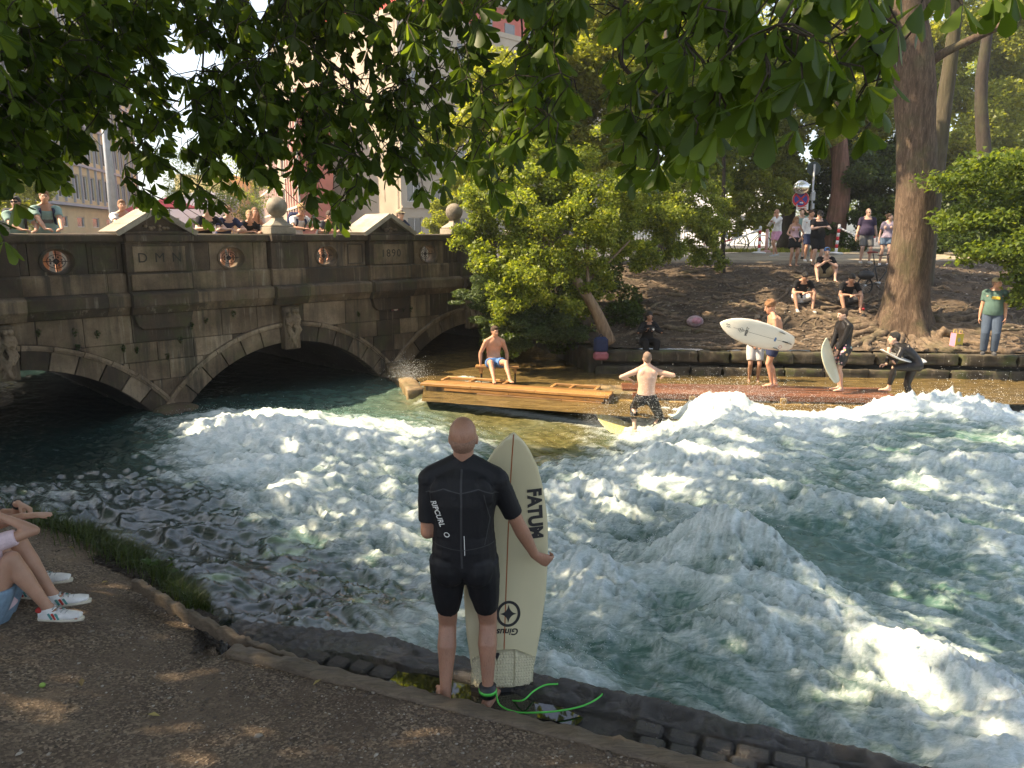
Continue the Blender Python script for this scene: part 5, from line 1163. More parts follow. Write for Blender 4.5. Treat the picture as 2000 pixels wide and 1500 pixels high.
# ================================================================ boards
BOARD = [(0, .30), (.02, .52), (.06, .62), (.15, .76), (.28, .90), (.42, .985), (.55, 1.0), (.68, .95), (.80, .80), (.88, .62), (.94, .40), (.98, .20), (1.0, .03)]
def mk_board(name, M, L, W, mat, label, th=.058, fins=True, group=None, nose=1.0, parent=None):
    root = empty(name, (0, 0, 0), 0, label, 'surfboard', group); root.matrix_world = M
    m = MB(); n = 20; ST = 34; vs = []
    for i in range(ST):
        t = i / (ST - 1); w = np.interp(t, [q[0] for q in BOARD], [q[1] for q in BOARD]) * W / 2; k = th / 2 * (math.sin(math.pi * min(1, max(0, .12 + .80 * t))) ** .6); rk = .06 * (t - .45) ** 2 * 2.4 + (.10 * max(0, t - .7) ** 2 * 6)
        for j in range(n):
            a = 2 * math.pi * j / n; c, s_ = math.cos(a), math.sin(a); vs.append((w * math.copysign(abs(c) ** .75, c), t * L, rk + k * math.copysign(abs(s_) ** .9, s_)))
    m.add(vs, [(i * n + j, i * n + (j + 1) % n, (i + 1) * n + (j + 1) % n, (i + 1) * n + j) for i in range(ST - 1) for j in range(n)] + [tuple(range(n))[::-1], tuple(range((ST - 1) * n, ST * n))])
    b = m.obj('board', mat, root, True)
    bv = BVHTree.FromObject(b, bpy.context.evaluated_depsgraph_get())
    def deck(x, y, up=1):
        h = bv.ray_cast(Vector((x, y, up)), Vector((0, 0, -up))); return h[0].z if h[0] else 0
    if fins:
        for x, y in ((0, .09), (-.17, .30), (.17, .30)):
            f = MB(); zz = deck(x, y, -1); P = [(0, 0), (.10, 0), (.085, -.05), (.03, -.105), (.005, -.11), (-.005, -.09), (.01, -.05)]
            f.add([(x - .004, y + a, zz + .004 + b_) for a, b_ in P] + [(x + .004, y + a, zz + .004 + b_) for a, b_ in P], [tuple(range(7)), tuple(range(7, 14))[::-1]] + [(k, k + 7, (k + 1) % 7 + 7, (k + 1) % 7) for k in range(7)])
            f.obj('fin', M_FIN, root)
    return root, b, deck
M_FIN = simple('fin_black', (.02, .02, .022), .3, .1, 5, 0, world=False)
def board_mat(name, c, var=.1):
    m, nt, bs = new_mat(name); v = _n(nt, 'ShaderNodeTexCoord').outputs['Object']
    nt.links.new(ramp(nt, noise(nt, 2.2, 5, .6, v), [(.3, tuple(x * (1 - var) for x in c)), (.7, c)]), bs.inputs['Base Color'])
    bs.inputs['Roughness'].default_value = .28; bs.inputs['Coat Weight'].default_value = .3; bs.inputs['Coat Roughness'].default_value = .1
    bump(nt, bs, noise(nt, 5, 3, .5, v), .1, .01); return m
M_INK = simple('print_black', (.02, .02, .022), .5, .1, 5, 0, world=False)
M_INKW = simple('print_white', (.75, .75, .72), .5, .05, 5, 0, world=False)
def decal(me, x, y, rot, deck, mat, parent, name='lettering', lift=.0022, up=1, mirror=False):
    """lay a flat mesh (in its x,y plane) on the deck"""
    c, s_ = math.cos(rot), math.sin(rot)
    for v_ in me.vertices:
        a, b = v_.co.x * (-1 if mirror else 1), v_.co.y; X_, Y_ = x + a * c - b * s_, y + a * s_ + b * c; v_.co = (X_, Y_, deck(X_, Y_, up) + lift * up)
    return link(name, me, mat, parent)
def grid_sub(me, cuts=3):
    import bmesh
    bm = bmesh.new(); bm.from_mesh(me); bmesh.ops.triangulate(bm, faces=bm.faces[:]); 
    for _ in range(cuts): bmesh.ops.subdivide_edges(bm, edges=[e for e in bm.edges if e.calc_length() > .03], cuts=1)
    bm.to_mesh(me); bm.free(); return me
def flat_poly(pts, name='mark'):
    me = bpy.data.meshes.new(name); me.from_pydata([(x, y, 0) for x, y in pts], [], [tuple(range(len(pts)))]); me.update(); return me
def ring_mesh(rx, ry, w, n=40, name='ring_mark'):
    vs = []; fs = []
    for k in range(n): a = 2 * math.pi * k / n; vs += [(rx * math.cos(a), ry * math.sin(a), 0), ((rx - w) * math.cos(a), (ry - w) * math.sin(a), 0)]
    for k in range(n): j = (k + 1) % n; fs.append((2 * k, 2 * j, 2 * j + 1, 2 * k + 1))
    me = bpy.data.meshes.new(name); me.from_pydata(vs, [], fs); me.update(); return me
def frame_from(a, b, nrm):
    """matrix: origin a, +y to b, +z close to nrm"""
    y = (Vector(b) - Vector(a)).normalized(); z = Vector(nrm); z = (z - y * z.dot(y)).normalized(); x = y.cross(z)
    M = Matrix.Identity(4); 
    for i in range(3): M[i][0], M[i][1], M[i][2], M[i][3] = x[i], y[i], z[i], a[i]
    return M
# ---------------- the man in front and his board
p0 = at(910, 1352, 4.26); MANZ = -.045
man = person('bald man in a black short wetsuit standing with his back turned, holding a cream surfboard', (p0.x, 4.26, MANZ), R(-3), H=1.88, hip=(0, 0, .93), lean=1, LH=(-.13, .22, 1.05), RH=(.40, .15, .875), LF=(-.118, -.02, .075), RF=(.125, .02, .075),
             ep=[(-.30, -1, -.6), (.12, -.8, -1)], thumb=(.6, 1.9), armbulk=1.02, dec=.6, headp=-6, bulk=1.0, belly=.03, skin='d', wear=[('shorty', 'neo', .80, .78)], hair=None, vox=.0075, curl=(.3, 1.35), hd=[None, (.80, .12, -.45)], palm=[None, (-.05, 1, .1)], toes=[(-.25, 1, 0), (.25, 1, 0)], legbulk=.98, eyes=False, bend=.03)
sb = MB(); [sb.ell(man['hc'] + man['Rh'] @ Vector(c_), r_, man['Rh'], 20, 14) for c_, r_ in (((0, -.030, .000), (.0775, .0865, .070)), ((0, -.022, -.03), (.070, .078, .055)))]
sb.remesh('cropped_hair', HR['stub'], man['root'], .006, 3)
me = man['shorty'].data; n = len(me.vertices); co = np.empty(n * 3); no = np.empty(n * 3); me.vertices.foreach_get('co', co); me.vertices.foreach_get('normal', no); co = co.reshape(-1, 3); no = no.reshape(-1, 3)
kk = np.exp(-((co[:, 2] - 1.08) / .10) ** 2) + .8 * np.exp(-((co[:, 2] - .86) / .07) ** 2) + .5 * (np.abs(co[:, 0]) > .15) * np.exp(-((co[:, 2] - 1.40) / .12) ** 2)
co = co + no * (.0045 * kk * pn(co[:, 0] * 5 + co[:, 1] * 3, co[:, 2] * 34, 3) + .002 * pn(co[:, 0] * 9, co[:, 2] * 9, 8))[:, None]
me.vertices.foreach_set('co', co.ravel()); me.update()      # creases at waist, seat and armpits
# zip, seams and name printed on the suit
suit = man['shorty']; bvs = BVHTree.FromObject(suit, bpy.context.evaluated_depsgraph_get())
def on_back(x, z, lift=.002):
    h = bvs.ray_cast(Vector((x, -1, z)), Vector((0, 1, 0))); return (h[0] + h[1] * lift) if h[0] else None
M_SEAM = simple('suit_seam', (.03, .03, .032), .6, .1, 5, 0, world=False)
def back_strip(pts, w, mat, name):
    vs = []; fs = []
    P = []
    for a, b in zip(pts[:-1], pts[1:]):
        for k in range(14): P.append((a[0] + (b[0] - a[0]) * k / 14, a[1] + (b[1] - a[1]) * k / 14))
    P.append(pts[-1])
    for i, p in enumerate(P):
        q0 = P[max(0, i - 1)]; q1 = P[min(len(P) - 1, i + 1)]; d = Vector((q1[0] - q0[0], q1[1] - q0[1])).normalized(); n = Vector((-d.y, d.x)) * w / 2
        for sg in (-1, 1):
            h = on_back(p[0] + n.x * sg, p[1] + n.y * sg); vs.append(h if h else Vector((p[0], 0, p[1])))
    fs = [(2 * i, 2 * i + 1, 2 * i + 3, 2 * i + 2) for i in range(len(P) - 1)]
    me = bpy.data.meshes.new(name); me.from_pydata(vs, [], fs); me.update(); return link(name, me, mat, suit)
back_strip([(0, 1.55), (.005, 1.37), (.0, 1.11), (.004, .98)], .012, M_SEAM, 'zip')
back_strip([(-.21, 1.41), (-.10, 1.45), (0, 1.43), (.10, 1.45), (.21, 1.41)], .006, M_SEAM, 'seam')
back_strip([(-.19, 1.11), (0, 1.09), (.19, 1.11)], .005, M_SEAM, 'seam'); back_strip([(.13, 1.42), (.16, 1.27), (.13, 1.11)], .005, M_SEAM, 'seam')
back_strip([(.018, 1.18), (.02, 1.06)], .004, M_INKW, 'zip_cord')
me = grid_sub(text_mesh('RIPCURL', .066, 0, bold=.0012), 1); dx, dz = Vector((.062, -.168)).normalized()
for v_ in me.vertices:
    a, b = v_.co.x * .62 , v_.co.y * .75; X_, Z_ = -.134 + a * dx - b * dz * -1 * -1, 1.30 + a * dz + b * dx; h = on_back(X_, Z_, .0035); v_.co = h if h else (X_, -.2, Z_)
link('lettering', me, M_INKW, suit)
me = ring_mesh(.017, .012, .004, 20)
for v_ in me.vertices: h = on_back(-.082 + v_.co.x, 1.18 + v_.co.y * 1.3, .0035); v_.co = h if h else v_.co
link('wave_mark', me, M_INKW, suit)
# ankle cuff
a_ = man['legs'][1][1] * man['S']; m = MB(); m.tube([a_ + Vector((0, 0, -.005)), a_ + Vector((0, 0, .065))], [.050, .054], 16); m.obj('ankle_strap', M_INK, man['root'], True)
M_LEASH = simple('leash_green', (.10, .62, .08), .35, .15, 8, 0, world=False)
m = MB(); m.tube([a_ + Vector((0, 0, .022)), a_ + Vector((0, 0, .042))], [.055, .056], 16); m.obj('green_band', M_LEASH, man['root'], True)
# board
tail = at(979, 1377, 4.44); nose = at(998, 840, 4.62); dev = tail
MBd = frame_from(tail, nose, (.16, -1, .12))
BL = (nose - tail).length
cream = board_mat('board_cream', (.62, .56, .36))
bd, bb, deck = mk_board('surfboard', MBd, BL, .535, cream, 'cream surfboard stood on its tail by the bald man, black lettering down one rail')
sgn = 1 if (MBd.to_3x3() @ Vector((1, 0, 0))).x > 0 else -1
st = [(-.003, .05 + i * (BL - .06) / 40) for i in range(41)]; vs = []; 
for x, y in st: vs += [(-.0035, y, deck(-.003, y) + .0012), (.0035, y, deck(.003, y) + .0012)]
me = bpy.data.meshes.new('stringer'); me.from_pydata(vs, [], [(2 * i, 2 * i + 1, 2 * i + 3, 2 * i + 2) for i in range(40)]); link('stringer', me, simple('stringer_red', (.33, .10, .03), .4, .1, 5, 0, world=False), bd)
me = grid_sub(text_mesh('FATUM', .122, 0, bold=.006), 4)
for v_ in me.vertices: v_.co.x *= .82
decal(me, sgn * .162, BL - .52, -R(90) + R(5), deck, M_INK, bd, lift=.004)
decal(grid_sub(ring_mesh(.077, .085, .018), 1), sgn * .02, .615, 0, deck, M_INK, bd, 'ring_mark')
star = []
for k in range(32):
    a = 2 * math.pi * k / 32; r_ = .052 / (abs(math.cos(a)) ** .62 + abs(math.sin(a)) ** .62) ** 1.613; star.append((r_ * math.cos(a), r_ * math.sin(a) * 1.15))
decal(grid_sub(flat_poly(star), 2), sgn * .02, .615, 0, deck, M_INK, bd, 'star_mark')
me = grid_sub(text_mesh('Ginus', .060, 0, bold=.0015, font_shear=.2), 1); decal(me, sgn * .02, .50, R(180), deck, M_INK, bd)
# traction pad in three pieces with raised lumps
M_PAD = simple('deck_pad_cream', (.60, .55, .38), .9, .1, 40, .4, .004, world=False)
for i, (x0, x1, yt0, yt1) in enumerate(((-.20, -.072, .33, .385), (-.066, .066, .385, .385), (.072, .20, .385, .33))):
    P = [(x0, .145), (x1, .145), (x1, yt1), (x0, yt0)]; m = MB(); nx = 6
    vs = []; 
    for j in range(nx + 1):
        for k in range(nx + 1):
            x = x0 + (x1 - x0) * j / nx; yt = yt0 + (yt1 - yt0) * j / nx; y = .145 + (yt - .145) * k / nx; vs.append((x, y, deck(x, y) + .006))
    N = len(vs); vs += [(x, y, z - .008) for x, y, z in vs]; fs = [(a * (nx + 1) + b, (a + 1) * (nx + 1) + b, (a + 1) * (nx + 1) + b + 1, a * (nx + 1) + b + 1) for a in range(nx) for b in range(nx)]
    rim = [j * (nx + 1) for j in range(nx + 1)] + [nx * (nx + 1) + k for k in range(1, nx + 1)] + [j * (nx + 1) + nx for j in range(nx - 1, -1, -1)] + [k for k in range(nx - 1, 0, -1)]
    fs += [(rim[k], rim[(k + 1) % len(rim)], rim[(k + 1) % len(rim)] + N, rim[k] + N) for k in range(len(rim))]
    m.add(vs, fs)
    rr_ = random.Random(i)
    for a in range(7):
        for b in range(11):
            x = x0 + (x1 - x0) * (a + .5 + .25 * (b % 2)) / 7.3; y = .155 + (yt0 * .5 + yt1 * .5 - .17) * b / 10.5
            if (x - x0) / (x1 - x0) < .97: m.ell((x, y, deck(x, y) + .007), (.0075, .0085, .004), n=6, k=4)
    m.obj('deck_pad', M_PAD, bd, True)
    P = [(x0, .142), (x1, .142), (x1 - (.02 if i == 2 else 0), .055 if i != 1 else .045), (x0 + (.02 if i == 0 else 0), .055 if i != 1 else .045)]
    me = grid_sub(flat_poly(P), 1); o = decal(me, 0, 0, 0, deck, M_INK, bd, 'kick_pad', .012); sd = o.modifiers.new('t', 'SOLIDIFY'); sd.thickness = .012; sd.offset = -1
me = grid_sub(flat_poly([(-.016, .015), (-.011, .024), (.011, .024), (.016, .015), (0, -.024)]), 1); decal(me, -.045 * sgn, .345, 0, deck, M_INK, bd, 'pad_badge', .013)
# leash: plug on the tail, cord looping over the ledge
plug = MBd @ Vector((0, .05, deck(0, .05) + .01)); P = [plug, plug + Vector((-.02, -.05, .0)), at(965, 1372, 4.30), at(985, 1378, 4.32), at(1010, 1392, 4.34) + Vector((0, 0, .0))]
def smooth_pts(P, n=8):
    P = [Vector(p) for p in P]; out = []
    for i in range(len(P) - 1):
        a = P[max(0, i - 1)]; b = P[i]; c = P[i + 1]; d = P[min(len(P) - 1, i + 2)]
        for k in range(n):
            t = k / n; out.append(.5 * ((2 * b) + (-a + c) * t + (2 * a - 5 * b + 4 * c - d) * t * t + (-a + 3 * b - 3 * c + d) * t ** 3))
    return out + [P[-1]]
def ledge_pt(px_, py_): p = atz(px_, py_, .015); return p
LP = [a_ + man['root'].location + Vector((.05, .02, .03)), ledge_pt(975, 1375), ledge_pt(1005, 1390), ledge_pt(1045, 1392), ledge_pt(1095, 1388), ledge_pt(1140, 1378), ledge_pt(1170, 1362), ledge_pt(1180, 1347), ledge_pt(1165, 1346)]
m = MB(); m.tube(smooth_pts(LP), .0055, 6); m2 = m.obj('leash_cord', M_LEASH, None, True); tag(m2, 'bright green leash cord looped over the wet ledge by the board', 'leash')
LP = [plug, plug + Vector((.02, -.03, .03)), ledge_pt(1020, 1368), ledge_pt(1042, 1350), ledge_pt(1065, 1338), ledge_pt(1090, 1336)]
m = MB(); m.tube(smooth_pts(LP), .0055, 6); o = m.obj('cord', M_LEASH, None, True); o.parent = m2
# ---------------- couple on the bank, mostly outside the frame
gz = .33
g0 = at(-18, 1185, 4.62)
person('woman in a pale pink T-shirt and denim shorts sitting with one knee drawn up', (g0.x, 4.62, gz), R(-84), H=1.70, hip=(0, 0, .13), lean=-4, twist=46, dec=.6, LF=(-.14, .34, .11), RF=(.02, .38, .09), RH=(.02, .13, .78), LH=(-.25, .10, .30), ep=[(-.6, 0, -1), (.10, 1.2, -.8)],
       kp_=[(-.1, .2, 1), (.0, .25, 1)], headp=-12, sex='f', skin='e', wear=[('tshirt', 'palepink'), ('shorts', 'ltdenim', .50)], hair=('long', 'dark'), vox=.0085, shoe='white', toes=[(-.2, 1, 0), (.12, 1, .0)], curl=(.5, .9), hd=[None, (-.1, -.30, .9)], palm=[None, (-1, 0, .2)], legbulk=1.06)
g1 = at(-128, 1180, 4.98)
mn = person('man with a black wristwatch stretching both forearms over his knees, hand spread', (g1.x, 4.98, gz + .02), R(-86), H=1.80, hip=(0, 0, .10), lean=30, dec=.6, LF=(-.14, .62, .07), RF=(.06, .60, .07), RH=(.16, .80, .62), LH=(-.02, .62, .64), ep=[(-.8, 0, -.6), (.6, -.1, -1)],
       kp_=[(-.15, .2, 1), (.1, .2, 1)], skin='e', wear=[('tshirt', 'dkgrey'), ('shorts', 'dkgrey', .9)], hair=('short', 'dark'), vox=.009, shoe='white', curl=(1.0, .12), hd=[(0, 1, -.55), (0.05, 1, .08)], palm=[(.3, -.2, -1), (-.1, 0, -1)])
e_, w_ = mn['arms'][0]; e_, w_ = e_ * mn['S'], w_ * mn['S']; d_ = (w_ - e_).normalized(); m = MB(); m.tube([w_ - d_ * .045, w_ - d_ * .012], [.035, .034], 14); m.ell(w_ - d_ * .028 + Vector((0, 0, .03)), (.02, .02, .012)); m.obj('wristwatch', M_INK, mn['root'], True)
# coloured details on the shoes
# ---------------- far stage
def ground_at(px_, F_, y_): return at(px_, y_, F_)
q = at(965, 715, 17.02)
person('shirtless man in blue shorts sitting on the plank bench with both hands braced on it', (q.x, 17.02, -.48), R(192), H=1.80, hip=(0, 0, .50), lean=4, LH=(-.30, -.02, .44), RH=(.30, -.02, .44), LF=(-.20, .72, .24), RF=(.14, .72, .24), ep=[(-.6, -.6, 0), (.6, -.6, 0)], kp_=[(-.2, .3, 1), (.2, .3, 1)],
       heady=18, headp=4, skin='a', wear=[('shorts', 'blue', .55)], hair=('short', 'brown'), vox=.011, curl=.1, hd=[(-.2, -.2, -.9), (.2, -.2, -.9)], bend=.07)
q = at(1262, 782, 13.62)
sf = person('shirtless surfer in black shorts riding the standing wave, seen from behind with arms bent', (q.x, 13.62, -.78), R(-8), H=1.80, hip=(0, 0, .71), lean=10, twist=14, LH=(-.30, .20, .98), RH=(.34, .30, 1.05), LF=(-.19, .10, .09), RF=(.10, -.10, -.02), ep=[(-1, -.35, -.2), (1, -.2, -.15)],
       kp_=[(-.25, 1, .1), (.75, .8, .1)], headp=4, skin='b', wear=[('leggings', 'neo', 1.45)], hair=('stubble', 'grey'), vox=.010, curl=.3, toes=[(-.7, .7, 0), (-.3, 1, 0)], bend=.04, eyes=False)
m = MB()
c_ = Vector((q.x - .05, 13.62, -.85)); d_ = Vector((-.79, .54, .28)).normalized(); a = c_ - d_ * .75; b = c_ + d_ * 1.0
mk_board('surfboard', frame_from(a, b, (.1, -.45, .9)), 1.75, .52, board_mat('board_yellow', (.62, .55, .22)), 'yellowish surfboard under the feet of the man riding the wave')
q = at(1507, 752, 15.75)
bm_ = person('shirtless curly-haired young man standing on the planks with a white surfboard under his arm', (q.x, 15.75, -.30), R(84), H=1.84, hip=(0, 0, .94), lean=8, LH=(-.10, .26, 1.10), RH=(.14, .26, .92), LF=(-.02, .0, .075), RF=(.10, -.10, .075), ep=[(-.7, -.9, -.2), (.4, -1, -.3)], headp=16,
       skin='a', wear=[('shorts', 'navy', .62)], hair=('curly', 'sandy'), vox=.011, curl=.6, hd=[(.5, .6, -.5), (0, .5, .3)], bend=.06, bulk=1.03)
a = at(1551, 673, 15.35); b = at(1409, 633, 15.25)
wbd = board_mat('board_white', (.80, .76, .66), .04)
b2, bo, dk2 = mk_board('surfboard', frame_from(a, b, (.05, .95, .12)), (b - a).length, .53, wbd, 'white surfboard held sideways by the curly-haired man, small black emblems on its underside')
me = grid_sub(flat_poly([(x * 1.0, y) for x, y in [(-.05, -.09), (.05, -.09), (.05, .09), (-.05, .09)]]), 1)
L2 = (b - a).length
for i, (x, y) in enumerate(((-.05, .13), (-.05, .17), (-.01, .15), (-.01, .19))):
    P = [(-.022, -.012), (-.004, .006), (.018, -.010), (.022, .004), (.002, .018), (-.018, .0)]; decal(flat_poly(P, 'wave_mark'), x + .03, L2 - y, R(90), dk2, M_INK, b2, 'wave_mark', .003, -1)
for (x, y) in ((.0, .0), (.045, .0), (.022, .045), (.022, -.045)): decal(ring_mesh(.026, .026, .006, 16), x - .02, L2 - .42 + y * .8, 0, dk2, M_INK, b2, 'circle_mark', .003, -1)
me = grid_sub(text_mesh('MERT', .075, 0, bold=.002), 0); decal(me, .0, L2 - .54, R(0), dk2, M_INK, b2, 'lettering', .003, -1, True)
decal(ring_mesh(.035, .035, .006, 20), .12, .26, 0, dk2, CL['red'], b2, 'circle_mark', .003, -1); decal(flat_poly([(-.04, -.02), (.04, -.02), (.04, .02), (-.04, .02)]), 0, .42, 0, dk2, CL['blue'], b2, 'blue_mark', .003, -1)
decal(flat_poly([(-.012, -.06), (.012, -.06), (.012, .06), (-.012, .06)]), 0, .20, 0, dk2, M_INK, b2, 'fin_box', .003, -1)
vs = []
for i in range(31): y = .04 + i * (L2 - .3) / 30; vs += [(-.003, y, dk2(-.003, y, -1) - .002), (.003, y, dk2(.003, y, -1) - .002)]
me = bpy.data.meshes.new('stringer'); me.from_pydata(vs, [], [(2 * i, 2 * i + 1, 2 * i + 3, 2 * i + 2) for i in range(30)]); link('stringer', me, M_TIMBER, b2)
q = at(1640, 757, 15.35)
person('boy in a grey wetsuit top and flowered shorts waiting with a board beside him', (q.x, 15.35, -.30), R(100), H=1.72, hip=(0, 0, .94), lean=3, LH=(-.06, .20, .76), RH=(.12, .22, .78), LF=(-.06, .0, .075), RF=(.10, -.06, .075), ep=[(-.5, -1, -.2), (.5, -1, -.2)], headp=14, heady=0,
       skin='b', wear=[('rash_top', 'neo2', 1.95, 0), ('shorts', 'floral', .82)], hair=('short', 'brown'), vox=.011, curl=.5, bend=.05)
a = at(1633, 748, 15.05); b = at(1607, 662, 15.15)
mk_board('surfboard', frame_from(a, b + Vector((0, .05, 0)), (.8, -.85, .2)), (b - a).length * 1.0, .5, board_mat('board_pale', (.66, .64, .46)), 'pale narrow-looking surfboard on end beside the boy in flowered shorts')
q = at(1782, 770, 15.1)
person('crouching surfer in a full black wetsuit resting one foot on the planks, chin in hand', (q.x, 15.10, -.62), R(80), H=1.76, hip=(0, 0, .93), lean=48, LH=(-.10, .56, 1.14), RH=(.10, .52, .88), LF=(-.06, .48, .44), RF=(.10, -.08, .08), ep=[(-.3, .7, -1), (.5, .4, -1)], kp_=[(-.2, 1, .3), (.1, 1, .1)], headp=4,
       skin='b', wear=[('wetsuit', 'neo2', 1.9, 1.85)], hair=('short', 'dark'), vox=.011, curl=.9, hd=[(.1, -.1, 1), (0, 1, 0)], bend=.09)
a = at(1792, 712, 15.1); b = at(1712, 693, 14.75)
mk_board('surfboard', frame_from(a + Vector((.35, .5, 0)), b + Vector((0, 0, .02)), (-.1, -.35, .9)), 1.5, .5, board_mat('board_white2', (.76, .76, .72)), 'white surfboard the crouching wetsuit surfer leans on, dark print near its nose')
q = at(1930, 690, 17.45)
p9 = person('man in a beige cap, sage T-shirt and jeans standing on the wall top', (q.x, 17.45, .13), R(150), H=1.78, hip=(0, 0, .94), lean=-2, LH=(-.25, .05, .80), RH=(.26, .03, .78), heady=50, skin='a', wear=[('tshirt', 'green'), ('trousers', 'jean')], hair=('short', 'grey'), cap=('front', 'tan'), vox=.011, shoe='dkgrey', bulk=1.05, belly=.03)
m = MB(); m.box((-.02, .152, 1.30), (.16, .012, .06)); m.obj('chest_print', simple('print_yellow', (.75, .5, .06), .7, .1, 5, 0, world=False), p9['root'])
q = at(1472, 725, 17.35)
person('person in a dark top and pale shorts standing in the shallows behind the curly-haired man', (q.x, 17.35, -.52), R(170), H=1.65, headp=25, lean=12, LH=(-.1, .3, 1.0), RH=(.1, .3, 1.0), skin='c', wear=[('tshirt', 'navy'), ('shorts', 'lgrey', .8)], hair=('short', 'dark'), vox=.015)
q = at(1264, 680, 18.8)
ph = person('black-clad photographer with long dark hair sitting on the wall, camera in front of her', (q.x, 18.85, .10), R(185), H=1.68, hip=(0, 0, .16), lean=14, LH=(-.07, .34, .52), RH=(.09, .34, .52), LF=(-.10, .42, -.25), RF=(.10, .42, -.25), ep=[(-1, 0, -.6), (1, 0, -.6)], kp_=[(-.2, .6, 1), (.2, .6, 1)], sex='f', headp=12,
       skin='c', wear=[('longsleeve', 'black'), ('trousers', 'black')], hair=('long', 'dark'), vox=.014, shoe='black', curl=.9, hd=[(.5, .5, .2), (-.5, .5, .2)])
m = MB(); m.cbox((0, .42, .50), (.13, .06, .09), .01); m.cyl((0, .44, .50), (0, .54, .50), .037, 14); m.obj('camera_body', M_INK, ph['root']); m = MB(); m.cyl((0, .541, .50), (0, .545, .50), .026, 14); m.obj('lens_glass', M_INKW, ph['root'])
# ---------------- on the slope and path
def onto(px_, F_): 
    x = (px_ - 1000) / FPX * F_ * 1.0; 
    for _ in range(3):
        z = float(far_z(x, F_)); _, a, b = _ray(px_, 600); s_ = 1
        v = None; # exact x needs the row: iterate
        py_ = 750 + FPX * (-(z - CAMH) * math.cos(PITCH) - F_ * math.sin(PITCH)) / (F_ * math.cos(PITCH) - (z - CAMH) * math.sin(PITCH)) * 1
        u, a, b = _ray(px_, py_); x = u * F_ / a
    return x, F_, z
def stand(label, px_, F_, face, **kw):
    x, y, z = onto(px_, F_); return person(label, (x, y, z - .01), R(face), vox=kw.pop('vox', .016), **kw)
def sit(label, px_, F_, face, **kw):
    x, y, z = onto(px_, F_); base = dict(hip=(0, 0, .12), lean=24, LF=(-.20, .50, -.16), RF=(.20, .50, -.16), kp_=[(-.35, .3, 1), (.35, .3, 1)], LH=(-.06, .42, .30), RH=(.06, .42, .30), ep=[(-.9, 0, -.6), (.9, 0, -.6)], headp=30, bend=.09); base.update(kw)
    return person(label, (x, y, z), R(face), vox=base.pop('vox', .014), **base)
sit('man in a black T-shirt and white shorts sitting on the roots with his head bowed', 1562, 21.0, 176, skin='e', wear=[('tshirt', 'black'), ('shorts', 'white', .8)], hair=('short', 'dark'), shoe='lgrey', headp=45, H=1.76)
sit('man in a blue cap and tan shorts sitting on the slope, hands at his mouth', 1607, 23.3, 172, skin='b', wear=[('tshirt', 'black'), ('shorts', 'tan', .75)], cap=('back', 'blue'), hair=('short', 'brown'), LH=(-.05, .40, .46), RH=(.04, .40, .48), headp=8, H=1.82, LF=(-.24, .42, -.05), RF=(.24, .42, -.05))
sit('man in black sitting nearest the big tree, looking down at a phone', 1650, 20.8, 180, skin='e', wear=[('tshirt', 'black'), ('shorts', 'dkgrey', .85)], hair=('short', 'dark'), shoe='black', headp=42, H=1.80)
stand('woman with long fair hair, pink top and black skirt standing on the path edge', 1548, 25.2, 182, H=1.64, sex='f', skin='e', wear=[('vest', 'pink'), ('skirt', 'black')], hair=('long', 'sandy'), headp=24, LH=(-.12, .25, .98), RH=(.14, .24, 1.0), ep=[(-1, -.4, 0), (1, -.4, 0)])
stand('man in a mint T-shirt standing behind the others with a hand to his ear', 1560, 28.2, 170, H=1.84, skin='b', wear=[('tshirt', 'mint'), ('shorts', 'dkgrey', .8)], hair=('short', 'brown'), LH=(-.13, .10, 1.62), RH=(.26, .05, .82), ep=[(-1, .3, -.5), (.5, -1, 0)], shoe='black', hd=[(.2, 0, .9), None])
stand('stout man in black with a black cap standing and typing on a phone', 1592, 25.0, 186, H=1.84, bulk=1.14, belly=.06, skin='b', wear=[('tshirt', 'black'), ('shorts', 'black', .85)], hair=('short', 'dark'), cap=('front', 'black'), glasses=True, headp=26, LH=(-.10, .36, 1.22), RH=(.10, .36, 1.22), ep=[(-1, -.3, -.6), (1, -.3, -.6)], shoe='black', hd=[(.6, .4, .2), (-.6, .4, .2)])
stand('bald bearded man in a loose white shirt and rose shorts walking in the sun', 1514, 29.5, 110, H=1.80, skin='a', wear=[('longsleeve', 'white'), ('shorts', 'rose', .72)], hair=None, glasses=True, LF=(-.06, .12, .075), RF=(.06, -.14, .10), LH=(-.08, .20, 1.45), RH=(.05, .26, 1.28), ep=[(-.6, .2, -1), (.6, .3, -1)], shoe='lgrey', headp=10)
stand('stout bald man in a dark plum polo shirt and grey shorts standing upright', 1687, 26.0, 172, H=1.84, bulk=1.16, belly=.07, skin='b', wear=[('tshirt', 'purple'), ('shorts', 'grey', .88)], hair=None, glasses=True, heady=16, shoe='lgrey', LH=(-.32, .06, .80), RH=(.32, .04, .80), LF=(-.15, .02, .08), RF=(.13, .05, .08))
stand('young woman with tied-up hair in a lilac top and denim hotpants half behind the trunk', 1728, 25.2, 160, H=1.70, sex='f', skin='b', wear=[('tshirt', 'lilac'), ('shorts', 'denim', .42)], hair=('bun', 'brown'), heady=60, LF=(-.06, .1, .08), RF=(.16, -.1, .08), LH=(-.25, .1, .82), RH=(.25, .02, .85), shoe='white')
stand('person in white sleeves and navy shorts mostly hidden behind the black-capped man', 1577, 27.0, 175, H=1.80, skin='a', wear=[('longsleeve', 'white'), ('shorts', 'navy', .8)], hair=('short', 'brown'), shoe='white', heady=30)
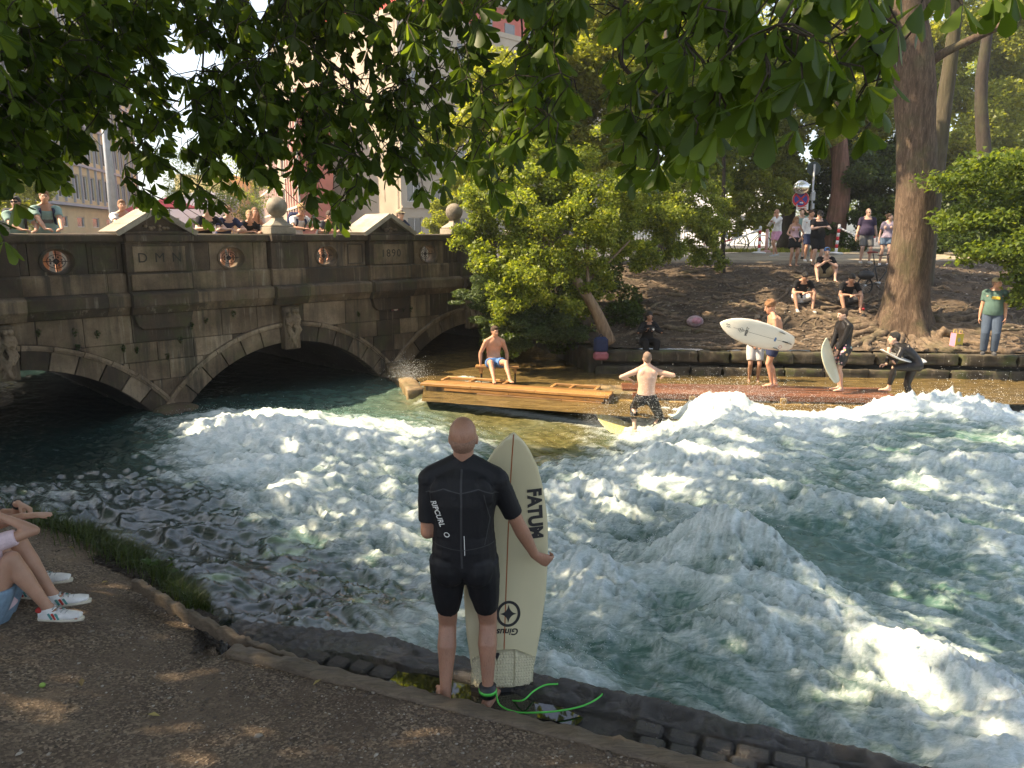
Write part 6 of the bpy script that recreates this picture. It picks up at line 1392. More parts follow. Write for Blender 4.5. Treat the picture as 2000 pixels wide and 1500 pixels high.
# ---------------- along the parapet
def bpos(px_, yl, z):
    u0 = None; best = None
    for k in range(400):
        s_ = -2 + k * .04; p = brw(s_, yl, z); u = p.x / (math.cos(PITCH) * p.y - math.sin(PITCH) * (p.z - CAMH)) * FPX + 1000
        if best is None or abs(u - px_) < best[0]: best = (abs(u - px_), p)
    return best[1]
def lean_on(label, px_, face=225, yl=.92, **kw):
    p = bpos(px_, yl - .3, 3.2); n = Vector((-.7071, .7071, 0)); p = p + n * .3
    base = dict(lean=34, hip=(0, -.02, .92), LH=(-.12, .60, 1.10), RH=(.12, .60, 1.10), ep=[(-1, -.2, -.5), (1, -.2, -.5)], headp=-4, bend=.06, curl=.8, hd=[(.6, .7, 0), (-.6, .7, 0)]); base.update(kw)
    return person(label, (p.x, p.y, 1.83), R(face), vox=base.pop('vox', .014), **base)
def straps(pp, mat):
    sp, fw, sr = pp['sp'], pp['fwd'], pp['shr']
    for sg in (-1, 1):
        m = MB(); P = [sp(.98) + sr * sg * .10 - fw * .10, sp(1.03) + sr * sg * .105, sp(.92) + sr * sg * .11 + fw * .125, sp(.7) + sr * sg * .115 + fw * .150, sp(.45) + sr * sg * .14 + fw * .13, sp(.4) + sr * sg * .17]
        m.tube([p * pp['S'] for p in smooth_pts(P, 4)], .024, 8, right=sr, flat=[.008] * 21); m.obj('backpack_strap', mat, pp['root'], True)
    m = MB(); m.cbox(sp(.62) * pp['S'] - fw * .20, (.30, .16, .44), .04, M=Matrix((sr, fw, pp['up'])).transposed()); m.obj('backpack', mat, pp['root'])
pp = lean_on('dark-haired man with sunglasses and backpack leaning on the parapet, furthest left', 36, 232, lean=16, skin='e', wear=[('tshirt', 'mint')], hair=('short', 'dark'), glasses=True, heady=-36, H=1.78, LH=(-.14, .52, 1.06), RH=(.1, .55, 1.08)); straps(pp, CL['dkgrey'])
pp = lean_on('broad man in a printed pale green T-shirt with backpack straps, smiling over the parapet', 98, 222, lean=10, skin='a', wear=[('tshirt', 'mint')], hair=('short', 'sandy'), heady=-10, H=1.90, bulk=1.1, belly=.04, LH=(-.14, .50, 1.02), RH=(.12, .50, 1.02)); straps(pp, CL['navy'])
sp = pp['sp']; m = MB(); m.ell(sp(.55) * pp['S'] + pp['fwd'] * .145, (.11, .03, .12)); m.obj('shirt_print', CL['grey'], pp['root'], True)
lean_on('red-haired person in white just behind the left gable', 249, 215, lean=16, yl=1.5, skin='a', wear=[('tshirt', 'white')], hair=('short', 'sandy'), H=1.80)
lean_on('man in a grey baseball cap and black T-shirt propped on his forearms', 408, 222, lean=36, skin='b', wear=[('tshirt', 'black')], hair=('short', 'dark'), cap=('front', 'lgrey'), glasses=True, heady=-48, H=1.82)
lean_on('man in glasses and a dark T-shirt bent over a phone on the parapet', 446, 225, lean=38, skin='b', wear=[('tshirt', 'navy')], hair=('short', 'sandy'), glasses=True, heady=-30, headp=12, H=1.80)
lean_on('blonde woman in a black top leaning low over the parapet', 484, 228, lean=40, sex='f', skin='a', wear=[('tshirt', 'black')], hair=('bun', 'blond'), heady=-30, H=1.72)
lean_on('long-haired woman in black standing behind the blonde woman', 500, 228, yl=1.25, lean=28, sex='f', skin='a', wear=[('vest', 'black')], hair=('long', 'sandy'), heady=-25, H=1.74)
pp = lean_on('curly blond man in a white T-shirt with backpack looking down beside the ball finial', 588, 225, lean=30, skin='a', wear=[('tshirt', 'white')], hair=('curly', 'blond'), headp=24, H=1.84); straps(pp, CL['navy'])
lean_on('person in dark clothes partly hidden by hanging leaves at the parapet', 640, 225, lean=42, skin='a', wear=[('tshirt', 'dkgrey')], hair=('short', 'brown'), H=1.78, headp=20)
lean_on('man with a khaki visor cap and orange scarf right of the second gable', 784, 222, lean=26, skin='b', wear=[('tshirt', 'navy'), ], hair=('short', 'grey'), cap=('front', 'tan'), glasses=True, heady=30, H=1.76)
# ================================================================ trees and shrubs
def bark_mat(name, a, b, c, zs=(9, 9, 1.6), st=.9):
    m, nt, bs = new_mat(name); v = pos_vec(nt)
    f = noise(nt, 1, 7, .7, v, .8, zs); col = ramp(nt, f, [(.32, a), (.5, b), (.7, c)])
    col = mixc(nt, ramp(nt, noise(nt, 1.6, 5, .6, v), [(.5, 0), (.7, .5)]), col, (.07, .075, .03))
    nt.links.new(col, bs.inputs['Base Color']); bs.inputs['Roughness'].default_value = .95
    bump(nt, bs, mixc(nt, .35, f, noise(nt, 30, 5, .7, v)), st, .05); return m
M_BARK = bark_mat('bark_brown', (.035, .022, .014), (.10, .065, .042), (.20, .14, .095), (16, 16, 3.2))
M_BARK2 = bark_mat('bark_pale', (.12, .085, .055), (.24, .17, .11), (.34, .26, .17))
M_BARKR = bark_mat('bark_red', (.10, .05, .035), (.22, .11, .08), (.34, .19, .13), (10, 10, .6))
M_BARKD = bark_mat('bark_dark', (.02, .015, .010), (.045, .034, .024), (.08, .06, .045))
G_BRIGHT = leaf_mat('leaf_sunny', [(0, (.06, .088, .014)), (.35, (.14, .19, .028)), (.7, (.24, .29, .052)), (1, (.40, .42, .12))], .52)
G_MID = leaf_mat('leaf_mid', [(0, (.04, .065, .012)), (.5, (.10, .15, .024)), (1, (.21, .26, .05))], .52)
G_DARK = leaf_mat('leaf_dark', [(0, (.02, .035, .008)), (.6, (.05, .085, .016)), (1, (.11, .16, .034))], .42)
G_YEL = leaf_mat('leaf_yellow', [(0, (.10, .13, .018)), (.5, (.21, .245, .040)), (1, (.38, .39, .10))], .55)
G_CON = leaf_mat('needle_green', [(0, (.03, .05, .02)), (.5, (.07, .11, .04)), (1, (.15, .20, .08))], .3)
def limb(name, P, Rd, mat, parent, n=10, sub=5, lump=0.0):
    Q = smooth_pts(P, sub); k = len(Q); rd = [float(np.interp(i / (k - 1), np.linspace(0, 1, len(Rd)), Rd)) for i in range(k)]
    m = MB(); m.tube(Q, rd, n)
    if lump:
        for i, v_ in enumerate(m.v):
            c = Q[i // n] if i // n < k else Q[-1]; d = Vector(v_) - c; a = math.atan2(d.y, d.x)
            m.v[i] = tuple(c + d * (1 + lump * float(pn(a * 2.2 + 3, v_[2] * .8)) + lump * .4 * float(pn(a * 7, v_[2] * 1.3, 3))))
    return m.obj(name, mat, parent, True)
def tree(name, label, cat, trunk, rad, clumps, n, size, mat, bark=None, limbs=(), group=None, seed=0, **kw):
    base = Vector(trunk[0]) if trunk else Vector(clumps[0][0]); o = empty(name, (0, 0, 0), 0, label, cat, group)
    if trunk: limb('trunk', trunk, rad, bark or M_BARKD, o, 12, 4, .08)
    for (P, Rr) in limbs: limb('branch', P, Rr, bark or M_BARKD, o, 7, 4)
    if clumps: leaf_cloud('crown', [c[0] for c in clumps], [c[1] for c in clumps], n, size, mat, o, seed=seed, **kw)
    return o
def cl(px_, py_, F_, rx, ry=None, rz_=None): return (tuple(at(px_, py_, F_)), (rx, ry or rx, rz_ or rx * .8))
def split(clumps, k=4, seed=0, f=.5):
    """break each clump into smaller sprays so the outline stays ragged and gaps show"""
    r = np.random.default_rng(seed); out = []
    for c, rad in clumps:
        for _ in range(k):
            d = r.standard_normal(3); d /= np.linalg.norm(d); d *= r.uniform(.35, .95); g = f * r.uniform(.6, 1.1)
            out.append((tuple(np.array(c) + d * np.array(rad)), tuple(np.array(rad) * g)))
    return out
# big tree on the far bank -------------------------------------------------
FT = 19.6
tr = empty('plane_tree', (0, 0, 0), 0, 'big old tree with a stout brown trunk and spreading roots on the far bank', 'tree')
tp = [at(1764, 690, FT), at(1764, 640, FT), at(1768, 600, FT), at(1772, 560, FT), at(1779, 500, FT), at(1786, 430, FT), at(1790, 350, FT), at(1789, 270, FT), at(1787, 200, FT), at(1783, 120, FT), at(1772, 40, FT), at(1764, -60, FT), at(1758, -300, FT)]
k_ = FT / FPX; trd = [.95, .70, .57, .52, .49, .47, .45, .44, .45, .47, .42, .38, .3]
m = MB(); Q = smooth_pts(tp, 6); n = 40; rd = [float(np.interp(i / (len(Q) - 1), np.linspace(0, 1, len(trd)), trd)) for i in range(len(Q))]; m.tube(Q, rd, n)
for i, v_ in enumerate(m.v):
    j = i // n
    if j < len(Q):
        c = Q[j]; d = Vector(v_) - c; a = math.atan2(d.y, d.x); low = max(0, 1 - max(0, (c.z - .2)) / 1.3); w_ = 1 + .05 * float(pn(a * 3 + 5, c.z * .9)) + .03 * float(pn(a * 9, c.z * 2.5, 2)) + low * .34 * max(-.25, math.cos(a * 5 + .7 + .3 * c.z)) * low
        m.v[i] = tuple(c + d * w_)
m.obj('trunk', M_BARK, tr, True)
limb('limb', [at(1765, 150, FT), at(1735, 110, FT), at(1705, 60, FT - .3), at(1680, 10, FT - .6), at(1650, -90, FT - 1)], [.24, .20, .15, .12, .08], M_BARK, tr)
limb('limb', [at(1765, 35, FT), at(1735, 28, FT - .2), at(1700, 15, FT - .5), at(1600, -40, FT - 1)], [.16, .12, .1, .06], M_BARK, tr)
limb('limb', [at(1815, 122, FT), at(1850, 100, FT - .2), at(1930, 62, FT - .5), at(2010, 22, FT - .8), at(2150, -60, FT - 1)], [.13, .10, .085, .07, .04], M_BARK, tr)
limb('limb', [at(1790, 20, FT), at(1850, -80, FT + .5), at(1950, -250, FT + 1)], [.26, .2, .1], M_BARK, tr)
# roots crawling over the slope: each one a part
rr = random.Random(21); rootn = 0
def root(x, y, a, L, r0, wig=.5, up=0.0):
    P = []; n = int(L / .16) + 2
    for i in range(n):
        t = i / (n - 1); P.append(Vector((x, y, float(far_z(x, y)) + r0 * (.25 - .75 * t) + .02 * math.sin(i * 1.9 + a * 5))))
        a += rr.uniform(-wig, wig) * .55; x += math.cos(a) * .16; y += math.sin(a) * .16 * .9
        if y < WALL(x) + .12: a = abs(a) * .5; y = WALL(x) + .14
    rd = [r0 * (1 - .78 * i / (n - 1)) for i in range(n)]; m = MB(); m.tube(P, rd, 7); m.obj('root', M_ROOT, tr, True)
M_ROOT = bark_mat('root_bark', (.05, .035, .022), (.14, .10, .066), (.28, .205, .14), (7, 7, 7), .7)
bx_, by_ = at(1764, 640, FT).x, FT
for k in range(46):
    a = R(-200) + R(220) * k / 46 + rr.uniform(-.1, .1); r_ = rr.uniform(.55, .95); root(bx_ + r_ * math.cos(a), by_ + r_ * math.sin(a) * .8, a, rr.uniform(1.2, 4.2), rr.uniform(.05, .15), .42)
for k in range(118):
    x = rr.uniform(3.2, 15.5); y = WALL(x) + rr.uniform(.35, 6.0); root(x, y, rr.choice([0, math.pi]) + rr.uniform(-.7, .7), rr.uniform(.8, 2.8), rr.uniform(.028, .075), .75)
for k in range(60):
    x = rr.uniform(4.0, 9.5); y = WALL(x) + rr.uniform(1.0, 5.2); root(x, y, rr.choice([0, math.pi]) + rr.uniform(-.8, .8), rr.uniform(.6, 2.2), rr.uniform(.025, .065), .8)
# its crown, above the frame, breaks the sun into patches on the slope
crn = [((x_, y_, z_), (1.9, 1.9, .9)) for x_, y_, z_ in ((-3, 20.5, 10.2), (-1, 23, 10.8), (1, 20.8, 10.4), (3, 24, 11), (-4, 23.5, 11), (5, 21.5, 10.8), (2.5, 26, 11.6), (7, 24, 11.5))] + [((bx_ + dx, by_ + dy, z), (2.6, 2.6, 1.3)) for dx, dy, z in ((-5, 2, 11.2), (-2, -1, 12), (-8, 3, 11.5), (1, 2, 12.5), (4, 0, 11.5), (-4, 5, 12), (-10, 4.5, 12.4), (3, 5, 13), (7, 2, 12), (-7, 0.5, 12.8), (0, -3, 11.8), (5, -3, 12))]
leaf_cloud('crown', *zip(*split(crn, 6, 3, .42)), 33000, .27, G_BRIGHT, tr, seed=31, tri=True, asp=.85)
# second trunk right behind
tree('tree', 'slimmer leaning trunk standing just behind the big old tree', 'tree', [at(1800, 560, 22.5), at(1812, 470, 22.5), at(1828, 340, 22.5), at(1845, 200, 22.5), at(1862, 70, 22.5), at(1872, -60, 22.5)], [.32, .24, .22, .20, .18, .15], [], 0, 0, None, bark_mat('bark_grey', (.04, .033, .022), (.085, .07, .045), (.14, .115, .075)))
# thin tree on the path edge
o = tree('young_tree', 'thin dark straight trunk standing alone between the shrubs and the path', 'tree', [at(1413, 542, 24), at(1412, 440, 24), at(1414, 320, 24), at(1410, 200, 24), at(1405, 80, 24)], [.075, .06, .05, .045, .04], split([cl(1410, 60, 24, 2.0), cl(1380, 150, 24.3, 1.3), cl(1450, 130, 24, 1.2), cl(1500, 40, 24, 2)], 4, 5), 5200, .10, G_MID, M_BARKD)
# elder-like shrub with leaning trunk beside the bridge end
SH = [cl(1000, 330, 20.0, 1.2), cl(1060, 360, 19.6, 1.3), cl(960, 420, 19.2, 1.0), cl(1030, 450, 18.6, 1.2), cl(1110, 430, 18.8, 1.2), cl(1180, 410, 19.6, 1.2), cl(970, 510, 18.4, .85), cl(1050, 540, 18.2, 1.0), cl(1130, 510, 18.6, .9), cl(1000, 590, 18.0, .75), cl(1200, 480, 19.8, .8), cl(930, 460, 19.0, .6), cl(1150, 350, 20.4, 1.3), cl(1120, 590, 18.6, .7), cl(1170, 560, 19.0, .6)]
tree('elder_shrub', 'large sunlit yellow-green shrub with a leaning trunk growing over the bridge end', 'shrub', [at(1190, 670, 18.6), at(1165, 610, 18.5), at(1135, 560, 18.5), at(1112, 525, 18.5), at(1075, 475, 18.7), at(1035, 430, 19)], [.17, .13, .115, .10, .08, .05], split(SH, 17, 7, .36), 80000, .10, G_BRIGHT, M_BARK2,
     [([at(1148, 585, 18.5), at(1148, 545, 18.5), at(1146, 500, 18.6), at(1150, 440, 18.9)], [.05, .045, .035, .02]), ([at(1112, 525, 18.5), at(1125, 470, 18.8), at(1150, 420, 19.2)], [.07, .05, .02]), ([at(1135, 560, 18.5), at(1180, 520, 19), at(1230, 470, 19.5)], [.05, .04, .02])], seed=9, shell=.08, tri=True, asp=.7)
YW = [cl(940, 560, 18.5, .55, .5, .35), cl(970, 640, 18.3, .5, .5, .3), cl(1000, 665, 18.6, .6, .5, .3), cl(925, 585, 18.3, .62, .5, .16), cl(960, 600, 18.2, .6, .5, .2), cl(905, 572, 18.4, .35, .3, .08), cl(985, 625, 18.0, .6, .5, .25), cl(940, 625, 18.1, .35, .4, .16), cl(1030, 640, 18.1, .6, .5, .3), cl(1085, 640, 18.3, .6, .5, .35), cl(1120, 655, 18.5, .45, .4, .3), cl(1060, 600, 18.5, .9, .7, .45)]
tree('yew_shrub', 'feathery yew boughs hanging over the water beneath the sunlit shrub', 'shrub', [at(1075, 665, 19.2), at(1040, 630, 19), at(990, 610, 18.5)], [.09, .07, .03], split(YW, 6, 17, .5), 36000, .085, G_CON, M_BARKD, seed=10, asp=.22, droop=.1)
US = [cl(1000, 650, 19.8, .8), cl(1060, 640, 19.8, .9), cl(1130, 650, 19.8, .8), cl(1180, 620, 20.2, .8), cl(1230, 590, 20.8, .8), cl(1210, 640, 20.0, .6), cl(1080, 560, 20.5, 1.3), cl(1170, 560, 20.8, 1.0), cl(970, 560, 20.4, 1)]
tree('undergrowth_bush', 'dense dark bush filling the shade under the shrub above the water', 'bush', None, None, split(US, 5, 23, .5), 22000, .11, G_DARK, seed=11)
HB = [cl(1220, 440, 21.5, .9), cl(1280, 430, 22, 1.0), cl(1340, 430, 22.5, 1.0), cl(1300, 490, 21.5, .75), cl(1240, 500, 21, .7), cl(1370, 480, 23, .7), cl(1390, 420, 23.5, .8), cl(1260, 390, 22.5, 1.1), cl(1330, 380, 23, 1.1), cl(1395, 510, 23.2, .45)]
tree('hedge_bush', 'loose light green bushes between the big shrub and the thin trunk', 'bush', None, None, split(HB, 12, 29, .40), 40000, .10, G_BRIGHT, seed=12, shell=.1, tri=True, asp=.7)
# tall trees behind
def bigtree(label, px_, F_, tops, n, size, mat, bark=M_BARKD, rad=.28, seed=0, kf=.42, name='tree', k=7):
    z0 = 2.0; b = at(px_, 470, F_); b.z = z0; t = [b, b + Vector((.2, 0, 3)), b + Vector((-.2, .3, 7)), b + Vector((.1, .3, 12))]
    return tree(name, label, 'tree', t, [rad * 1.3, rad, rad * .8, rad * .4], split([cl(*q) for q in tops], k, seed, kf), int(n * 1.75), size * 1.25, mat, bark, group='trees beyond the river', seed=seed, tri=True, asp=.75)
bigtree('bright lime-green tree filling the sky just right of the bridge end', 1090, 29, [(960, 260, 29, 2.2), (1040, 200, 29, 2.3), (1120, 160, 29, 2.4), (1180, 90, 29, 2.6), (1090, 260, 28.5, 2.2), (1160, 260, 28.5, 2.2), (1230, 180, 29, 2.4), (1100, 60, 30, 2.2), (1180, -30, 30, 2.5), (970, 340, 28.5, 1.3), (930, 350, 28.5, .9), (1010, 300, 27.5, 1.6), (1270, 60, 30, 2.6), (935, 300, 26.5, 1.1), (960, 215, 26.5, 1.2), (1005, 150, 26.5, 1.3), (1060, 110, 26.5, 1.6), (905, 360, 25.5, .7)], 52000, .16, G_YEL, seed=41)
bigtree('broad green tree behind the light bushes, above the fence line', 1300, 33, [(1270, 330, 33, 2.3), (1340, 260, 33, 2.6), (1290, 210, 34, 2.4), (1400, 180, 34, 2.6), (1390, 320, 32, 2.0), (1220, 320, 33, 1.8), (1340, 110, 34, 3), (1260, 400, 31, 1.4), (1430, 60, 35, 3), (1330, 10, 36, 3), (1440, 330, 35, 1.8), (1470, 260, 36, 2.0), (1450, 400, 35, 1.2)], 40000, .16, G_BRIGHT, seed=42)
bigtree('leafy tree behind the road sign, small yellowish leaves', 1530, 37, [(1470, 300, 37, 2.5), (1520, 220, 37, 2.6), (1580, 300, 37, 2.2), (1480, 380, 35, 1.7), (1450, 420, 34, 1.3), (1600, 180, 38, 2.6), (1530, 110, 39, 3), (1650, 250, 38, 2.4), (1430, 260, 36, 2.2), (1460, 170, 38, 2.6), (1540, 360, 36, 1.5), (1500, 420, 35, 1.0), (1620, 110, 36, 2.2), (1660, 170, 35, 1.8), (1600, 250, 34.5, 1.4)], 42000, .15, G_YEL, seed=43, k=5)
bigtree('dark conifer-like tree with a ragged reddish trunk behind the man in black', 1625, 35, [(1650, 330, 36, 1.8), (1690, 380, 35, 2.0), (1640, 400, 36, 1.7), (1700, 300, 37, 2.2), (1720, 430, 34, 1.4), (1660, 450, 34, 1.2)], 22000, .13, G_DARK, M_BARKR, rad=.40, seed=44)
bigtree('yellow-green tree just left of the big trunk, high up', 1680, 44, [(1640, 120, 44, 3), (1690, 60, 44, 3), (1720, 180, 44, 3), (1600, 40, 45, 3), (1540, 0, 45, 3), (1690, -20, 44, 3.2), (1725, 260, 43, 2.4)], 26000, .2, G_YEL, seed=45, k=6)
bigtree('tall pale tree right of the big trunk with sky showing through', 1920, 46, [(1900, 120, 46, 3.2), (1960, 60, 46, 3.2), (1900, 220, 45, 3), (1980, 200, 46, 3.2), (2040, 130, 46, 3.4), (1950, 320, 44, 3), (1870, 320, 44, 2.4), (2030, 330, 44, 3), (1930, 0, 47, 3.4), (1870, 30, 47, 2.6), (1880, 400, 42, 2), (1960, -60, 48, 3.5), (1850, 200, 46, 1.8)], 52000, .19, G_YEL, seed=46, k=7, rad=.07)
bigtree('second pale tree further right behind it', 2500, 58, [(2000, 300, 56, 4), (2060, 100, 58, 4.5), (1880, 260, 56, 4), (1940, 160, 60, 4), (2100, 250, 58, 4)], 20000, .26, G_BRIGHT, seed=47)
bigtree('low dark tree behind the slope right of the big trunk', 1900, 32, [(1850, 420, 32, 1.3), (1900, 440, 31, 1.5), (1960, 430, 30, 1.6), (1870, 370, 33, 1.4), (1930, 380, 32, 1.6), (2010, 400, 30, 1.8), (1860, 470, 30, .9), (1995, 340, 31, 1.8)], 26000, .13, G_DARK, seed=48)
SR = [cl(1930, 350, 17.5, 1.2, 1.4, .5), cl(1990, 400, 17, 1.2, 1.4, .6), cl(1900, 430, 17.8, .9, 1.2, .4), cl(1970, 480, 17, 1.0, 1.2, .45), cl(2020, 540, 16.8, .8, 1, .5), cl(1930, 500, 17.6, .7, 1, .3), cl(2010, 330, 17, 1.3, 1.4, .5), cl(1985, 580, 17.2, .5, .7, .3)]
tree('maple_shrub', 'green layered maple-like shrub hanging in from the right over the man in jeans', 'shrub', [at(2060, 640, 18), at(2040, 500, 17.8), at(2010, 380, 17.5)], [.12, .1, .04], split(SR, 14, 49, .55), 17000, .12, G_MID, M_BARKD, seed=49, shell=.05, tri=True, asp=.8)
for i, (px_, py_, F_, r_, mat_, lb, n_) in enumerate([(30, 385, 30, 1.6, G_YEL, 'yellow-green street tree behind the leftmost people on the bridge', 9000), (470, 370, 52, 2.6, G_BRIGHT, 'green street tree between the white and the red buildings', 7000), (345, 350, 60, 2.4, G_BRIGHT, 'small green tree in front of the white building', 4000), (868, 420, 34, 1.0, G_YEL, 'yellow-green bush behind the right ball finial', 5000)]):
    b = at(px_, 455, F_); b.z = 1.7
    tree('street_tree', lb, 'tree', [b, b + Vector((0, 0, 1.6))], [.15, .1], split([cl(px_, py_, F_, r_, r_, r_), cl(px_ - 20, py_ + 30, F_, r_ * .7), cl(px_ + 15, py_ - 30, F_, r_ * .7)], 7, i, .45), n_, .15, mat_, seed=60 + i)
# far wood closing the view
W_ = []
for i in range(60): x = -30 + 4.2 * i + random.uniform(-2, 2); W_.append(((x, 92 + abs(x) * .05 + random.uniform(-4, 6), random.uniform(2, 9)), (4.5, 4, random.uniform(4, 6.5))))
W_ = [w for w in W_ if w[0][0] > 14 or w[0][0] < -90]
tag(leaf_cloud('far_wood', *zip(*split(W_, 6, 70, .5)), 34000, .6, G_MID, None, seed=70, tri=True, asp=.8), 'far wooded park closing the view beyond the path', 'wood', kind='stuff')
# low plants along the path edge and slope foot
r = np.random.default_rng(5)
def blades(name, P, h, w, mat, seed=0, label=None, bend=.5):
    r = np.random.default_rng(seed); n = len(P); a = r.uniform(0, 6.283, n); d = np.stack([np.cos(a), np.sin(a), np.zeros(n)], 1); s_ = np.stack([-np.sin(a), np.cos(a), np.zeros(n)], 1); H_ = h * r.uniform(.45, 1.15, n)[:, None]; b = bend * r.uniform(.3, 1.2, n)[:, None]
    z = np.array([0, 0, 1.0]); V = np.stack([P - s_ * w, P + s_ * w, P + z * H_ * .55 + d * H_ * b * .25 + s_ * w * .8, P + z * H_ * .55 + d * H_ * b * .25 - s_ * w * .8, P + z * H_ * (1 - b * .25) + d * H_ * b], 1).reshape(-1, 3)
    i = np.arange(n)[:, None] * 5; F = np.concatenate([np.concatenate([i, i + 1, i + 2], 1), np.concatenate([i, i + 2, i + 3], 1), np.concatenate([i + 3, i + 2, i + 4], 1)])
    o = link(name, mesh_np(name, V, F, 3, {'rnd': np.repeat(r.uniform(0, 1, n), 5)}), mat); return tag(o, label, 'grass', kind='stuff') if label else o
n = 7500; t = rng.uniform(0, 1, n) ** .7; gx = -4.7 + 2.35 * t; gy = edge_y(gx) + rng.normal(-.02, .15, n) + .1 * pn(gx * 3, gx * 0, 4)
blades('grass', np.stack([gx, gy, ground_z(gx, gy) - .01], 1), .21, .0032, leaf_mat('grass_green', [(0, (.025, .042, .010)), (1, (.07, .10, .025))], .3), 3, 'long green grass along the edge of the near bank', .9)
n = 2500; gx = rng.uniform(7, 14, n); gy = rng.normal(32.6, .25, n)
blades('grass', np.stack([gx, gy, far_z(gx, gy)], 1), .22, .01, G_YEL, 4, 'pale grass strip behind the sandy path', .6)
# two broad-leaved weeds in the grass
M_BW = leaf_mat('broad_leaf', [(0, (.05, .09, .02)), (1, (.10, .17, .04))], .35)
def broad_plant(base, h, n, size, label, seed):
    o = empty('broadleaf_weed', base, 0, label, 'plant'); r = random.Random(seed)
    for k in range(n):
        a = r.uniform(0, 6.28); q = r.uniform(.2, 1); tip = Vector((math.cos(a) * .12 * q, math.sin(a) * .12 * q, h * r.uniform(.6, 1))); m = MB(); m.tube([(0, 0, 0), tip * .5 + Vector((0, 0, .02)), tip], .0025, 5); m.obj('stem', M_BW, o)
        P = []; 
        for j in range(10): b = 2 * math.pi * j / 10; rr_ = size * (1 if j % 2 == 0 else .62) * (1.0 if j else .4); P.append((rr_ * math.cos(b), rr_ * math.sin(b)))
        me = bpy.data.meshes.new('leaf'); me.from_pydata([(0, 0, .006)] + [(x, y, r.uniform(-.006, .0)) for x, y in P], [], [(0, 1 + j, 1 + (j + 1) % 10) for j in range(10)]); me.update(); l = link('leaf', me, M_BW, o); l.location = tip; l.rotation_euler = (r.uniform(-.7, .7), r.uniform(-.7, .7), r.uniform(0, 6))
broad_plant(Vector((-2.78, 5.72, float(ground_z(-2.78, 5.72)) - .01)), .26, 7, .045, 'broad-leaved weed standing up from the bank grass nearest the water', 2); broad_plant(Vector((-4.15, 6.62, float(ground_z(-4.15, 6.62)) - .01)), .20, 5, .055, 'broad-leaved weed beside the outstretched arms', 3)

# ================================================================ horse chestnut overhead
def hem(x): return np.interp(x, [-200, 0, 20, 90, 150, 215, 250, 300, 370, 410, 440, 500, 560, 600, 640, 690, 740, 780, 820, 880, 905, 950, 985, 1015, 1045, 1075, 1120, 1150, 1190, 1230, 1280, 1330, 1370, 1400, 1440, 1480, 1540, 1600, 1660, 1700, 1745, 1775, 1850, 2050], [420, 400, 330, 390, 340, 265, 400, 440, 400, 452, 385, 400, 355, 400, 452, 440, 375, 335, 400, 385, 330, 400, 430, 330, 250, 310, 360, 150, 240, 375, 372, 360, 395, 300, 240, 265, 290, 285, 305, 265, 210, 25, 28, 45])
GAPS = [(372, 108, 55, 26, .95), (330, 190, 26, 20, .9), (300, 95, 26, 14, .8), (690, 100, 50, 26, .7), (735, 150, 60, 20, .7), (770, 70, 40, 22, .5), (985, 45, 48, 52, 1), (975, 120, 45, 26, .85), (1150, 70, 42, 85, .82), (1125, 190, 38, 70, .8), (195, 285, 34, 42, .7), (150, 360, 60, 34, .85), (260, 330, 26, 36, .7), (560, 300, 40, 30, .55), (640, 320, 46, 34, .6), (820, 130, 30, 20, .6), (770, 260, 30, 20, .4), (700, 230, 36, 20, .4), (1040, 350, 40, 60, .9), (540, 110, 26, 20, .6), (90, 250, 26, 20, .5), (880, 70, 24, 20, .6), (1350, 40, 26, 22, .5), (1460, 160, 40, 26, .5), (1665, 150, 34, 26, .5), (850, 330, 40, 26, .6), (430, 300, 30, 22, .5), (720, 330, 34, 26, .6)]
def depthF(x): return np.interp(x, [-200, 0, 150, 300, 900, 1020, 1150, 1300, 1500, 1700, 2000], [4.6, 5.2, 6.2, 7.2, 7.0, 5.8, 5.2, 4.2, 3.3, 3.3, 3.2])
def leaflet(L, lod):
    ts, ws = ([0, .3, .6, .8, .93, 1], [.02, .10, .19, .22, .12, 0]) if lod == 0 else ([0, .55, .85, 1], [.02, .18, .17, 0])
    mid = [(t * L, 0, -.10 * L * t * t) for t in ts]; V = []; F = []
    for (x, _, z), w in zip(mid, ws):
        V += [(x, -w * L, z - .18 * w * L), (x, 0, z), (x, w * L, z - .18 * w * L)] if w > 0 else [(x, 0, z)]
    n = len(ts)
    for i in range(n - 2): a = i * 3; F += [(a, a + 1, a + 4), (a, a + 4, a + 3), (a + 1, a + 2, a + 5), (a + 1, a + 5, a + 4)]
    a = (n - 2) * 3; F += [(a, a + 1, a + 3), (a + 1, a + 2, a + 3)]
    return np.array(V), np.array(F)
def palmate(lod, seed):
    r = np.random.default_rng(seed); V = []; F = []; k = 0; nl = r.choice([5, 6, 7]); a0 = r.uniform(0, 6.28)
    for i in range(nl):
        L = r.uniform(.13, .185) * (1 - .25 * abs(i - (nl - 1) / 2) / nl * 2); v, f = leaflet(L, lod); az = a0 + (i - (nl - 1) / 2) * 2 * math.pi * .86 / nl; el = -r.uniform(.45, 1.25); ro = r.uniform(-.5, .5)
        v = v * np.array([1, 1, 1]); c, s_ = math.cos(ro), math.sin(ro); v = np.stack([v[:, 0] + .012, v[:, 1] * c - v[:, 2] * s_, v[:, 1] * s_ + v[:, 2] * c], 1)
        c, s_ = math.cos(el), math.sin(el); v = np.stack([v[:, 0] * c - v[:, 2] * s_, v[:, 1], v[:, 0] * s_ + v[:, 2] * c], 1)
        c, s_ = math.cos(az), math.sin(az); v = np.stack([v[:, 0] * c - v[:, 1] * s_, v[:, 0] * s_ + v[:, 1] * c, v[:, 2]], 1)
        V.append(v); F.append(f + k); k += len(v)
    return np.concatenate(V), np.concatenate(F)
G_CHN = leaf_mat('chestnut_leaf', [(0, (.035, .06, .010)), (.5, (.07, .12, .017)), (1, (.14, .21, .032))], .54, .45)
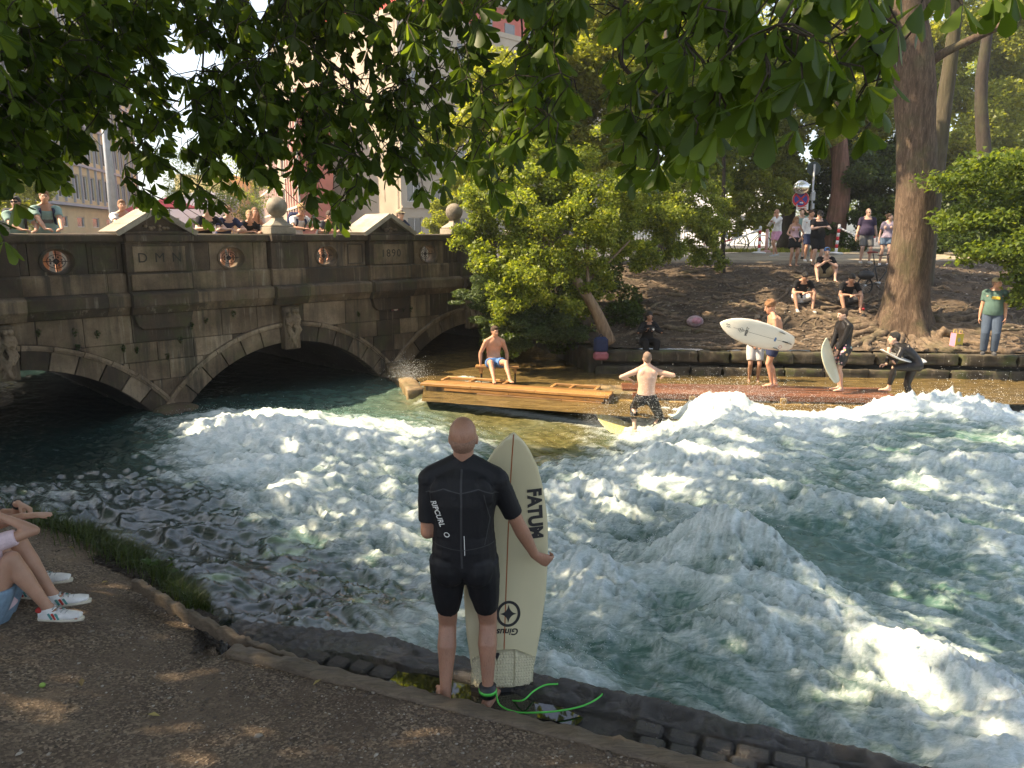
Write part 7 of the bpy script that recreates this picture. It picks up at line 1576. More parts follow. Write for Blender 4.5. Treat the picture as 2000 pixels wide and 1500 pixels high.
ch = empty('chestnut_tree', (0, 0, 0), 0, 'horse chestnut whose dark hanging boughs of hand-shaped leaves frame the top', 'tree')
lib0 = [palmate(0, 100 + i) for i in range(10)]; lib1 = [palmate(1, 200 + i) for i in range(10)]
libme = []
for v, f in lib0:
    me = mesh_np('leaf', v, f, 3, {'rnd': np.full(len(v), .3 + .06 * len(libme))}); me.materials.append(G_CHN); libme.append(me)
r = np.random.default_rng(77); pts = []
def tryadd(n, x0, x1, y0, y1, gapk=1, jit=1.0, hemoff=0):
    for _ in range(n):
        x = r.uniform(x0, x1); y = r.uniform(y0, y1)
        if y > hem(x) + hemoff + r.normal(0, 6) - 180 / depthF(x): continue
        g = 0
        for (gx, gy, a, b, p) in GAPS:
            if ((x - gx) / a) ** 2 + ((y - gy) / b) ** 2 < 1: g = max(g, p)
        if r.uniform() < g * gapk: continue
        nse = float(pn(x / 60, y / 60, 6)); 
        if nse < -.28 and r.uniform() < .6: continue
        F_ = depthF(x) * (1 + r.normal(0, .07) * jit); pts.append((x, y, F_))
tryadd(1800, -150, 1010, -60, 460); tryadd(260, 380, 640, -40, 330, 1); tryadd(300, 600, 960, -40, 380, 1); tryadd(260, -100, 330, -40, 330, 1)
tryadd(240, 1000, 1130, -60, 380, 1.0); tryadd(185, 1180, 1420, -60, 400); tryadd(135, 1400, 1760, -60, 310)
for x, y, F_ in ((1800, 5, 3.7), (1880, 8, 3.6), (1940, -6, 3.6), (1850, -25, 3.8), (1980, -15, 3.6), (8, 470, 4.6), (-10, 430, 4.8), (30, 395, 5.2), (70, 340, 5.6), (1690, 250, 4.4), (1720, 215, 4.5), (1610, 262, 4.3), (1555, 250, 4.5), (1015, 395, 7.4), (990, 405, 7.3), (370, 425, 8.6), (395, 425, 8.8), (640, 425, 8.6), (655, 435, 8.5), (610, 420, 8.8)): pts.append((x, y, F_))
P3 = [(at(x, y, F_), F_, x, y) for x, y, F_ in pts]
P3.sort(key=lambda q: (q[0] - Vector((0, 0, CAMH))).length)
Vs, Fs, Rn, k = [], [], [], 0
for i, (p, F_, x, y) in enumerate(P3):
    out = Vector((p.x * .5 + r.normal(0, 1), -.8 + r.normal(0, .8), 0)); tl = R(r.uniform(5, 45)); ax = Vector((-out.y, out.x, 0)).normalized()
    M = Matrix.Rotation(tl, 3, ax) @ Matrix.Rotation(r.uniform(0, 6.28), 3, 'Z'); s_ = r.uniform(.78, 1.15)
    if i < 300:
        o = bpy.data.objects.new('leaf', libme[i % 10]); COL.objects.link(o); o.parent = ch; o.matrix_local = Matrix.Translation(p) @ M.to_4x4() @ Matrix.Scale(s_, 4)
    else:
        v, f = (lib0 if F_ < 6.5 else lib1)[i % 10]; v = v * s_ @ np.array(M.transposed()) + np.array(p); Vs.append(v); Fs.append(f + k); k += len(v); Rn.append(np.full(len(v), r.uniform()))
# canopy beyond the frame that keeps this bank in the shade
# the shade canopy: sheets of leaves where they lie between the sun and the near bank
def cheap(seed):
    v, f = palmate(1, seed); n = len(v) // 10; V_, F_ = [], []
    for i in range(n): q = v[i * 10:(i + 1) * 10]; V_ += [q[1], q[3] * .5 + q[6] * .5, q[9], q[5] * .5 + q[8] * .5]; F_ += [(i * 4, i * 4 + 1, i * 4 + 2), (i * 4, i * 4 + 2, i * 4 + 3)]
    return np.array(V_), np.array(F_)
libc = [cheap(300 + i) for i in range(8)]
FLECK = [(2.9, 5.1, .55), (3.8, 5.6, .4), (1.45, 8.7, .28), (2.1, 9.4, .3), (-1.7, 3.3, .16), (-1.55, 2.9, .12), (-1.85, 3.85, .30), (-.4, 3.25, .17), (-1.0, 8.4, .25), (-3.6, 12.2, .3), (-5.6, 13.3, .35), (.3, 2.75, .14), (-.9, 2.9, .15), (-3.3, 5.9, .15), (5.5, 9.5, .4), (7.5, 11, .5)]
def over(n, tx, ty, tz, t0, t1, seed):
    global k
    rr_ = np.random.default_rng(seed); c = 0
    while c < n:
        gx = rr_.uniform(*tx); gy = rr_.uniform(*ty); t = rr_.uniform(t0, t1); c += 1
        hol = any((gx - a) ** 2 + (gy - b) ** 2 < q * q for a, b, q in FLECK)
        if hol or float(pn(gx * .5, gy * .5, 9)) + .35 * float(pn(gx * 1.9, gy * 1.9, 10)) < -.62: continue
        p = np.array([gx, gy, tz]) + np.array(SUN) * t
        f_ = p[1] * math.cos(PITCH) - (p[2] - CAMH) * math.sin(PITCH)
        if f_ > .1:      # only above what the picture shows
            v_ = 750 - FPX * ((p[2] - CAMH) * math.cos(PITCH) + p[1] * math.sin(PITCH)) / f_; u_ = 1000 + FPX * p[0] / f_
            if v_ > -60 and -160 < u_ < 2160: continue
        v, f = libc[c % 8]; M = np.array(Matrix.Rotation(rr_.uniform(0, 6.28), 3, 'Z') @ Matrix.Rotation(rr_.uniform(-.5, .5), 3, 'X')); v = v * 2.15 @ M.T + p; Vs.append(v); Fs.append(f + k); k += len(v); Rn.append(np.full(len(v), rr_.uniform()))
over(15500, (-10, 13.5), (-3, 12.9), -.4, 10.5, 15.5, 5)
over(2600, (-9, -3), (6, 13.6), -.5, 9, 12, 6)
over(3000, (-8, 2.5), (-1.5, 6.5), .1, 9, 14, 7)
V = np.concatenate(Vs); F = np.concatenate(Fs)
o = link('foliage', mesh_np('foliage', V, F, 3, {'rnd': np.concatenate(Rn)}), G_CHN, ch); o['kind'] = 'stuff'
# twigs: every leaf hangs from the nearest one above it
tw = MB(); A = np.array([tuple(q[0]) for q in P3])
for i in range(len(A)):
    d = A - A[i]; h = d[:, 2]; q = np.linalg.norm(d * np.array([1, .7, 1]), axis=1); ok = (h > .08) & (q > .05); 
    if not ok.any(): continue
    j = np.where(ok, q, 1e9).argmin()
    if q[j] > .9: continue
    a = Vector(A[i]); b = Vector(A[j]); mid = (a + b) / 2 + Vector((r.normal(0, .03), r.normal(0, .03), .02)); tw.tube([a, mid, b], [.0035, .0045, .005], 4, cap=False)
tw.obj('twigs', M_BARKD, ch, kind='stuff')
BRN = [([(560, -60, 9.3), (600, 60, 9.2), (625, 112, 9.1), (680, 150, 9.0), (697, 190, 9.0), (760, 208, 8.9), (800, 240, 8.8), (850, 300, 8.8)], .035), ([(440, 0, 9.6), (400, 30, 9.6), (330, 40, 9.7), (280, 55, 9.7), (230, 60, 9.8)], .035), ([(860, -60, 8.8), (880, 30, 8.7), (915, 80, 8.6), (945, 105, 8.5), (965, 190, 8.4), (1010, 240, 8.3)], .03), ([(780, 0, 9), (800, 70, 9), (840, 140, 8.9), (850, 210, 8.9)], .018),
       ([(1218, -60, 6.0), (1216, 40, 6.0), (1212, 110, 5.9), (1222, 135, 5.9), (1250, 160, 5.8), (1300, 195, 5.7), (1330, 240, 5.7)], .022), ([(1045, -60, 7.2), (1048, 60, 7.2), (1052, 150, 7.1), (1060, 220, 7.1), (1085, 280, 7.0)], .014), ([(1010, -30, 7.3), (1020, 60, 7.3), (1015, 130, 7.2)], .012), ([(1560, -80, 4.6), (1555, 20, 4.6), (1552, 100, 4.6), (1570, 160, 4.5), (1600, 200, 4.5)], .012), ([(1700, -40, 4.7), (1650, 30, 4.7), (1590, 90, 4.6), (1560, 130, 4.6)], .012), ([(400, 40, 9.3), (395, 140, 9.3), (385, 220, 9.2), (420, 300, 9.2)], .014), ([(180, -40, 8.4), (160, 60, 8.4), (120, 150, 8.3), (130, 250, 8.3)], .02), ([(530, 60, 9.2), (520, 180, 9.2), (545, 280, 9.1)], .014), ([(700, 190, 9.0), (660, 260, 9), (640, 340, 8.9)], .014), ([(1060, 180, 8.4), (990, 250, 8.4), (955, 320, 8.3)], .010)]
for P, r0 in BRN: limb('branch', [at(*q) for q in P], [r0, r0 * .75, r0 * .4], M_BARKD, ch, 8, 5)
tz = Vector((-7.8, -2.5, 1.0)); limb('trunk', [tz, tz + Vector((.1, .2, 3)), tz + Vector((.5, .6, 6.5)), tz + Vector((1.2, 2.5, 9)), Vector((-4.5, 5.5, 10.0)), Vector((-3.5, 8.8, 8.6))], [.5, .42, .36, .25, .16, .06], M_BARK, ch, 16)
# ================================================================ street buildings
def plaster(name, c, v=.1): return simple(name, c, .9, v, .5, .2, .02, spec=.2)
M_GLASS = simple('window_glass', (.05, .06, .07), .12, .3, .7, 0, spec=.8); M_FRM = simple('window_frame', (.62, .60, .56), .7, .1, 3, 0)
def facade(root, O, ud, L, H_, wall, mat, rows, cols, ww, wh, z0, x0=None, frame=M_FRM, glass=M_GLASS, rec=.12, band=None, mull=0, pil=None, pmat=None):
    """a wall from O along ud, with window frames and panes set into it"""
    ud = Vector(ud).normalized(); a = math.atan2(ud.y, ud.x); nrm = Vector((ud.y, -ud.x, 0))
    f = empty('facade', O, a); f.parent = root
    m = MB(); m.box((L / 2, .15 + rec, H_ / 2), (L, .3, H_)); m.obj('inner_wall', mat, f)
    px_ = [(c + .5) * L / cols for c in range(cols)]; ys = [z0 + r_ * (H_ - z0) / rows for r_ in range(rows)]
    w = MB(); xs_ = [0] + sum([[p - ww / 2, p + ww / 2] for p in px_], []) + [L]
    for i in range(0, len(xs_), 2): w.box(((xs_[i] + xs_[i + 1]) / 2, rec / 2, H_ / 2), (xs_[i + 1] - xs_[i] - .002, rec, H_))
    zz = [0] + sum([[y, y + wh] for y in ys], []) + [H_]
    for p in px_:
        for i in range(0, len(zz), 2):
            if zz[i + 1] - zz[i] > .02: w.box((p, rec / 2 + .002, (zz[i] + zz[i + 1]) / 2), (ww, rec - .004, zz[i + 1] - zz[i]))
    w.obj('wall', wall, f)
    mm = MB(); mm.box((0, 0, 0), (ww - .1, .02, wh - .1)); gm = mm.mesh('pane'); gm.materials.append(glass)
    fr = MB(); t = .08
    for (x, z, dx, dz) in ((0, wh / 2 - t / 2, ww, t), (0, -wh / 2 + t / 2, ww, t), (-ww / 2 + t / 2, 0, t, wh), (ww / 2 - t / 2, 0, t, wh)) + tuple((ww * (q + 1) / (mull + 1) - ww / 2, 0, t * .8, wh) for q in range(mull)): fr.box((x, 0, z), (dx, .08, dz))
    fm = fr.mesh('window'); fm.materials.append(frame)
    for p in px_:
        for y in ys:
            o = link('window', fm, None, f) if False else bpy.data.objects.new('window', fm); 
            if o.name not in COL.objects: COL.objects.link(o)
            o.parent = f; o.location = (p, rec - .05, y + wh / 2); g = bpy.data.objects.new('pane', gm); COL.objects.link(g); g.parent = f; g.location = (p, rec - .02, y + wh / 2)
    if pil:
        m = MB()
        for c in range(cols + 1): m.box((c * L / cols, -.08, (H_ + z0) / 2 - .2), (pil, .18, H_ - z0 + .2))
        m.obj('pilasters', pmat, f)
    if band:
        m = MB()
        for y in ys[0:]: m.box((L / 2, -.09, y - .5), (L, .2, .22))
        m.obj('string_course', band, f)
    return f
def block(root, O, ud, L, D, H_, mat, name='block'):
    ud = Vector(ud).normalized(); a = math.atan2(ud.y, ud.x); m = MB(); m.box((L / 2, D / 2 + .45, H_ / 2), (L - .1, D, H_ - .1)); o = m.obj(name, mat, root); o.location = O; o.rotation_euler = (0, 0, a); return o
yb = plaster('yellow_render', (.62, .52, .30)); gy = plaster('grey_metal_band', (.42, .42, .45))
A = empty('office_building', (0, 0, 0), 0, 'cream yellow office block with a grey window grid at the left edge', 'building')
a0 = Vector((-30.5, 34, 1.6)); a1 = Vector((-41.5, 87, 1.6))
# facade runs away from us; outward side faces the street
facade(A, a0, (a1 - a0), (a1 - a0).length, 3.6, yb, yb, 1, 13, 1.9, .9, 1.9, rec=.15)
facade(A, a0 + Vector((.3, 0, 3.75)), (a1 - a0), (a1 - a0).length, 17.5, yb, yb, 5, 26, 1.55, 2.1, .5, band=gy, mull=1, pil=.14, pmat=gy, rec=.2)
block(A, a0 + Vector((-.2, 0, 0)), (a1 - a0), (a1 - a0).length, 9, 21, yb)
B_ = empty('stone_office_building', (0, 0, 0), 0, 'large pale stone building with a red set-back top floor', 'building')
st_ = plaster('shell_limestone', (.44, .37, .28), .12); rd_ = plaster('red_render', (.55, .09, .07))
c0 = Vector((-10.9, 77.6, 1.6)); dr = Vector((.707, .707, 0)); dl = Vector((-.707, .707, 0))
facade(B_, c0, dr, 34, 22.0, st_, st_, 6, 10, 1.9, 2.0, 1.0, rec=.25, mull=1, band=st_)
cl0 = c0 + dl * 24; facade(B_, cl0, -dl, 24, 22.0, st_, st_, 6, 7, 2.0, 2.0, 1.0, rec=.25, mull=1)
m = MB(); m.box((17, 12, 0), (34.2, 24.2, .5)); o = m.obj('cornice', st_, B_); o.location = c0 + Vector((0, 0, 22.2)); o.rotation_euler = (0, 0, R(45))
m = MB(); m.box((17.5, 12.5, 1.6), (32, 21, 3.1)); o = m.obj('top_floor', rd_, B_); o.location = c0 + Vector((0, 0, 22.4)); o.rotation_euler = (0, 0, R(45))
for k in range(9):
    m = MB(); m.box((3.4 + 3.4 * k, 1.96, 1.2), (1.5, .1, 1.1)); o = m.obj('window', M_GLASS, B_); o.location = c0 + Vector((0, 0, 22.4)); o.rotation_euler = (0, 0, R(45))
m = MB(); m.box((17.5, 12.3, 3.4), (33.4, 22.6, .5)); o = m.obj('roof', plaster('roof_grey', (.40, .38, .35)), B_); o.location = c0 + Vector((0, 0, 22.4)); o.rotation_euler = (0, 0, R(45))
m = MB()
for k in range(18): m.cyl((1.5 + 1.9 * k, 1.3, 3.6), (1.5 + 1.9 * k, 1.3, 4.7), .03, 5)
for z in (4.1, 4.7): m.cyl((1.4, 1.3, z), (34, 1.3, z), .03, 5)
o = m.obj('roof_railing', M_FRM, B_); o.location = c0 + Vector((0, 0, 22.4)); o.rotation_euler = (0, 0, R(45))
o = block(B_, c0, dr, 33, 22, 21.5, st_)
Cc = empty('brick_building', (0, 0, 0), 0, 'red brick building with pale vertical pilasters beyond the ball finial', 'building')
b0 = Vector((-21.5, 80, 1.6)); bd_ = Vector((-.36, .93, 0)).normalized(); rb = plaster('red_brick', (.46, .12, .08), .2); pl_ = plaster('pale_pilaster', (.66, .60, .50))
fe = b0 + bd_ * 105
# walk the wall from far to near so its outside faces the street
facade(Cc, fe, -bd_, 105, 15.5, rb, rb, 4, 38, 1.5, 1.9, 1.0, rec=.2, pil=.45, pmat=pl_, band=pl_)
block(Cc, fe, -bd_, 105, 3, 15, rb)
D_ = empty('white_building', (0, 0, 0), 0, 'white building with small square windows behind the man in the grey cap', 'building')
wh_ = plaster('white_render', (.78, .78, .80), .05); w0 = at(330, 455, 120); w1 = at(452, 455, 126); w0.z = w1.z = 1.6
facade(D_, w0, w1 - w0, (w1 - w0).length, 6.2, wh_, wh_, 1, 4, 1.1, 1.6, 2.3, rec=.2)
m = MB(); m.tube([w0 + Vector((0, 3, 6.0)), (w0 + w1) / 2 + Vector((0, 3, 6.9)), w1 + Vector((0, 3, 6.0))], [1.2, 1.5, 1.2], 10); m.obj('roof', gy, D_)
block(D_, w0, w1 - w0, (w1 - w0).length, 8, 6.1, wh_)
E_ = empty('yellow_building', (0, 0, 0), 0, 'bright yellow building with narrow shutters between the white and the brick ones', 'building')
y0_ = at(452, 455, 128); y1_ = at(520, 455, 150); y0_.z = y1_.z = 1.6; yl_ = plaster('strong_yellow', (.72, .58, .22))
facade(E_, y0_, y1_ - y0_, (y1_ - y0_).length, 11, yl_, yl_, 3, 9, .9, 2.2, 1.2, rec=.2); block(E_, y0_, y1_ - y0_, (y1_ - y0_).length, 8, 10.9, yl_)
F2 = empty('distant_building', (0, 0, 0), 0, 'pale building behind the bicycles at the far end of the path', 'building')
f0 = at(1330, 455, 66); f1 = at(1500, 455, 62); f0.z = f1.z = 2.0; facade(F2, f0, f1 - f0, (f1 - f0).length, 5.5, wh_, wh_, 1, 5, .9, 1.4, 1.0, rec=.2)
# ================================================================ things on bridge and path
M_GALV = simple('galvanised', (.42, .43, .45), .45, .12, 6, .1, .01, metal=.3)
lp = bpos(224, 6.5, 2.9); m = MB(); lo = empty('lamp_post', (lp.x, lp.y, 1.7), 0, 'grey tapering lamp post standing on the bridge left of the gable', 'lamp post'); m.tube([(0, 0, 0), (0, 0, 3), (-.05, 0, 7)], [.13, .10, .06], 14); m.obj('pole', M_GALV, lo, True)
m = MB(); m.tube([(-.05, 0, 7), (-.3, .1, 7.5), (-1.2, .3, 7.7)], [.05, .045, .04], 8); m.obj('arm', M_GALV, lo, True); m = MB(); m.ell((-1.4, .34, 7.68), (.35, .14, .08)); m.obj('lamp_head', M_GALV, lo, True)
M_RED = simple('red_canvas', (.55, .03, .03), .7, .15, 3, .1)
for i, (px_, py_, F_, lb) in enumerate([(330, 402, 40, 'red parasol seen above the left gable'), (268, 412, 60, 'distant red parasol left of the gable top')]):
    b = at(px_, py_, F_); o = empty('parasol', (b.x, b.y, b.z), 0, lb, 'parasol'); m = MB(); vs = [(0, 0, .45)]; N = 8
    for k in range(N): a = 2 * math.pi * k / N; vs.append((1.5 * math.cos(a), 1.5 * math.sin(a), -.1))
    m.add(vs + [(x, y, z - .02) for x, y, z in vs], [(0, 1 + k, 1 + (k + 1) % N) for k in range(N)] + [(9, 10 + (k + 1) % N, 10 + k) for k in range(N)] + [(1 + k, 10 + k, 10 + (k + 1) % N, 1 + (k + 1) % N) for k in range(N)]); m.obj('canopy', M_RED, o); m = MB(); m.cyl((0, 0, .45), (0, 0, 1.6 - b.z), .03, 8); m.obj('pole', M_GALV, o)
M_WHT = simple('road_white', (.78, .76, .74), .5, .06, 5, 0); M_RDP = simple('road_red', (.60, .03, .04), .45, .1, 5, 0)
def post(px_, F_, label, tilt=0, h=1.05, s_=1):
    x, y, z = onto(px_, F_); o = empty('barrier_post', (x, y, z), 0, label, 'barrier post', 'red and white barrier posts'); o.rotation_euler = (0, tilt, 0)
    m = MB(); m.lathe((0, 0, 0), [(.24, 0), (.28, .05), (.2, .09), (.06, .10)], 18); m.obj('foot', M_WHT, o)
    n = 7
    for k in range(n):
        m = MB(); z0 = .10 + (h - .1) * k / n; m.cyl((0, 0, z0), (0, 0, z0 + (h - .1) / n), .055, 14); m.obj('band', M_WHT if k % 2 == 0 else M_RDP, o, True)
    m = MB(); m.ell((0, 0, h), (.056, .056, .05)); m.obj('cap', M_WHT, o, True); return Vector((x, y, z)) + Vector((math.sin(tilt) * h, 0, h - .08))
t1 = post(1482, 31, 'red and white banded post left of the walking man in white'); t2 = post(1632, 30.5, 'red and white banded post right of the man with the black cap', R(3), 1.12)
M_FADE = simple('faded_pink', (.62, .36, .32), .6, .15, 9, 0); x, y, z = onto(1496, 32.3); o = empty('faded_post', (x, y, z), 0, 'faded pinkish post just behind the left banded post', 'post'); m = MB(); m.cyl((0, 0, 0), (0, 0, .95), .06, 12); m.obj('pole', M_FADE, o, True); m = MB(); m.lathe((0, 0, 0), [(.25, 0), (.25, .06), (.07, .10)], 14); m.obj('foot', M_FADE, o)
for (a, b, lb) in ((t1, Vector((t1.x - 2.3, t1.y - .3, z + .35)), 'red and white plastic barrier chain sloping down left of the left post'), (t2, Vector((t2.x + 1.3, t2.y - .3, z + .62)), 'red and white plastic barrier chain sloping to the right of the right post')):
    o = empty('barrier_chain', (0, 0, 0), 0, lb, 'barrier chain'); P = [a.lerp(b, t) - Vector((0, 0, .12 * math.sin(math.pi * t))) for t in np.linspace(0, 1, 13)]
    for i in range(12): m = MB(); m.cyl(P[i], P[i + 1], .032, 6); m.obj('link', M_WHT if i < 6 else M_RDP, o, True)
# sign pole
x, y, z = onto(1578, 29.2); sp_ = empty('sign_pole', (x, y, z), 0, 'grey sign pole behind the people on the path', 'pole'); m = MB(); m.cyl((0, 0, 0), (0, 0, 3.35), .035, 10); m.obj('pole', M_GALV, sp_, True)
m = MB(); m.cyl((0, .05, 3.2), (0, .07, 3.2), .25, 28); o = empty('round_sign', (x, y - .0, z), 0, 'dark back of a round traffic sign at the top of the pole', 'sign'); m.obj('disc', simple('sign_back', (.03, .045, .045), .5, .1), o); m = MB(); m.box((0, .035, 3.2), (.03, .02, .3)); m.obj('bracket', M_GALV, o)
m = MB(); m.cbox((0, -.06, 2.2), (.14, .12, .3), .01); m.cbox((.02, -.05, 1.85), (.1, .1, .2), .01); m.obj('junction_box', M_GALV, sp_)
q = at(1564, 389, 29.1); o = empty('no_stopping_sign', q, 0, 'round blue no-stopping sign with red rim and cross below the mirror ball', 'sign'); o.rotation_euler = (0, 0, R(-14))
m = MB(); m.cyl((0, .0, 0), (0, .015, 0), .30, 32); m.obj('plate', M_WHT, o); m = MB(); m.cyl((0, -.004, 0), (0, -.001, 0), .29, 32); m.obj('rim', M_RDP, o); m = MB(); m.cyl((0, -.008, 0), (0, -.005, 0), .225, 32); m.obj('blue_field', simple('sign_blue', (.03, .05, .30), .4, .05), o)
for a in (45, -45): m = MB(); m.box((0, -.011, 0), (.06, .004, .47), M=Matrix.Rotation(R(a), 3, 'Y')); m.obj('cross_bar', M_RDP, o)
m = MB(); m.box((.16, .02, 0), (.3, .02, .03)); m.obj('bracket', M_GALV, o)
me = flat_poly([(-.05, -.02), (.03, -.02), (.03, -.045), (.08, 0), (.03, .045), (.03, .02), (-.05, .02)]); l = link('arrow', me, M_WHT, o); l.rotation_euler = (R(90), 0, 0); l.location = (0.02, -.016, -.13)
q = at(1567, 403, 29.1); o = empty('supplementary_sign', q, R(-10), 'small white rectangular plate under the no-stopping sign', 'sign'); m = MB(); m.cbox((0, 0, 0), (.42, .02, .25), .004); m.obj('plate', M_WHT, o); m = MB(); [m.box((0, -.012, .05 - .06 * k), (.28, .003, .022)) for k in range(3)]; m.obj('lines', M_RDP, o)
q = at(1565, 366, 29.0); o = empty('mirror_ball', q, 0, 'shiny round traffic mirror dome above the no-stopping sign', 'mirror'); m = MB(); m.ell((0, 0, 0), (.30, .16, .26), n=28, k=18); mm = simple('mirror_dome', (.75, .72, .66), .12, .05, 3, 0, metal=.95); m.obj('dome', mm, o, True); m = MB(); m.cyl((0, .1, 0), (.24, .2, 0), .025, 6); m.obj('bracket', M_GALV, o)
# bicycles
M_TYRE = simple('tyre_black', (.015, .015, .016), .8, .2, 10, 0); M_BSIL = simple('bike_silver', (.45, .45, .45), .35, .1, 10, 0, metal=.6); M_BGR = simple('bike_green', (.05, .38, .10), .4, .1, 10, 0)
def bicycle(loc, rz, label, frame=M_BSIL, wr=.34, tilt=0, fold=False, sc_=1, name='bicycle'):
    o = empty(name, loc, rz, label, 'bicycle'); o.rotation_euler = (tilt, 0, rz); o.scale = (sc_,) * 3; wb = 1.05 if not fold else .95; r_ = wr
    def wheel(cx):
        m = MB(); N = 26; m.tube([(cx + r_ * math.cos(2 * math.pi * k / N), 0, r_ + r_ * math.sin(2 * math.pi * k / N)) for k in range(N + 1)], .022, 6, right=Vector((0, 1, 0))); w = m.obj('wheel', M_TYRE, o, True)
        s = MB(); [s.cyl((cx, 0, r_), (cx + (r_ - .02) * math.cos(a), 0, r_ + (r_ - .02) * math.sin(a)), .003, 4) for a in np.linspace(0, 2 * math.pi, 17)[:-1]]; s.cyl((cx, -.04, r_), (cx, .04, r_), .025, 8); s.obj('spokes', M_BSIL, w)
    wheel(0); wheel(wb); bb = Vector((.43 * wb, 0, .28)); st_ = Vector((.33 * wb, 0, .80)); hd_ = Vector((.80 * wb, 0, .80))
    for (a, b) in ((bb, st_), (bb, hd_ - Vector((-.01, 0, .08))), (st_ - Vector((0, 0, .06)), hd_), (bb, (0, 0, r_)), (st_ - Vector((0, 0, .1)), (0, 0, r_))):
        m = MB(); m.cyl(a, b, .018, 8); m.obj('frame_tube', frame, o, True)
    m = MB(); m.tube([hd_ + Vector((-.01, 0, .12)), hd_ - Vector((-.04, 0, .15)), (wb, 0, r_)], .018, 8); m.obj('fork', frame, o, True)
    hb = .12 if not fold else .28; m = MB(); m.cyl(hd_, hd_ + Vector((-.03, 0, hb)), .016, 8); m.tube([hd_ + Vector((-.12, -.30, hb + .02)), hd_ + Vector((-.02, -.1, hb)), hd_ + Vector((-.02, .1, hb)), hd_ + Vector((-.12, .30, hb + .02))], .014, 7); m.obj('handlebar', M_INK, o, True)
    sh_ = .14 if not fold else .32; m = MB(); m.cyl(st_, st_ + Vector((-.05, 0, sh_)), .014, 7); m.obj('seat_post', M_INK if fold else M_BSIL, o, True); m = MB(); m.tube([st_ + Vector((-.19, 0, sh_ + .02)), st_ + Vector((-.05, 0, sh_ + .035)), st_ + Vector((.10, 0, sh_ + .02))], [.07, .055, .02], 10, right=Vector((0, 1, 0)), flat=[.03, .028, .015]); m.obj('saddle', M_INK if not fold else simple('saddle_red', (.25, .04, .03), .6), o, True)
    m = MB(); m.cyl(bb - Vector((0, .06, 0)), bb + Vector((0, .06, 0)), .05, 12); m.tube([bb + Vector((0, .07, 0)), bb + Vector((.1, .07, -.13))], .012, 6); m.obj('crank', M_BSIL, o, True); return o
for (px_, F_, dz, lb, fm_) in ((1425, 33.5, R(8), 'silver city bicycle parked at the fence, leftmost by the barrier chain', M_BSIL), (1462, 34.2, R(-12), 'green framed bicycle parked behind the left banded post', M_BGR)):
    x, y, z = onto(px_, F_); bicycle((x - .5, y, z), dz, lb, fm_)
x, y, z = onto(1702, 21.6); bicycle((x - .18, y, z - .02), R(12), 'black folding bicycle leaning behind the big tree', M_INK, .23, R(-8), True)
m = MB(); q = Vector((x - .25, y - .12, z + .50)); o = empty('bike_bag', q, 0, 'black bag hung on the folding bicycle', 'bag'); m.ell((0, 0, 0), (.24, .12, .13)); m.obj('bag_body', M_INK, o, True); m = MB(); m.tube([(-.15, 0, .08), (0, 0, .17), (.15, 0, .08)], .012, 6); m.obj('handle', M_INK, o)
# bottle, bags, flip-flops
x, y, z = onto(1686, 20.3); o = empty('cola_bottle', (x, y, z), 0, 'small dark bottle with a red label standing among the roots', 'bottle'); m = MB(); m.lathe((0, 0, 0), [(.033, 0), (.035, .1), (.034, .15), (.014, .20), (.013, .24)], 14); m.obj('bottle', simple('bottle_dark', (.06, .02, .015), .1), o, True); m = MB(); m.cyl((0, 0, .06), (0, 0, .12), .0365, 14); m.obj('bottle_label', M_RDP, o, True)
q = at(1868, 660, 18.25); o = empty('shopping_bag', (q.x, q.y, float(far_z(q.x, q.y)) - .01), R(20), 'yellow and pink paper shopping bag on the soil beside the man in jeans', 'shopping bag'); o.rotation_euler = (0, R(5), R(28))
my = simple('bag_yellow', (.75, .58, .06), .6, .06, 4, 0, world=False); mk = simple('bag_pink', (.72, .22, .34), .6, .06, 4, 0, world=False); m = MB(); 
for (c, d, mt) in (((0, -.07, .17), (.30, .004, .34), my), ((0, .07, .17), (.30, .004, .34), my), ((-.15, 0, .17), (.004, .136, .34), mk), ((.15, 0, .17), (.004, .136, .34), mk), ((0, 0, .003), (.296, .136, .005), mk)): m = MB(); m.box(c, d); m.obj('side_panel', mt, o)
for sy in (-.072, .072): m = MB(); m.tube([(-.06, sy, .33), (-.045, sy, .42), (.045, sy, .42), (.06, sy, .33)], .004, 5); m.obj('handle', my, o)
me = flat_poly([((.07 if k % 2 else .04) * math.cos(k * math.pi / 8), (.07 if k % 2 else .04) * math.sin(k * math.pi / 8)) for k in range(16)]); l = link('sun_print', me, simple('print_grey', (.45, .42, .36), .6), o); l.rotation_euler = (R(90), 0, 0); l.location = (-.02, -.0735, .19)
q = at(1665, 690, 17.9); 
for k in (0, 1):
    o = empty('flip_flop', (q.x + .2 * k - .05, WALL(q.x) + .22 + .05 * k, .115), R(80 + 12 * k), ('pale flip-flop on the wall top behind the boy, left of the pair', 'pale flip-flop on the wall top behind the boy, right of the pair')[k], 'flip-flop'); m = MB(); m.tube([(0, -.13, 0), (0, -.05, 0), (0, .05, 0), (0, .13, 0)], [.03, .04, .05, .035], 12, right=Vector((1, 0, 0)), flat=[.01] * 4); m.obj('sole', CL['cream'], o, True); m = MB(); m.tube([(-.04, -.01, .01), (0, .07, .04), (.04, -.01, .01)], .006, 6); m.obj('strap', CL['lgrey'], o, True)
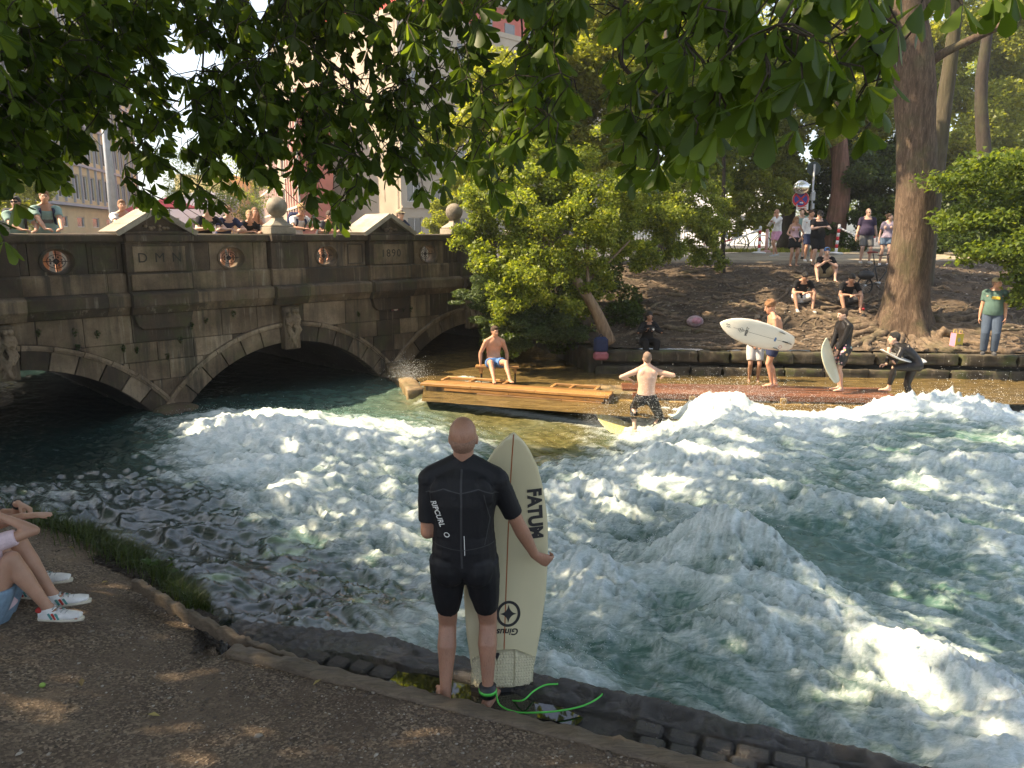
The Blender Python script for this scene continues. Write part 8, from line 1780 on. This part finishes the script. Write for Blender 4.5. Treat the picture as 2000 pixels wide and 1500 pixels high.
q = at(1357, 636, 19.9); o = empty('backpack', (q.x, q.y, float(far_z(q.x, q.y))), R(20), 'rounded grey and pink backpack lying on the sunny slope', 'backpack'); m = MB(); m.ell((0, 0, .13), (.24, .16, .16)); m.obj('bag_body', simple('bag_pinkgrey', (.34, .25, .27), .8, .35, 14, .3), o, True); m = MB(); m.ell((-.02, -.10, .16), (.15, .09, .09)); m.obj('front_pocket', simple('bag_rose', (.45, .22, .26), .8, .3, 14, .3), o, True); m = MB(); m.tube([(.1, 0, .26), (.15, 0, .33), (.2, 0, .24)], .012, 6); m.obj('handle', M_INK, o)
q = at(1170, 690, 18.55); o = empty('hanging_backpack', (q.x, WALL(q.x) - .26, -.10), 0, 'dark blue backpack with a pink lower pocket against the wall foot of the leaning trunk', 'backpack'); m = MB(); m.cbox((0, 0, .34), (.34, .18, .38), .06); m.obj('bag_body', CL['navy'], o); m = MB(); m.cbox((0, -.03, .08), (.36, .2, .2), .05); m.obj('front_pocket', simple('bag_maroon', (.30, .10, .12), .8), o); m = MB(); m.tube([(-.06, 0, .52), (0, 0, .6), (.06, 0, .52)], .012, 6); m.obj('handle', CL['navy'], o)
q = at(1843, 655, 18.7); o = empty('root_stump', (q.x, q.y, float(far_z(q.x, q.y)) - .05), 0, 'bare pale root stump sticking out of the soil left of the shopping bag', 'stump'); m = MB(); m.tube([(-.12, 0, 0), (-.10, 0, .2), (-.02, 0, .32), (.1, 0, .22), (.28, .02, .08), (.42, .02, .0)], [.06, .09, .10, .10, .08, .04], 12); m.ell((-.08, 0, .1), (.1, .1, .14)); m.remesh('wood', M_ROOT, o, .02, 1)
# fence slats glimpsed behind the bushes
fn = empty('iron_fence', (0, 0, 0), 0, 'dark iron fence glimpsed behind the light green bushes', 'fence'); fa = at(1215, 470, 27.5); fb = at(1400, 470, 31); fa.z = fb.z = 2.0
for t in (.25, 1.05): m = MB(); m.cyl(fa + Vector((0, 0, t)), fb + Vector((0, 0, t)), .015, 5); m.obj('rail', M_IRON, fn)
for k in range(36): p = fa.lerp(fb, k / 35); m = MB(); m.cyl(p, p + Vector((0, 0, 1.2)), .012, 5); m.obj('bar', M_IRON, fn)
# fallen leaves and a green chestnut husk on the gravel
for i, (px_, py_) in enumerate(((138, 1072), (205, 1140), (205, 1138), (620, 1335), (160, 1335), (300, 1400))):
    p = atz(px_, py_, .4); z = float(ground_z(p.x, p.y)); 
    for _ in range(5): p = atz(px_, py_, z); z = float(ground_z(p.x, p.y))
    me = bpy.data.meshes.new('dry_leaf'); me.from_pydata([(-.03, 0, .01), (0, -.016, .012), (.035, 0, .004), (0, .016, .016)], [], [(0, 1, 2), (0, 2, 3)]); me.update(); o = link('fallen_leaf', me, simple('dry_leaf_%d' % i, (.30, .24, .08) if i % 2 else (.22, .15, .06), .8)); o.location = (p.x, p.y, z + .004); o.rotation_euler = (0, .2, i * 1.3)
    tag(o, ['curled yellow leaf on the soil beyond the white shoe', 'dry brown leaf beside the white shoe toe', 'yellow leaf lying against the brown one by the shoe', 'brown leaf on the gravel below the kerb end', 'yellow leaf flat on the gravel at the lower left', 'brown leaf on the gravel in the bottom middle'][i], 'leaf')
p = atz(83, 1338, .62); z = float(ground_z(p.x, p.y)); m = MB(); m.ell((0, 0, .012), (.016, .016, .014)); [m.cyl((0, 0, .012), Vector((math.cos(a), math.sin(a), .6)) * .022, .002, 4, .0002) for a in np.linspace(0, 6, 9)]; p = atz(83, 1338, z); o = m.obj('chestnut_husk', simple('husk_green', (.22, .34, .06), .6), None, True); o.location = (p.x, p.y, float(ground_z(p.x, p.y))); tag(o, 'small green chestnut husk lying on the gravel at lower left', 'husk')
# ================================================================ air
s = MB(); s.box((5, 52, 13.2), (190, 140, 31.4)); hz = s.obj('haze', None, None, kind='stuff')
m = bpy.data.materials.new('haze_air'); m.use_nodes = True; nt = m.node_tree; nt.nodes.clear(); o_ = nt.nodes.new('ShaderNodeOutputMaterial'); pv = nt.nodes.new('ShaderNodeVolumePrincipled')
pv.inputs['Color'].default_value = (.95, .93, .88, 1); pv.inputs['Density'].default_value = .0012; pv.inputs['Anisotropy'].default_value = .45; nt.links.new(pv.outputs[0], o_.inputs['Volume']); hz.data.materials.append(m)
SC.cycles.volume_bounces = 0
